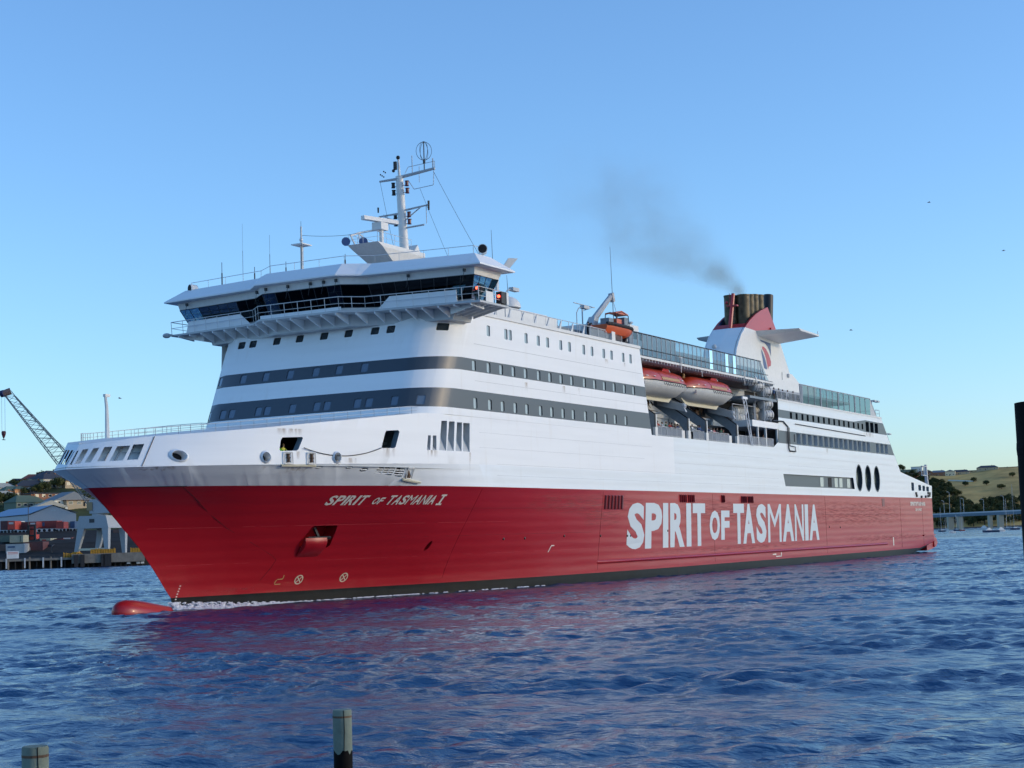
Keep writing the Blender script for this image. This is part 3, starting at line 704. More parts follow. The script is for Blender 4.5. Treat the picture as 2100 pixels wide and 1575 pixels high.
# support box below the walkway with brackets
bx = [(32.2,-13.4),(31.0,-6.2),(29.9,-4.2),(29.9,4.2),(31.0,6.2),(32.2,13.4),(35.2,13.4),(35.2,-13.4)]
mb = MB(); mb.prism([(x, y*.97, 23.3) for x, y in bx], [(x, y, 24.28) for x, y in bx]); mb.build('wing_support', MT['grey'], ship)
for sg in (-1, 1):
    for y in np.arange(.9, 16.6, 1.48):
        mb = MB(); x0 = float(np.interp(y, [0,4.3,6,16.5], [27.95,27.95,29.45,30.7])); x1 = float(np.interp(y, [0,4.2,6.2,13.4,16.6], [29.95,29.95,31.05,32.25,32.9])); yy = sg*y; zl = 23.42 if y < 13.5 else 23.95
        mb.prism([(x0,yy-.05,24.3),(x0,yy-.05,24.12),(x1+.1,yy-.05,zl),(x1+.1,yy-.05,24.27)],[(x0,yy+.05,24.3),(x0,yy+.05,24.12),(x1+.1,yy+.05,zl),(x1+.1,yy+.05,24.27)]); mb.build('walkway_bracket', MT['whiteup'], ship)
    for x in np.arange(31.4, 35.5, .95):
        mb = MB(); mb.prism([(x-.05,sg*16.4,24.27),(x-.05,sg*13.3,24.27),(x-.05,sg*13.3,23.6)],[(x+.05,sg*16.4,24.27),(x+.05,sg*13.3,24.27),(x+.05,sg*13.3,23.6)]); mb.build('walkway_bracket', MT['cream'], ship)
# house: sill wall, glass leaning outwards, fascia, roof
S0, S1, S2, S3 = bp(1.55,24.45,36.0), bp(1.45,24.85,36.0), bp(.62,26.72,35.8), bp(.45,27.38,35.9)
mb = MB(); mb.rings([S0, S1], cap=False); mb.build('bridge_sill', MT['cream'], ship)
mb = MB(); mb.rings([S2, S3], cap=False); mb.build('bridge_fascia', MT['cream'], ship)
def lerpP(a, b, t): return Vector(a).lerp(Vector(b), t)
segs = [(0,1,8),(1,2,1),(2,3,6),(3,4,1),(4,5,8),(5,6,4),(7,0,4),(6,7,10)]
for a, b, n in segs:
    for k in range(n):
        f0, f1 = k/n, (k+1)/n; q = [lerpP(S1[a],S1[b],f0), lerpP(S1[a],S1[b],f1), lerpP(S2[a],S2[b],f1), lerpP(S2[a],S2[b],f0)]
        mb = MB(); mb.quad(*q, m=1)
        for p_, r_ in ((0,3),(3,2),(0,1)): mb.tube(q[p_], q[r_], .035, n=4)
        mb.build('bridge_window', [MT['rim'], GLB if (a, b) in ((5,6),(7,0)) or ((a,b) == (4,5) and k > 5) or ((a, b) == (6,7) and k > 6) else GLD], ship)
mb = MB(); mb.prism([(x, y, 26.70) for x, y, z in bp(1.2,0,35.6)], [(x, y, 26.9) for x, y, z in bp(1.2,0,35.6)]); mb.build('bridge_ceiling', MT['dgrey'], ship)
mb = MB(); mb.box((34.6,-11.5,24.5),(34.9,8.5,26.7)); 
for y in np.arange(-13.5, 14, 2.4): mb.box((31.4,y,24.46),(32.3,y+1.5,25.35))
mb.box((32,-4,24.46),(33.2,4,25.6)); mb.build('bridge_console', MT['dgrey'], ship)
mb = MB(); E0, E1 = bp(0,27.38,36.2,17.0,-.3), bp(1.25,28.62,35.6,16.9,-.1)
mb.prism(E0, [(x, y, 27.5) for x, y, z in E0]); mb.prism([(x, y, 27.5) for x, y, z in E0], E1); mb.build('bridge_roof', MT['whiteup'], ship)
r1 = [(x, y, 28.62) for x, y, z in bp(1.6,0,35.2,16.9)]
rail(r1[:6], .75, step=2.6, r=.028, bars=1); rail([r1[0], r1[7]], .75, step=2.6, r=.028, bars=1)
w0 = bp(0,24.45,35.5,16.5,.2)
rail(w0[:6]+[w0[6]], 1.15, step=1.45, r=.036, bars=2, lean=(-.12,0,0)); rail([w0[0], w0[7]], 1.15, step=1.1, r=.036, bars=3)
# pale wind-break panels inside the rail
for y0, y1 in ((-14.4,-7.0),(6.6,14.8)):
    f = lambda y: float(np.interp(abs(y), [0,4.3,6,16.5], [27.9,27.9,29.45,30.65]))+.22
    mb = MB(); c0, c1 = (y0+.0, y1-1.2) if y0 < 0 else (y0+1.2, y1-.4)
    P = [(f(y0),y0,24.46),(f(y1),y1,24.46),(f(c1)-.12,c1,25.48),(f(c0)-.12,c0,25.48)]; mb.rings([P, [(x+.05,y,z) for x, y, z in P]]); mb.build('wind_break_panel', MT['whiteup'], ship)
mb = MB(); f = 28.15; mb.box((f,-4.3,24.46),(f+.05,4.3,24.78)); mb.build('wind_break_panel', MT['whiteup'], ship)
mb = MB(); mb.box((31.8,-16.55,24.46),(33.0,-16.5,25.35)); mb.build('wind_break_panel', MT['cream'], ship)
# wipers under the fascia
for y in (-15.2,-10,-1.2,-3.9,1.2,3.6,5.2,14.6,.0-2.6):
    mb = MB(); x = float(np.interp(abs(y), [0,4.3,6,16], [28.1,28.1,29.6,30.7])); mb.box((x-.12,y-.09,26.95),(x+.1,y+.09,27.2)); mb.tube((x-.05,y,27.0),(x+.15,y+.35,26.1),.025,n=4); mb.build('window_wiper', MT['dgrey'], ship)
# red side light housing at the port wing end
mb = MB(); mb.box((34.2,-16.7,24.55),(35.0,-16.15,25.55)); mb.box((35.0,-16.75,24.5),(35.35,-16.1,25.55), m=1); mb.ball((34.12,-16.45,25.15), .13, m=2, n=8, k=5)
mb.build('side_light', [MT['black2'], MT['cream'], MT['lampred']], ship)
mb = MB(); mb.ball((30.2,16.75,24.35), .36, .42, .24); mb.tube((30.6,16.4,24.4),(30.3,16.7,24.4),.12); mb.build('wing_floodlight', MT['grey'], ship, smooth=True)
# searchlights
def searchlight(c, d):
    mb = MB(); c = Vector(c); mb.tube(c-Vector((0,0,1.1)), c-Vector((0,0,.5)), .18, .12); mb.lathe(c+Vector(d)*-.45, d, [(0,.25),(.1,.38),(.75,.42),(.8,.42)], 14, m=0); mb.lathe(c+Vector(d)*.355, d, [(0,.37),(.01,.1)], 14, m=1)
    mb.path([c+Vector((.0,-.42,0)), c+Vector((0,-.3,-.45)), c+Vector((0,.3,-.45)), c+Vector((0,.42,0))], .04)
    mb.build('searchlight', [MT['cream'], MT['dark']], ship)
searchlight((33.3,-15.5,29.2), Vector((-.85,-.45,-.05)).normalized()); searchlight((31.8,14.9,28.75), Vector((-.9,.4,0)).normalized())
# roof aerials
for p, h, r_ in (((31.5,11.2),2.2,.05),((31.2,7.2),1.3,.05),((30.6,5.0),3.9,.02),((30.3,3.0),1.2,.045),((30.2,1.2),4.6,.03),((30.3,-3.4),1.15,.045),((31.8,9.0),5.6,.015)):
    mb = MB(); x, y = p; mb.tube((x,y,28.6),(x,y,28.6+h*.55),r_*1.3); mb.tube((x,y,28.6+h*.55),(x,y,28.6+h),r_*.6); mb.build('aerial', MT['dgrey'], ship)
mb = MB(); mb.tube((35.4,5,28.4),(35.4,5,33.0),.16,.11); mb.box((34.6,4.3,32.2),(36.1,5.6,32.3)); mb.ball((34.7,4.5,32.6),.18); mb.ball((36.0,5.3,32.5),.16); mb.tube((35.4,5,33),(35.4,5,34.0),.09); mb.tube((35.65,5,28.6),(35.65,5,32.4),.035)
for k in range(12): mb.tube((35.5,5,28.8+.3*k),(35.75,5,28.8+.3*k),.02,n=4)
mb.build('signal_mast', MT['cream'], ship)
# main mast with its radar platform
c, g, b2, rd = MT['cream'], MT['grey'], MT['black2'], mat('lamp red glass', (.12,.01,.015), .3)
mb = MB(); mb.rings([[(x0-l1, -w1*s_, z) , (x0-l1, w1*s_, z), (x0+l2, w1*s_, z), (x0+l2, -w1*s_, z)] for x0, l1, l2, w1, z, s_ in ((44.5,3.0,1.8,1.3,27.0,1),(44.5,3.0,1.8,1.3,30.6,1),(44.5,5.6,1.8,1.7,31.9,1),(44.5,6.4,1.8,1.7,32.25,1))]); 
mb.build('mast_platform', c, ship)
mb = MB(); mb.prism([(46.3,-.3,29),(48.2,-.3,29),(47.8,-.3,32.6),(47.2,-.3,33.4),(46.2,-.3,32.2)],[(46.3,.9,29),(48.2,.9,29),(47.8,.9,32.6),(47.2,.9,33.4),(46.2,.9,32.2)]); mb.build('mast_fin', c, ship)
mb = MB(); mb.tube((45.3,0,32.2),(44.7,0,39.8),.46,.36,n=12); mb.tube((44.7,0,39.7),(44.6,0,41.4),.14,.10,n=8); mb.tube((45.95,0,32.3),(45.2,0,39.5),.06)
for k in range(22): z = 32.5+k*.32; mb.tube((45.75-(z-32.3)*.1,-.2,z),(45.95-(z-32.3)*.1,.2,z),.03,n=4)
mb.build('mast_pole', c, ship, smooth=True)
mb = MB(); mb.tube((44.8,0,39.7),(45.4,-3.6,40.2),.17,.13); mb.tube((44.5,0,39.5),(44.1,1.9,39.4),.14,.10); mb.path([(45.0,-.9,39.2),(45.1,-1.4,38.4),(45.4,-3.4,38.6),(45.4,-3.5,40.1)],.035); mb.path([(44.8,-.6,40.0),(44.9,-.9,40.6),(45.4,-3.6,40.9),(45.4,-3.6,40.2)],.03)
mb.tube((45.1,-2.0,39.0),(45.15,-2.0,40.6),.03); mb.tube((45.0,-1.3,40.0),(45.0,-1.3,41.7),.045); mb.tube((45.4,-3.4,40.1),(45.4,-3.4,41.2),.07)
mb.tube((44.9,0,36.2),(44.3,2.2,36.0),.11,.08); mb.tube((44.9,0,36.4),(45.6,-2.6,36.8),.11,.08); mb.tube((44.8,0,35.2),(44.3,1.7,36.0),.06); mb.tube((44.9,0,35.2),(45.4,-2.0,36.7),.06); mb.tube((45,0,34.7),(45.5,-2.2,34.9),.09); mb.tube((45.6,-2.4,35.0),(45.6,-2.4,36.7),.04)
mb.build('mast_yard', g, ship)
mb = MB(); cc = Vector((45.2,-2.55,42.0)); mb.tube(cc-Vector((0,0,1.9)), cc+Vector((0,0,.95)), .06)
for a in (0, 60, 120):
    mb.path([cc+Vector((.75*math.sin(t)*math.cos(R(a)), .75*math.sin(t)*math.sin(R(a)), .9*math.cos(t))) for t in np.linspace(0, 2*math.pi, 21)], .025, n=4)
mb.tube(cc-Vector((0,0,1.2)), cc-Vector((0,0,.85)), .14); mb.build('cage_aerial', MT['dgrey'], ship)
for dz in (38.4,37.7,35.4,34.7):
    k = dz
    for y, mm in ((.78,b2),(-.78,rd)):
        x = 44.75+(39-k)*.08; dy = y*(1.0)
        p = Vector((x, dy, k+.35)); mb = MB(); mb.lathe(p,(0,0,1),[(0,.22),(.08,.17),(.42,.17),(.5,.23)],8); mb.tube(p+Vector((0,-dy*.5,.1)), p+Vector((0,0,.1)), .03); mb.build('signal_lamp', mm, ship)
mb = MB(); mb.ball((44.55,0,41.6),.2); mb.box((44.3,.1,40.4),(44.5,.4,41.2)); mb.ball((44.3,.4,40.3),.16); mb.lathe((44.2,2.2,36.4),(0,0,1),[(0,.08),(.5,.1)],6); mb.lathe((45.65,-2.65,36.3),(0,0,1),[(0,.1),(.9,.12)],6)
for k in range(5): mb.ball((44.1+.1*k,1.4+.25*(k%3),39.8+.16*k),.08,n=6,k=4)
mb.build('mast_fitting', b2, ship)
mb = MB(); mb.tube((41.0,-.2,32.2),(41.0,-.2,34.0),.22,.20,n=8); mb.box((40.4,-.6,33.9),(41.6,.45,34.6)); mb.path([(41.0,.2,34.0),(39.5,1.2,33.6),(38.4,1.5,33.2)],.10); mb.path([(38.4,1.5,33.2),(38.7,1.2,32.2)],.08); mb.path([(39.3,1.2,33.5),(39.0,.9,32.3)],.07); mb.path([(39.3,1.2,33.5),(40.1,.3,32.3)],.07); mb.build('radar_pedestal', c, ship)
mb = MB(); d_ = Vector((.72,.0,0)); L = Vector((.35,-.94,0)); cc = Vector((41.0,-.1,34.85))
q = [(-2.1,-.28,-.16),(2.1,-.28,-.16),(2.1,.28,-.16),(-2.1,.28,-.16),(-2.1,-.2,.22),(2.1,-.2,.22),(2.1,.28,.22),(-2.1,.28,.22)]; aL = Vector((.96,-.28,0)); bL = Vector((.28,.96,0))
mb.hex([cc+aL*x+bL*y+Vector((0,0,z)) for x, y, z in q]); mb.build('radar_scanner', c, ship)
mb = MB()
for p in ((38.2,1.9,32.6),(39.6,.9,32.7)): mb.lathe(p, (-.8,-.5,-.1), [(0,.12),(.35,.2),(.55,.42),(.58,.42)], 10)
mb.build('horn', MT['emblem'], ship)
rail([(38.2,-1.6,32.25),(44,-1.6,32.25)], 1.0, step=1.5, r=.025); rail([(38.2,-1.6,32.25),(38.2,1.6,32.25),(44,1.6,32.25)], 1.0, step=1.5, r=.025)
mb = MB(); mb.tube((46.5,-1.5,29.3),(51.5,-7.0,30.3),.50,.22,n=8); mb.tube((51.2,-6.8,28.7),(51.2,-6.8,31.2),.22); mb.prism([(51.3,-7.0,30.4),(51.9,-7.5,30.5),(52.7,-8.4,31.9),(51.9,-7.8,31.9)],[(51.5,-6.8,30.4),(52.1,-7.3,30.5),(52.9,-8.2,31.9),(52.1,-7.6,31.9)]); mb.build('lowered_signal_boom', c, ship)
for a, b in (((45.3,-3.5,39.9),(46.5,-9.0,29.0)),((45.2,-2.0,38.4),(44.0,-6.6,29.0)),((44.2,1.9,39.4),(44.6,.8,33)),((38.5,1.4,33.3),(35.5,5,33.2)),((44.4,1.7,36.2),(44.5,2,32.4))): mb = MB(); mb.path([Vector(a).lerp(Vector(b), t)+Vector((0,0,-.5*t*(1-t))) for t in np.linspace(0,1,6)], .018, n=4); mb.build('halyard', MT['dgrey'], ship)
for x, y, h in ((48.5,-8,7.6),(50.4,-8.5,3.4),(72,-9.5,9.2)):
    mb = MB(); mb.tube((x,y,26.5),(x-.25,y,26.5+h),.05,.018); mb.build('aerial', MT['dgrey'], ship)

# ------------------------------------------------------------------ upper deck forward: parapet house, dome, lamps, rails, rescue boat
mb = MB(); mb.box((37,-9.6,24.5),(56,9,26.3)); mb.box((56,-9.0,24.5),(76,9,25.9)); mb.box((37.5,-9.72,25.6),(56,-9.6,26.45), m=1); mb.build('deckhouse', [MT['bgrey'], MT['cream']], ship)
mb = MB(); mb.rings([[(x, y, z) for y, z in ((-9.75,25.3),(-9.75,26.3),(-9.5,26.3))] for x in (39, 58)], close=False, cap=False); mb.build('deckhouse_coaming', MT['cream'], ship)
mb = MB(); mb.lathe((50.3,-8.4,26.4),(0,0,1),[(0,.7)]+[(.3+1.15*math.sin(t),1.3*math.cos(t)) for t in np.linspace(0,1.5,8)],16); mb.build('satellite_dome', MT['cream'], ship, smooth=True)
for x in (45.8, 60.8):
    mb = MB(); mb.path([(x,-10.6,25),(x,-10.6,27.2),(x+.3,-10.7,27.7),(x+.9,-10.9,27.9)],.05); mb.box((x+.8,-11.1,27.72),(x+2.0,-10.6,28.05)); mb.build('deck_floodlight', MT['grey'], ship)
rail([(36.5,-12.2,24.5),(60.5,-12.2,24.5)], 1.1, step=2.4, r=.035, bars=1)
for x in np.arange(38.4, 59, 2.55):
    mb = MB(); mb.prism([(x,-12.1,24.5),(x+.5,-12.1,24.5),(x+.75,-12.1,25.55),(x+.62,-12.1,25.55)],[(x,-12.0,24.5),(x+.5,-12.0,24.5),(x+.75,-12.0,25.55),(x+.62,-12.0,25.55)]); mb.build('rail_stay', MT['steel'], ship)
def bar_rail(x0, x1, z, h=1.1, y=-12.2, gap=.22, name='barred_railing', post=1.6):
    mb = MB(); mb.tube((x0,y,z+h),(x1,y,z+h),.045,n=4); mb.tube((x0,y,z+.1),(x1,y,z+.1),.03,n=4)
    n = max(1, int((x1-x0)/gap))
    for k in range(n+1): mb.tube((x0+(x1-x0)*k/n,y,z),(x0+(x1-x0)*k/n,y,z+h),.018,n=3,cap=False)
    n = max(1, int((x1-x0)/post))
    for k in range(n+1): mb.tube((x0+(x1-x0)*k/n,y,z),(x0+(x1-x0)*k/n,y,z+h),.045,n=4)
    return mb.build(name, MT['steel'], ship)
bar_rail(60.5, 68.0, 24.5)
mb = MB(); mb.box((65.2,-12.4,24.5),(66.0,-12.0,25.75)); mb.build('rail_locker', MT['cream'], ship)
mb = MB(); mb.box((60.5,-12.08,24.55),(65.2,-12.04,25.5)); mb.build('rail_panel', MT['bgrey'], ship)
# rescue boat (a thing of its own) and its davit
rb = empty('rescue_boat', (67.8,-11.4,25.2), 'orange rescue boat with dark grey rubber collar on its cradle beside the davit', 'rescue boat')
def hull_rings(L, B, D, n=13, fine=.45, z0=0, keel=.0):
    Rg = []
    for j in range(n):
        t = j/(n-1); w = B/2*min(1, (math.sin(math.pi*min(.5, t*1.15+.04)))**.6)*(1 if t < .8 else 1-.18*((t-.8)/.2)**2); kz = z0+D*.55*max(0, 1-t*3.2)**1.6+D*.12*max(0, (t-.75)*4)**2*keel
        Rg.append([(t*L-L/2, -w, z0+D), (t*L-L/2, -w*.97, z0+D*.72), (t*L-L/2, -w*.72, kz+D*.25), (t*L-L/2, -w*.12, kz), (t*L-L/2, w*.12, kz), (t*L-L/2, w*.72, kz+D*.25), (t*L-L/2, w*.97, z0+D*.72), (t*L-L/2, w, z0+D)])
    return Rg
c0 = Vector((67.8,-11.4,25.1))
def off(Rg, c=c0): return [[Vector(p)+c for p in r_] for r_ in Rg]
mb = MB(); Rg = off([[(-x, y, z) for x, y, z in r_] for r_ in hull_rings(7.4, 2.5, 1.15)]); mb.rings(Rg); mb.build('boat_hull', MT['orange2'], rb, smooth=True)
mb = MB(); mb.path([r_[0]+Vector((0,0,.06)) for r_ in Rg], .19, n=8); mb.path([r_[-1]+Vector((0,0,.06)) for r_ in Rg], .19, n=8); mb.build('rubber_collar', MT['rubber'], rb, smooth=True)
mb = MB(); mb.box((67.6,-11.9,26.2),(68.8,-10.9,27.2)); mb.build('engine_console', MT['orange2'], rb)
mb = MB(); mb.box((69.3,-12.0,26.2),(70.2,-10.8,27.5)); mb.box((65.7,-11.9,26.2),(66.8,-10.9,27.1)); mb.build('steering_console', MT['bgrey'], rb)
mb = MB()
for sg in (-.65, .65): mb.path([(67.0,-11.4+sg,26.3),(67.3,-11.4+sg,27.7),(68.6,-11.4+sg,28.0),(70.2,-11.4+sg,27.7),(70.4,-11.4+sg,26.3)], .05)
mb.build('roll_frame', MT['dgrey'], rb)
mb = MB(); mb.prism([(67.2,-12.05,27.7),(68.6,-12.05,28.0),(70.2,-12.05,27.75),(70.2,-10.75,27.75),(68.6,-10.75,28.0),(67.2,-10.75,27.7)],[(67.2,-12.05,27.82),(68.6,-12.05,28.12),(70.2,-12.05,27.87),(70.2,-10.75,27.87),(68.6,-10.75,28.12),(67.2,-10.75,27.82)]); mb.build('sun_top', MT['orange2'], rb)
mb = MB(); mb.box((64.6,-10.4,24.5),(66.2,-9.2,26.3)); mb.prism([(65.0,-10.3,26.3),(66.1,-10.3,26.3),(66.1,-9.4,26.3),(65.0,-9.4,26.3)],[(65.9,-10.2,27.4),(66.9,-10.2,27.4),(66.9,-9.5,27.4),(65.9,-9.5,27.4)])
mb.tube((66.0,-9.9,27.0),(69.3,-10.6,30.0),.36,.26,n=6); mb.tube((69.2,-10.6,30.2),(69.5,-10.65,29.3),.34,.28,n=8); mb.tube((69.4,-10.7,29.4),(69.0,-11.3,27.9),.03); mb.build('boat_davit', MT['grey'], ship)
mb = MB(); mb.tube((66.6,-8.4,25.5),(66.6,-8.4,28.9),.08); mb.tube((64.6,-8.4,28.9),(69.6,-8.4,28.9),.05); mb.tube((66.6,-8.4,28.2),(68.6,-8.6,28.8),.03); mb.build('signal_post', MT['grey'], ship)
mb = MB()
for x in (66.2,69.4): mb.box((x,-12.1,24.5),(x+.15,-10.9,25.3)); mb.tube((x-.7,-12.1,24.5),(x+.3,-12.1,25.4),.07)
mb.build('boat_cradle', MT['dgrey'], ship)
mb = MB(); mb.box((77,-9,23.7),(90,6,27.2)); mb.box((74,-8.8,25.9),(80,-2,27.9), m=1); mb.box((78.1,-9.05,26.3),(78.9,-8.98,27.1), m=2); mb.box((79.8,-9.05,26.3),(80.6,-8.98,27.1), m=2); mb.box((75.1,-8.86,26.6),(75.9,-8.78,27.3), m=2)
mb.box((90,-8.5,23.7),(121,6,26.1)); mb.build('deckhouse', [MT['bgrey'], MT['cream'], MT['dark']], ship)
mb = MB(); mb.lathe((80.6,-7.5,27.9),(0,0,1),[(0,.2),(.5,.2),(.55,.4),(.7,.3)],8); mb.build('vent_cowl', MT['grey'], ship)

# ------------------------------------------------------------------ glass wind screen on its overhanging deck
mb = MB(); mb.box((70.3,-12.45,23.42),(114.4,-8,23.66)); mb.build('screen_deck', MT['cream'], ship)
for x in np.arange(72.8, 114, .82): mb = MB(); mb.box((x,-12.4,23.16),(x+.12,-11.2,23.42)); mb.build('deck_rib', MT['grey'], ship)
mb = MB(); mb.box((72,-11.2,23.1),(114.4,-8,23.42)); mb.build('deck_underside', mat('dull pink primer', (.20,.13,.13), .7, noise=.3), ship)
y = -12.35; n = 33; xa, xb = 70.4, 112.4
for k in range(n):
    a, b = xa+(xb-xa)*k/n, xa+(xb-xa)*(k+1)/n; tz = 26.05; sl_ = (lambda x, z: x-(max(0, x-109)/3.4)*(z-23.66)*1.15)
    mb = MB(); mb.quad((sl_(a,23.66),y,23.66),(sl_(b,23.66),y,23.66),(sl_(b,tz),y,tz),(sl_(a,tz),y,tz), m=1)
    mb.tube((sl_(a,23.66),y-.03,23.66),(sl_(a,tz),y-.03,tz),.045,n=4); mb.build('screen_pane', [MT['steel'], GLS], ship)
mb = MB(); mb.tube((70.3,y-.05,24.46),(112,y-.05,24.46),.05,n=4); mb.tube((70.3,y,26.07),(109.6,y,26.07),.07,n=4); mb.tube((70.3,y-.05,23.68),(113.6,y-.05,23.68),.07,n=4); mb.build('screen_rail', MT['dgrey'], ship)
for x in (82.8, 102.9, 89.0):
    mb = MB(); mb.tube((x,-12.6,22.6),(x,-12.6,24.3 if x != 89 else 23.3),.05); 
    if x != 89: mb.tube((x-.5,-12.6,24.3),(x+.5,-12.6,24.3),.05); mb.tube((x+.5,-12.6,24.3),(x+.2,-12.6,23.4),.03)
    mb.build('lamp_bracket', MT['cream'], ship)
rail([(84,-10,26.3),(106,-10,26.3)], .35, step=4, r=.03, bars=1)

# ------------------------------------------------------------------ lifeboat recess
mb = MB(); mb.box((73.5,-12.45,14.9),(115,-3,15.2)); mb.build('promenade_deck', MT['bgrey'], ship)
mb = MB(); mb.box((73.9,-7.6,15.2),(116,-7.4,23.2)); mb.build('recess_wall', MT['grey'], ship)
for x in list(np.arange(76, 104, 3.1)): mb = MB(); mb.box((x,-7.66,15.9),(x+1.7,-7.58,17.0)); mb.build('recess_window', MT['win'], ship)
mb = MB(); mb.box((75,-7.8,18.0),(104,-7.6,18.4)); mb.box((75,-9.3,18.2),(84,-7.6,18.4)); mb.box((90,-9.3,18.2),(99.6,-7.6,18.4)); mb.build('recess_gallery', MT['grey'], ship)
mb = MB(); mb.box((75.6,-8.4,17.4),(83.5,-7.7,18.2)); mb.box((90.2,-8.4,17.4),(98.5,-7.7,18.2)); mb.build('white_awning', MT['cream'], ship)
mb = MB(); random.seed(4)
mb.box((76,-9.0,18.4),(84,-8.3,18.55)); mb.box((90,-9.0,18.4),(99,-8.3,18.55))
for k in range(46):
    x = random.choice([random.uniform(76,84), random.uniform(90,99)]); z = random.uniform(18.4,20); mb.tube((x,-8.6,z),(x+random.uniform(-.3,.3),-8.4,z+random.uniform(.3,1.2)),random.uniform(.03,.1),n=5)
for x in (77.2,80.5,92,95.4): mb.box((x,-9,18.4),(x+.9,-8.2,19.3))
mb.build('winch_gear', MT['rust'], ship)
for x in (75.3, 84.5, 89.9, 99.8):
    mb = MB(); P = [(-12.48,15.2),(-12.48,17.45),(-8.4,20.5),(-8.4,19.2),(-11.5,16.9),(-11.85,16.3),(-11.95,15.2)]
    mb.prism([(x-.22,y,z) for y, z in P], [(x+.22,y,z) for y, z in P]); mb.build('davit_arm', MT['bgrey'], ship)
    mb = MB(); mb.box((x-.30,-12.54,16.1),(x-.02,-12.49,17.45)); mb.tube((x-.2,-12.52,17.5),(x-.2,-8.45,20.55),.07,n=4); mb.build('davit_track', MT['black2'], ship)
    mb = MB(); mb.box((x-.34,-12.58,15.2),(x+.34,-12.3,16.1)); mb.box((x+.02,-12.54,16.1),(x+.26,-12.49,17.5)); mb.build('davit_foot', MT['cream'], ship)
for x in (84.2, 99.5):
    mb = MB(); mb.prism([(x-.3,-12.5,18.2),(x-.3,-12.0,19.2),(x-.3,-9.0,20.2),(x-.3,-9.0,19.2)],[(x+.1,-12.5,18.2),(x+.1,-12.0,19.2),(x+.1,-9.0,20.2),(x+.1,-9.0,19.2)]); mb.ball((x,-12.1,18.9),.35,.35,.35); mb.build('davit_head', MT['grey'], ship)
for a, b in ((75.7,82.6),(86.1,89.3),(90.4,97.2),(100.3,112.9)): bar_rail(a, b, 15.2, 1.05, -12.4, .16, post=1.35)
for a, b in ((75.7,82.6),(86.1,89.3),(90.4,97.2),(100.3,112.9)): mb = MB(); mb.box((a,-12.36,15.25),(b,-12.34,16.15)); mb.build('rail_panel', mat('rail mesh panel', (.16,.20,.27), .6, alpha=.85) if 'rail mesh panel' not in bpy.data.materials else bpy.data.materials['rail mesh panel'], ship)
mb = MB()
for x in (82.9,97.5): mb.box((x,-12.3,15.2),(x+.9,-11.6,16.1))
mb.build('deck_box', MT['cream'], ship)
# stepped galleries aft of the boats
mb = MB(); mb.box((105.3,-12.47,17.6),(115,-7.6,18.4)); mb.box((99.2,-9.4,17.6),(105.3,-7.6,18.4), m=1); mb.build('gallery_slab', [MT['whiteup'], MT['bgrey']], ship)
mb = MB(); mb.prism([(97.2,-9.6,20.9),(105.5,-9.6,20.9),(107.5,-9.6,21.4),(107.5,-9.6,21.7),(97.2,-9.6,21.7)],[(97.2,-7.6,20.9),(105.5,-7.6,20.9),(107.5,-7.6,21.4),(107.5,-7.6,21.7),(97.2,-7.6,21.7)]); mb.box((105,-12.4,21.15),(115.1,-7.6,21.45)); mb.build('gallery_slab', MT['bgrey'], ship)
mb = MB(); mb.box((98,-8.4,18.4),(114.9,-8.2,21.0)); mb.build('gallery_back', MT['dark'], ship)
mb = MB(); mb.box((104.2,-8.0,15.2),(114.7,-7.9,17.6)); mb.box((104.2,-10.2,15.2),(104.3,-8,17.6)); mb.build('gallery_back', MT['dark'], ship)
for x in (107.3,110.2,114.5): mb = MB(); mb.box((x,-12.42,15.2),(x+.28,-12.2,17.6)); mb.build('gallery_post', MT['cream'], ship)
mb = MB(); mb.prism([(101.5,-8.3,23.2),(102.0,-8.3,23.2),(104.4,-8.3,20.0),(103.9,-8.3,20.0)],[(101.5,-8.1,23.2),(102.0,-8.1,23.2),(104.4,-8.1,20.0),(103.9,-8.1,20.0)]); mb.prism([(104.6,-8.3,23.2),(104.9,-8.3,23.2),(106.8,-8.3,21.4),(106.4,-8.3,21.4)],[(104.6,-8.1,23.2),(104.9,-8.1,23.2),(106.8,-8.1,21.4),(106.4,-8.1,21.4)]); mb.build('stair_stringer', MT['cream'], ship)
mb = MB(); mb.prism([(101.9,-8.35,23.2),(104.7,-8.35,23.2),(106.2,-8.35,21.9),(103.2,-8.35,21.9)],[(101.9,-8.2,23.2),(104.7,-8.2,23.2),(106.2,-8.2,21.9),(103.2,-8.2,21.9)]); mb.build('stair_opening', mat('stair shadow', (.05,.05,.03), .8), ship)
# white accommodation ladder frame
mb = MB()
for dx in (-.28, .28): mb.tube((102.6+dx*1.9,-12.55,20.9),(104.4+dx,-12.65,15.1),.07,n=4)
for k in range(8): t = k/8; x = 102.6+1.8*t; z = 20.9-5.8*t; w_ = .28*(1.9-.9*t); s_ = 1 if k % 2 else -1; mb.tube((x-s_*w_,-12.55,z),(x+.22+s_*w_,-12.6,z-.72),.045,n=4)
mb.box((101.9,-12.62,20.8),(103.6,-12.45,21.1)); mb.build('embarkation_ladder', MT['whiteup'], ship)
mb = MB(); mb.path([(112.5,-12.62,18.6),(116.5,-12.62,18.7),(118.2,-12.62,18.1),(118.2,-12.62,15.3),(118.6,-12.62,14.9),(120.9,-12.62,14.9)],.09); mb.path([(118.7,-12.62,18.0),(118.7,-12.62,15.6),(120.9,-12.62,15.5),(120.9,-12.62,14.9)],.05); mb.path([(121.3,-12.6,18.6),(153.5,-12.6,18.3)],.055,n=4); mb.build('side_pipe', MT['dgrey'], ship)
mb = MB()
for x in (120.9,): mb.box((x,-12.56,16.2),(x+.2,-12.5,17.2))
mb.build('side_hatch', MT['dgrey'], ship)
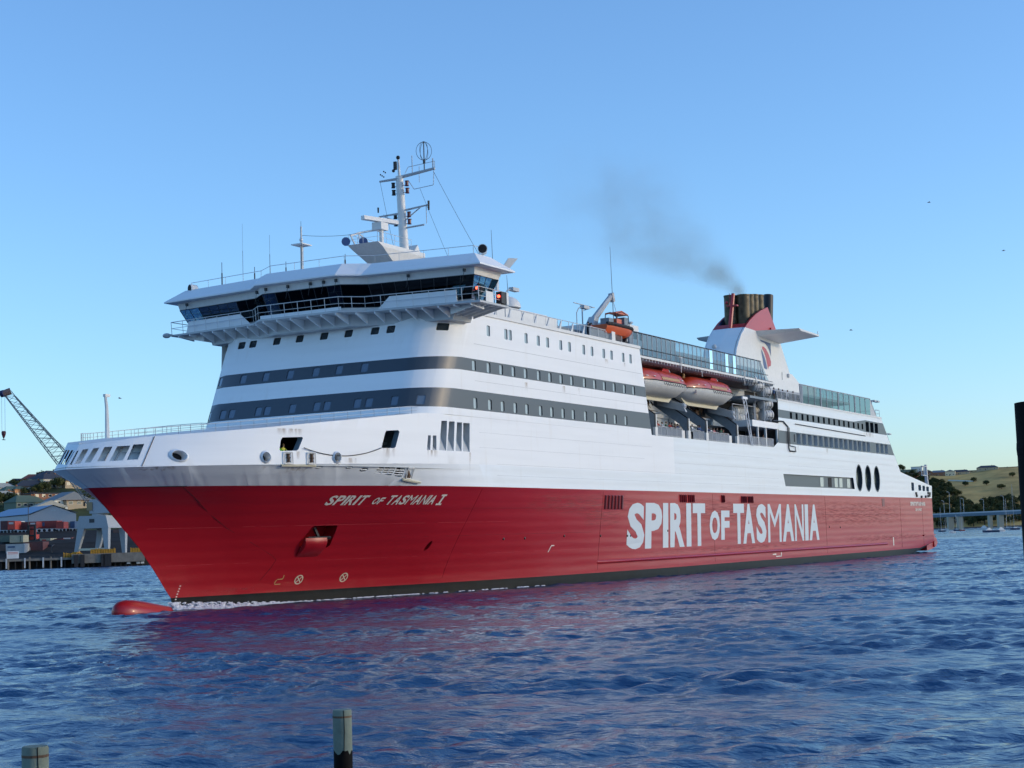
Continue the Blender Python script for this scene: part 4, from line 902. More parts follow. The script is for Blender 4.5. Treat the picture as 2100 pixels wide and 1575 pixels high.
# round life-raft canisters: each one a thing
raft = tag(MB().build('life_raft_canister', MT['cream']), None, None)
bpy.data.objects.remove(raft)
def canister(r, L, strap):
    o = empty('life_raft_canister', (0,0,0), None, 'life raft', 'life raft canisters racked behind the lifeboats', world=False)
    mb = MB(); mb.lathe((0,-L/2,0),(0,1,0),[(0,r*.45),(.06*L,r*.85),(.14*L,r),(.46*L,r),(.48*L,r*1.05),(.52*L,r*1.05),(.54*L,r),(.86*L,r),(.94*L,r*.85),(L,r*.45)],14)
    mb.build('canister_shell', mat('canister white', (.55,.57,.57), .45, noise=.2) if 'canister white' not in bpy.data.materials else bpy.data.materials['canister white'], o, smooth=True)
    mb = MB()
    for y in (-.25*L, .25*L): mb.lathe((0,y-.03,0),(0,1,0),[(0,r*1.03),(.06,r*1.03)],14)
    mb.build('canister_strap', MT['dgrey'], o)
    if strap: mb = MB(); mb.prism([(-r*.9,-L*.30,-r*.55),(-r*.2,-L*.47,-r*.9),(.2*r,-L*.47,-.6*r),(-r*.8,-L*.35,-.1*r)],[(-r*.9,L*.1,-r*.55),(-r*.2,L*.1,-r*.9),(.2*r,L*.1,-.6*r),(-r*.8,L*.1,-.1*r)]); mb.build('canister_label', MT['dark'], o)
    return o
def cabs(px, py, yy): p = aty(px, py, yy); return p
can1 = canister(.72, 1.9, True); can2 = canister(.62, 1.5, False)
big = [(1536,780,'highest of the big raft canisters, alone just under the glass screen'),(1551,792,'second big raft canister from the top, below the end of the glass screen'),(1567,803,'third big raft canister down, beside the open aft deck'),(1569,829,'fourth big raft canister down, above the gallery opening'),(1571,851,'lowest of the big raft canisters, resting by the gallery edge')]
for i, (px, py, lb) in enumerate(big):
    o = can1 if i == 0 else copy_tree(can1); place(o, aty(px, py, -11.6), R(62), lb)
sm = [(1507,843,'upper'),(1518.5,843,'upper'),(1544,842,'upper'),(1550,843,'upper'),(1507,856,'lower'),(1518.5,857,'lower'),(1545,855,'lower'),(1551,857,'lower')]
wd_ = ['leftmost','second from left','third from left','rightmost']
for i, (px, py, lb) in enumerate(sm):
    o = can2 if i == 0 else copy_tree(can2); place(o, aty(px, py, -9.6), R(62), f'small round raft canister in the {lb} row behind the white ladder, {wd_[i%4]}')
mb = MB()
for x, z0, z1 in ((112.9,18.4,23.6),(110.6,18.4,23.3),(106.9,18.4,20.5)): mb.tube((x,-12.2,z0),(x,-12.2,z1),.07,n=4); mb.tube((x,-11,z0),(x,-11,z1),.07,n=4)
mb.path([(103.5,-10.6,18.4),(103.5,-10.6,20.4),(110.5,-11,20.4)],.05); mb.build('raft_rack', MT['grey'], ship)
# emblem etc on the funnel follow
# ------------------------------------------------------------------ lifeboats
def lifeboat(cx, num, label):
    lb = empty('lifeboat', (cx, -10.6, 19.4), label, 'lifeboat', 'enclosed lifeboats hanging in the side recess')
    L, n = 13.6, 21; Rg = []; Cg = []
    for j in range(n):
        t = j/(n-1); w = 2.1*min(1, (.10+1.0*math.sin(math.pi/2*min(1, t*2.4)))**.75)*(1-.22*max(0, (t-.8)/.2)**2); w = min(2.1, w)
        kz = 19.75+1.0*max(0, 1-t*4.2)**1.7+.55*max(0, (t-.86)/.14)**2; x = cx-L/2+L*t; gz = 21.25
        Rg.append([(x,-10.6-w,gz),(x,-10.6-w*.99,20.85),(x,-10.6-w*.86,min(kz+.65,20.7)),(x,-10.6-w*.5,kz+.18),(x,-10.6-.1,kz),(x,-10.6+.1,kz),(x,-10.6+w*.5,kz+.18),(x,-10.6+w*.86,min(kz+.65,20.7)),(x,-10.6+w*.99,20.85),(x,-10.6+w,gz)])
        e = min(1, .15+math.sin(math.pi/2*min(1, t*3.4)))*(1-.5*max(0, (t-.86)/.14)**2); cz = gz+1.38*min(1, e)
        Cg.append([(x,-10.6-w*.985,gz),(x,-10.6-w*.97,gz+.45*e),(x,-10.6-w*.80,gz+1.02*e),(x,-10.6-w*.45,cz),(x,-10.6+w*.45,cz),(x,-10.6+w*.80,gz+1.02*e),(x,-10.6+w*.97,gz+.45*e),(x,-10.6+w*.985,gz)])
    mb = MB(); mb.rings(Rg); mb.build('boat_hull', MT['boatwhite'], lb, smooth=True)
    mb = MB(); mb.rings(Cg); mb.build('canopy', MT['orange'], lb, smooth=True)
    mb = MB(); mb.rings([[(x, -10.6-w_, z0), (x, -10.6-w_, z1), (x, -10.6+w_, z1), (x, -10.6+w_, z0)] for x, w_, z0, z1 in ((cx-5.6,.10,20.1,20.9),(cx-4.6,.12,19.5,20.1),(cx-3.6,.12,19.35,19.9),(cx+5.2,.12,19.35,19.9),(cx+5.9,.12,19.8,20.1))]); mb.build('keel', MT['cream2'], lb)
    mb = MB(); mb.path([(x, y-.03, z) for (x, y, z) in [r_[0] for r_ in Rg]], .055); mb.build('rubbing_rail', MT['rubber'], lb)
    mb = MB()
    a = [(cx-.9,.0),(cx+3.9,.0)]; mb.prism([(cx-.9,-12.72,21.42),(cx+3.9,-12.72,21.42),(cx+3.9,-12.68,21.7),(cx+3.9,-12.35,22.2),(cx+3.7,-11.7,22.46),(cx-1.1,-11.7,22.46),(cx-1.3,-12.35,22.2),(cx-1.0,-12.68,21.7)],[(cx-.9,-12.6,21.42),(cx+3.9,-12.6,21.42),(cx+3.9,-12.5,21.7),(cx+3.9,-12.2,22.1),(cx+3.7,-11.6,22.3),(cx-1.1,-11.6,22.3),(cx-1.3,-12.2,22.1),(cx-1.0,-12.5,21.7)]); mb.build('side_curtain', MT['amber'], lb)
    mb = MB(); mb.prism([(cx+1.2,-11.5,22.3),(cx+4.6,-11.5,22.3),(cx+4.6,-9.9,22.3),(cx+1.2,-9.9,22.3)],[(cx+2.6,-11.3,23.0),(cx+4.0,-11.3,23.0),(cx+4.0,-10.1,23.0),(cx+2.6,-10.1,23.0)]); mb.build('steering_hatch', MT['fred'], lb)
    mb = MB(); mb.prism([(cx+4.0,-11.35,22.95),(cx+4.6,-11.4,22.35),(cx+4.62,-10.0,22.35),(cx+4.02,-10.05,22.95)],[(cx+4.1,-11.35,23.0),(cx+4.7,-11.4,22.4),(cx+4.72,-10.0,22.4),(cx+4.12,-10.05,23.0)]); mb.build('hatch_window', MT['winsheen'], lb)
    mb = MB()
    for x in (cx-4.4, cx+4.9): mb.tube((x,-10.6,22.2),(x,-10.6,23.0),.16); mb.tube((x-.4,-10.6,22.6),(x+.4,-10.6,22.6),.08); mb.tube((x,-10.6,23),(x,-9.0,23.4),.05)
    mb.build('lifting_hook', MT['amber'], lb)
    mb = MB()
    for k in range(11): x = cx-.6+k*.62; mb.path([(x+.62*t, -12.74, 21.14-.28*math.sin(math.pi*t)) for t in (0,.25,.5,.75,1)], .022, n=4)
    mb.build('grab_line', MT['dgrey'], lb)
    for x in (cx-4.6, cx-3.2, cx+4.4):
        mb = MB(); mb.box((x,-12.72+.25*(x < cx-4),21.62),(x+.5,-12.66+.25*(x < cx-4),21.68)); mb.build('reflective_tape', MT['letter'], lb)
    V, Fc = glyph(num, .02); mb = MB()
    for v in V:
        wv_ = float(np.interp(cx-4.9+v[0]*.8, [r_[1][0] for r_ in Rg], [-r_[1][1]-10.6 for r_ in Rg])); mb.v.append((cx-4.9+v[0]*.8, -10.6-wv_-.04, 20.45+v[1]*.85))
    mb.f = [tuple(f) for f in Fc]; mb.m = [0]*len(Fc); mb.build('boat_number', MT['navy'], lb)
    return lb
lifeboat(78.1, '2', 'white lifeboat with orange canopy numbered 2, its bow hidden behind the superstructure edge')
lifeboat(92.6, '4', 'white lifeboat with orange canopy numbered 4, hanging aft of the other one')

# ------------------------------------------------------------------ funnel
pr = [(127.0,29.0),(127.5,30.13),(128.4,31.25),(129.5,32.33),(131.2,33.54),(133.3,34.75),(135.5,35.76),(138.0,36.68),(141.1,37.53)]
aftp = [(141.1,37.53),(144.1,34.77),(146.0,32.6),(147.9,30.4),(150.8,27.0)]
fw = [(125.6,23.7),(126.2,27.0)]+pr
def redz(x): return 33.6-.02*(x-131)
for sg in (-1, 1):
    P = [(x, z) for x, z in fw+aftp[1:]]+[(152.2,23.7)]
    mb = sheet(P, [], [[(131.2,33.55),(145.2,33.25)]], lambda x, z, s_=sg: (x, s_*2.5, z), lambda x, z: 1 if z > 33.55-.3/14*(x-131.2) else 0)
    mb.build('funnel_side', [MT['cream'], MT['fred']], ship)
    mb = sheet(P, [], [[(131.2,33.55),(145.2,33.25)]], lambda x, z, s_=sg: (x, s_*2.2, z), lambda x, z: 1 if z > 33.55-.3/14*(x-131.2) else 0)
    mb.build('funnel_side', [MT['cream'], MT['emblem']], ship)
    mb = MB(); mb.rings([[(x, sg*2.2, z), (x, sg*2.5, z)] for x, z in fw], close=False, cap=False, m=lambda j, k: 1 if fw[j][1] > 33.5 else 0); mb.build('funnel_edge', [MT['whiteup'], MT['fred']], ship)
    mb = MB(); mb.rings([[(x, sg*2.2, z), (x, sg*2.5, z)] for x, z in aftp], close=False, cap=False); mb.build('funnel_edge', MT['cream'], ship)
mb = MB(); q = fw[:7]+[(132.4,34.2)]
q = fw[:7]; mb.rings([[(x-.12*1, -2.2, z), (x-.35, 0, z+.02), (x-.12, 2.2, z)] for x, z in q], close=False, cap=False); mb.build('funnel_front', MT['whiteup'], ship)
mb = MB(); mb.rings([[(x-.02, -2.2, z), (x-.2, 0, z), (x-.02, 2.2, z)] for x, z in ((131.2,33.54),(132.3,34.25),(132.6,34.2),(133,32.8))], close=False, cap=False); mb.build('funnel_front', MT['fred'], ship)
mb = MB(); mb.quad((141.1,-2.2,37.4),(141.1,2.2,37.4),(152.2,2.2,23.7),(152.2,-2.2,23.7)); mb.quad((131.5,-2.2,33.0),(131.5,2.2,33.0),(144,2.2,33.4),(144,-2.2,33.4), m=1); mb.build('funnel_back', [MT['cream'], MT['dark']], ship)
for x, y, r_, z1 in ((134.6,.9,.9,38.85),(135.2,-.9,.95,38.85),(137.3,-.95,.8,39.1),(139.3,-.95,.8,39.35),(137.4,.9,.85,39.1),(141.5,-.9,.85,39.55),(139.8,.9,.85,39.4)):
    mb = MB(); mb.lathe((x,y,33.2),(.02,0,1),[(0,r_),(z1-33.2-.25,r_),(z1-33.2-.2,r_*1.05),(z1-33.2,r_*1.05),(z1-33.2,r_*.8),(z1-33.8,r_*.75)],16); mb.build('exhaust_pipe', MT['soot'], ship, smooth=True)
mb = MB(); mb.lathe((144.6,-1.0,33.5),(.18,0,1),[(0,.8),(6.6,.8),(6.6,.65),(6.2,.6)],14); mb.box((142.5,-1.3,37.6),(144.9,-.9,37.8)); mb.build('exhaust_pipe', MT['black2'], ship, smooth=True)
mb = MB(); mb.tube((131.1,-.2,33.2),(133.1,-.2,38.8),.32,.28,n=8); mb.box((132.2,-1.0,36.9),(132.9,.6,37.1)); mb.ball((132.4,.6,37.5),.25); mb.tube((132.8,.3,37),(132.9,.3,38.9),.05); mb.build('funnel_mast', MT['fred'], ship)
for sg in (-1, 1):
    mb = MB(); a = [(135.4,33.45),(145.3,32.9),(145.5,32.45),(136.5,32.75)]; b = [(138.6,33.65),(147.8,33.55),(147.9,33.3),(139.4,33.35)]
    mb.prism([(x,sg*2.45,z) for x, z in a],[(x,sg*8.0,z) for x, z in b]); mb.tube((147.6,sg*7.9,33.4),(147.6,sg*7.9,34.1),.06); mb.build('funnel_wing', MT['cream'], ship)
yy = -2.53
def pf(P, m, nm): mb = MB(); mb.quad(*[(x, yy, z) for x, z in P]); return mb.build(nm, MT[m], ship)
curve = [(139.6-1.8+3.8*t**1.0, 0) for t in (0,)]
def sheetp(P, m, y_): 
    mb = sheet(P, [], [], lambda x, z: (x, y_, z)); return mb.build('funnel_emblem', MT[m], ship)
sheetp([(137.0,32.3),(141.6,32.15),(141.5,30.2),(140.9,31.0),(140.1,31.6),(139.0,32.0),(137.4,32.1)], 'emblem', -2.53)
sheetp([(137.05,31.8),(137.3,31.0),(137.9,30.6),(138.6,30.0),(139.2,29.2),(139.5,28.4),(139.5,28.1),(138.3,28.2)], 'emblem', -2.53)
sheetp([(137.8,31.35),(138.5,31.4),(139.5,31.15),(140.6,30.4),(141.45,29.4),(141.2,28.75),(140.3,28.6),(139.95,28.15),(139.7,28.9),(139.3,29.7),(138.6,30.6),(137.9,31.0)], 'fred', -2.53)
mb = MB(); mb.box((141.6,-2.75,33.6),(142.3,-2.5,34.5)); mb.build('funnel_hatch', MT['fred'], ship)
mb = MB(); mb.ball((126.8,.6,30.6),.35); mb.lathe((148.3,-2.6,27.8),(0,-1,0),[(0,.35),(.3,.3)],8); mb.build('funnel_vent', MT['grey'], ship)
# funnel base house and small windows, blue board
mb = MB(); mb.box((118,-5.5,23.7),(153,5.5,26.2)); mb.prism([(146,-2.6,26.2),(156,-2.6,26.2),(156,2.6,26.2),(146,2.6,26.2)],[(146,-2.6,28.2),(150.5,-2.6,28.2),(150.5,2.6,28.2),(146,2.6,28.2)]); mb.build('funnel_house', MT['cream'], ship)
# ------------------------------------------------------------------ aft decks
mb = MB(); mb.box((115,-12.4,21.2),(162.9,12.4,21.42)); mb.build('aft_deck', MT['bgrey'], ship)
mb = MB(); mb.rings([[(162.85,y,21.45),(172.4,y,13.2),(172.4,y,12.9)] for y in (-12.45,12.45)], close=False, cap=False); mb.quad((172,-12.4,12.0),(172,12.4,12.0),(191.6,12.4,9.6),(191.6,-12.4,9.6)); mb.build('aft_end_plating', MT['cream'], ship)
mb = MB(); mb.box((114.9,-12.56,21.38),(163.0,-12.42,21.6)); mb.build('deck_edge_rim', MT['cream'], ship)
mb = MB(); mb.box((110.5,-9.4,23.4),(157,9.4,23.75)); mb.box((112,-7.4,21.4),(154,7,23.4)); mb.box((112,-7.5,22.0),(122,-7.38,23.1), m=1); mb.build('aft_deckhouse', [MT['grey'], MT['dark']], ship)
mb = MB(); mb.box((113.5,-9.5,23.8),(119.0,-9.4,24.9)); mb.build('blue_board', MT['emblem'], ship)
rail([(140,-9.2,23.75),(157,-9.2,23.75)], 1.1, step=1.6, r=.035, bars=2)
bar_rail(115.2, 124.6, 21.6, 1.1, -12.35, .2)
n = 12
for k in range(n):
    a, b = 125.2+(157.5-125.2)*k/n, 125.2+(157.5-125.2)*(k+1)/n; mb = MB()
    mb.quad((a,-12.4,21.6),(b,-12.4,21.6),(b,-12.4,24.15),(a,-12.4,24.15), m=1); mb.tube((a,-12.43,21.6),(a,-12.43,24.15),.05 if k % 3 else .11,n=4); mb.build('screen_pane', [MT['grey'], GLA := glass('aft screen glass', (.50,.62,.62), .55) if k == 0 else bpy.data.materials['aft screen glass']], ship)
mb = MB(); mb.quad((157.5,-12.4,21.6),(160.6,-12.4,21.6),(157.5,-12.4,24.15)); mb.tube((157.5,-12.4,24.15),(160.6,-12.4,21.6),.06,n=4); mb.tube((125.2,-12.4,24.17),(157.5,-12.4,24.17),.07,n=4); mb.tube((125.0,-12.4,21.6),(124.5,-12.4,24.2),.14,n=4); mb.build('screen_frame', MT['grey'], ship)
rail([(160.6,-12.3,21.6),(162.7,-12.3,21.6),(162.7,12.3,21.6)], 1.1, step=2, r=.03)
mb = MB(); mb.path([(161.5,-11.5,21.5),(161.5,-11.5,24.0),(162.3,-11.5,24.3)],.07); mb.box((162.2,-11.8,24.1),(163.2,-11.2,24.35)); mb.box((164.0,-11.8,24.1),(165.0,-11.2,24.35)); mb.tube((162.3,-11.5,24.3),(164.2,-11.5,24.3),.04); mb.build('deck_floodlight', MT['grey'], ship)
mb = MB(); mb.path([(165.5,-12.2,19.0),(167,-12.2,19.3),(167.9,-12.2,19.2)],.06); mb.box((167.6,-12.4,19.1),(168.6,-12.0,19.3)); mb.build('deck_floodlight', MT['grey'], ship)
p = aty(1901, 992, -10); mb = MB(); mb.tube((p.x,-10,11),(p.x-.3,-10,15.2),.34,.25,n=8); mb.box((p.x-3.2,-10.2,13.2),(p.x-.3,-9.9,13.35)); mb.box((p.x-3.2,-10.2,14.8),(p.x-.3,-9.9,14.95)); mb.tube((p.x-3.1,-10,13.2),(p.x-3.1,-10,14.9),.07); mb.tube((p.x-1.7,-10,13.2),(p.x-1.7,-10,14.9),.07); mb.build('stern_mast', MT['grey'], ship)

# ------------------------------------------------------------------ people
def body(lean, armfwd, female, mats, child=1.0):
    """one continuous skinned figure, feet at z=0, facing -Y"""
    h = .92*child
    J = {'pelvis':(0,0,1.0),'chest':(0,-.05*lean,1.32),'neck':(0,-.10*lean,1.53),'head0':(0,-.13*lean,1.60),'head1':(0,-.15*lean,1.74)}
    for s, n_ in ((-1,'l'),(1,'r')):
        J['sh'+n_] = (s*.19,-.07*lean,1.46); J['el'+n_] = (s*.27,-.12*lean-.18*armfwd,1.20); J['wr'+n_] = (s*.17 if armfwd > .5 else s*.27,-.12*lean-.42*armfwd,1.02+.12*armfwd); J['ha'+n_] = (s*.14 if armfwd > .5 else s*.27,-.12*lean-.50*armfwd,.94+.18*armfwd)
        J['hip'+n_] = (s*.10,0,.92); J['kn'+n_] = (s*.12,-.03,.50); J['an'+n_] = (s*.13,.02,.09); J['to'+n_] = (s*.15,-.16,.04)
    ed = [('pelvis','chest'),('chest','neck'),('neck','head0'),('head0','head1')]
    for n_ in 'lr': ed += [('chest','sh'+n_),('sh'+n_,'el'+n_),('el'+n_,'wr'+n_),('wr'+n_,'ha'+n_),('pelvis','hip'+n_),('hip'+n_,'kn'+n_),('kn'+n_,'an'+n_),('an'+n_,'to'+n_)]
    rad = {'pelvis':(.16,.12),'chest':(.19,.13),'neck':(.06,.06),'head0':(.075,.085),'head1':(.085,.10),'sh':(.075,.075),'el':(.052,.052),'wr':(.038,.038),'ha':(.045,.03),'hip':(.10,.10),'kn':(.065,.065),'an':(.05,.05),'to':(.045,.035)}
    ks = list(J); me = bpy.data.meshes.new('p'); me.from_pydata([tuple(c_*h for c_ in J[k]) for k in ks], [(ks.index(a), ks.index(b)) for a, b in ed], [])
    o = bpy.data.objects.new('p', me); COL.objects.link(o); mod = o.modifiers.new('s', 'SKIN')
    for i, k in enumerate(ks):
        r_ = rad.get(k) or rad[k[:-1]]; me.skin_vertices[0].data[i].radius = (r_[0]*h, r_[1]*h)
    me.skin_vertices[0].data[0].use_root = True
    sb = o.modifiers.new('b', 'SUBSURF'); sb.levels = 1; sb.render_levels = 1
    dg = bpy.context.evaluated_depsgraph_get(); m2 = bpy.data.meshes.new_from_object(o.evaluated_get(dg)); bpy.data.objects.remove(o)
    m2.materials.clear()
    for q in mats: m2.materials.append(q)     # skin, top, trousers, shoes
    for p in m2.polygons:
        c_ = p.center/h; hand = abs(c_.x) > .1 and (c_.z < 1.0 and c_.y < -.3 or (armfwd < .5 and abs(c_.x) > .22 and c_.z < 1.0)); 
        p.material_index = 0 if c_.z > 1.55 or hand else 1 if c_.z > .93 or abs(c_.x) > .2 and c_.z > .9 else 2 if c_.z > .12 else 3
        p.use_smooth = True
    return m2, h, lean
skin = mat('skin', (.42,.24,.17), .6); shoe = mat('shoe', (.02,.02,.02), .6); hairm = [mat('dark hair', (.025,.015,.01), .6), mat('brown hair', (.12,.07,.03), .6), mat('grey hair', (.3,.28,.26), .6)]
hiv = mat('hi vis', (.28,.75,.05), .6); hivy = mat('hi vis yellow', (.65,.62,.08), .6)
COLS = dict(red=(.45,.04,.03), orange=(.6,.15,.04), black=(.02,.02,.025), navy=(.03,.05,.13), blue=(.06,.14,.32), white=(.7,.7,.68), grey=(.25,.26,.28), brown=(.14,.08,.05), pink=(.6,.25,.24), green=(.06,.14,.08))
CM = {k: mat(k+' clothing', v, .8) for k, v in COLS.items()}
_proto = {}
def person(loc, rz, top, trou, hair, label, lean=.6, arm=1.0, grp=None, sc=1.0, topm=None):
    key = (lean, arm)
    if key not in _proto: _proto[key] = body(lean, arm, False, [skin, CM['red'], CM['black'], shoe])
    m0, h, le = _proto[key]; me = m0.copy(); me.materials[1] = topm or CM[top]; me.materials[2] = CM[trou]
    o = bpy.data.objects.new('person', me); COL.objects.link(o); o.location = loc; o.rotation_euler.z = rz; o.scale = (sc, sc, sc); tag(o, label, 'person', grp)
    mb = MB(); hy = -.15*lean*h; mb.rings([[(x*.098*h*f, hy+.018+y*.112*h*f, 1.735*h+dz) for x, y in [(math.cos(a), math.sin(a)) for a in np.linspace(0, 2*math.pi, 9)[:-1]]] for dz, f in ((-.10,.55),(-.02,1.0),(.05,.98),(.10,.62),(.12,.1))]); hr = mb.build('hair', hairm[hair], None, smooth=True); hr.parent = o
    mb = MB(); mb.ball((0,hy-.118*h,1.685*h),.018,n=6,k=4)
    for s in (-1, 1): mb.ball((s*.035,hy-.098*h,1.71*h),.011,n=6,k=4,m=1)
    fc = mb.build('face', [skin, shoe], None); fc.parent = o
    return o
G1 = 'passengers at the rail of the boat deck'
rows = [(75.5,'grey','black',0,'person in grey with raised arms leaning at the foremost davit post'),(76.1,'orange','navy',0,'person in orange top nearest the front end of the boat deck rail'),(76.8,'red','black',1,'person in red top beside the one in orange at the front of the rail'),(78.0,'white','navy',1,'person in white top in the forward group at the boat deck rail'),(79.1,'green','black',0,'person in dark green top under the first lifeboat'),(80.1,'red','black',0,'person in bright red jacket in the middle of the forward rail'),(80.7,'black','navy',0,'person in black jacket just aft of the red jacket'),(81.6,'brown','black',1,'person in brown top near the aft end of the forward rail'),(82.4,'navy','black',0,'person in navy top beside the white deck box'),
        (86.6,'white','black',2,'person in white top in the short middle rail bay'),(88.4,'navy','navy',0,'person in navy jacket in the short middle rail bay'),(88.9,'blue','black',0,'person in blue top against the middle davit post'),
        (90.7,'brown','black',1,'person in brown top at the front of the aft rail bay'),(91.6,'navy','black',0,'person in navy hood in the aft rail bay'),(92.4,'white','blue',2,'person in white shirt in the aft rail bay'),(93.3,'pink','navy',1,'person in pink top in the aft rail bay'),(94.3,'black','black',0,'person in black coat in the aft rail bay'),(95.6,'green','navy',0,'person in dark green coat near the aft end of the rail'),(96.3,'red','black',0,'person in red scarf colours furthest aft along the second lifeboat')]
random.seed(9)
for x, t_, tr, hr, lb in rows: person((x, -12.0-.0*x, 15.2), random.uniform(-.5,.4), t_, tr, hr, lb, lean=.6, arm=1.0, grp=G1, sc=random.uniform(.95,1.05))
G2 = 'passengers on the upper deck by the rescue boat'
for x, y, t_, tr, hr, lb in ((61.0,-11.7,'black','black',0,'tall person in black jacket on the top deck, nearest the bridge'),(61.9,-11.6,'pink','navy',0,'person in pink top on the top deck rail'),(64.3,-11.2,'blue','blue',0,'person in blue jacket on the top deck by the rescue boat'),(65.3,-11.6,'brown','black',1,'person in brown top hunched beside the rail locker')): person((x,y,24.5), random.uniform(-.4,.4), t_, tr, hr, lb, lean=.6, arm=1.0, grp=G2)
G3 = 'passengers on the open aft deck'
for x, y, t_, tr, hr, lb in ((115.4,-11.9,'blue','brown',0,'person in blue shirt standing by the raft canisters on the aft deck'),(117.3,-11.9,'black','black',0,'person in black coat at the aft deck rail'),(119.4,-11.7,'black','navy',0,'person in dark top beside the white shirt on the aft deck'),(120.8,-11.9,'white','black',1,'person in white shirt on the aft deck'),(123.0,-11.9,'black','black',0,'person in black top nearest the glass screen of the aft deck')): person((x,y,21.45), random.uniform(-.5,.5), t_, tr, hr, lb, lean=.2, arm=0.0, grp=G3)
person((13.55,-8.25,10.65), .2, 'green', 'navy', 0, 'deckhand in bright green high visibility jacket in the forward mooring port', lean=.6, arm=1.0, grp='deckhands in the mooring port', topm=hiv, sc=1.06)
person((14.25,-8.35,10.65), -.2, 'green', 'navy', 1, 'deckhand in yellow high visibility jacket beside the green one in the mooring port', lean=.6, arm=1.0, grp='deckhands in the mooring port', topm=hivy, sc=.98)
for x in (107.9, 111.4, 112.4): person((x,-11.6,15.2), random.uniform(-.6,.6), random.choice(['brown','black']), 'black', 0, {107.9:'person in dark clothes behind the white ladder',111.4:'person in dark clothes between the two white deck posts',112.4:'person in dark clothes furthest aft on the boat deck'}[x], lean=.2, arm=0.0, grp=G1)

# ------------------------------------------------------------------ smoke
def smoke():
    m = bpy.data.materials.new('exhaust smoke'); m.use_nodes = True; n = m.node_tree.nodes; l = m.node_tree.links; n.clear()
    o = n.new('ShaderNodeOutputMaterial'); v = n.new('ShaderNodeVolumePrincipled'); l.new(v.outputs[0], o.inputs[1])
    v.inputs['Color'].default_value = (.34,.28,.20,1); v.inputs['Absorption Color'].default_value = (.28,.24,.18,1)
    g = n.new('ShaderNodeNewGeometry'); sx = n.new('ShaderNodeSeparateXYZ'); l.new(g.outputs['Position'], sx.inputs[0])
    def M(op, a, b=None, c=None):
        q = n.new('ShaderNodeMath'); q.operation = op
        for i, w_ in enumerate((a, b, c)):
            if w_ is None: continue
            if hasattr(w_, 'links'): l.new(w_, q.inputs[i])
            else: q.inputs[i].default_value = w_
        return q.outputs[0]
    t = M('DIVIDE', M('SUBTRACT', 137.0, sx.outputs[0]), 52.0)           # 0 at the pipes, 1 far forward
    tc = M('MAXIMUM', t, 0.0)
    cz = M('ADD', 39.3, M('MULTIPLY', tc, 6.6)); cz = M('ADD', cz, M('MULTIPLY', M('SINE', M('MULTIPLY', tc, 9.0)), .5))
    rad = M('ADD', .8, M('MULTIPLY', M('POWER', tc, 1.05), 8.0))
    dz = M('DIVIDE', M('SUBTRACT', sx.outputs[2], cz), rad); dy = M('DIVIDE', sx.outputs[1], rad)
    d2 = M('ADD', M('MULTIPLY', dz, dz), M('MULTIPLY', dy, dy)); fall = M('EXPONENT', M('MULTIPLY', d2, -1.3))
    ns = n.new('ShaderNodeTexNoise'); ns.inputs['Scale'].default_value = .17; ns.inputs['Detail'].default_value = 5; ns.inputs['Roughness'].default_value = .6; l.new(g.outputs['Position'], ns.inputs['Vector'])
    nn = n.new('ShaderNodeMapRange'); nn.inputs[1].default_value = .42; nn.inputs[2].default_value = .66; l.new(ns.outputs[0], nn.inputs[0])
    st_ = n.new('ShaderNodeMapRange'); st_.inputs[1].default_value = -.02; st_.inputs[2].default_value = .02; l.new(t, st_.inputs[0])
    dens = M('MULTIPLY', M('MULTIPLY', fall, M('ADD', nn.outputs[0], M('ADD', .05, M('MULTIPLY', .9, M('EXPONENT', M('MULTIPLY', tc, -9.0)))))), M('MULTIPLY', st_.outputs[0], M('DIVIDE', .24, M('ADD', .5, M('MULTIPLY', tc, 4.2)))))
    en = n.new('ShaderNodeMapRange'); en.inputs[1].default_value = 1.0; en.inputs[2].default_value = .8; l.new(tc, en.inputs[0])
    l.new(M('MULTIPLY', dens, en.outputs[0]), v.inputs['Density'])
    mb = MB(); mb.hex([(83,-10,39.2),(137,-2.5,38.95),(137,2.5,38.95),(83,10,39.2),(83,-10,55),(137,-2.5,42),(137,2.5,42),(83,10,55)])
    o_ = mb.build('smoke', m, None); tag(o_, None, None, kind='stuff'); tag(o_, 'thin brown grey exhaust smoke drifting forward from the funnel pipes', 'smoke'); return o_
smoke()
# bow wave foam
random.seed(3); mb = MB()
for k in range(1300):
    t = random.random()**1.5; x = 10.9+17*t; p0 = low(math.sqrt(max(0, x-11.1)/68.9), .3); w_ = (2.6*math.sin(math.pi*min(1, t*1.5+.10))+.12)*max(.05, (1-t)**1.6); f = random.random()
    h = (.60*max(0, 1-t*1.5)+.10)*(1-f)**1.2; r_ = random.uniform(.05,.16)*(1.15-.7*t); mb.ball((x, -(p0[1]-.02)-w_*f, h*random.uniform(.0,1.0)), r_*random.uniform(1,2.6), r_, r_*.55, n=6, k=3)
o = mb.build('foam', MT['foam'], None, smooth=True); tag(o, 'white bow wave foam curling along the waterline by the stem', 'foam', kind='stuff')
mb = MB()
for k in range(70):
    x = random.choice([random.uniform(24,34), random.uniform(30,52)]); p0 = low(math.sqrt((x-11)/69), .05); y = -p0[1]-random.uniform(.0,.5); a = random.uniform(.15,.6); mb.rings([[(x+a*math.cos(t), y+.12*math.sin(t), .05) for t in np.linspace(0, 6.28, 7)[:-1]],[(x+a*.5*math.cos(t), y+.05*math.sin(t), .12) for t in np.linspace(0, 6.28, 7)[:-1]]])
o = mb.build('foam', MT['foam'], None); tag(o, 'small broken foam flecks along the dark waterline amidships', 'foam', kind='stuff')
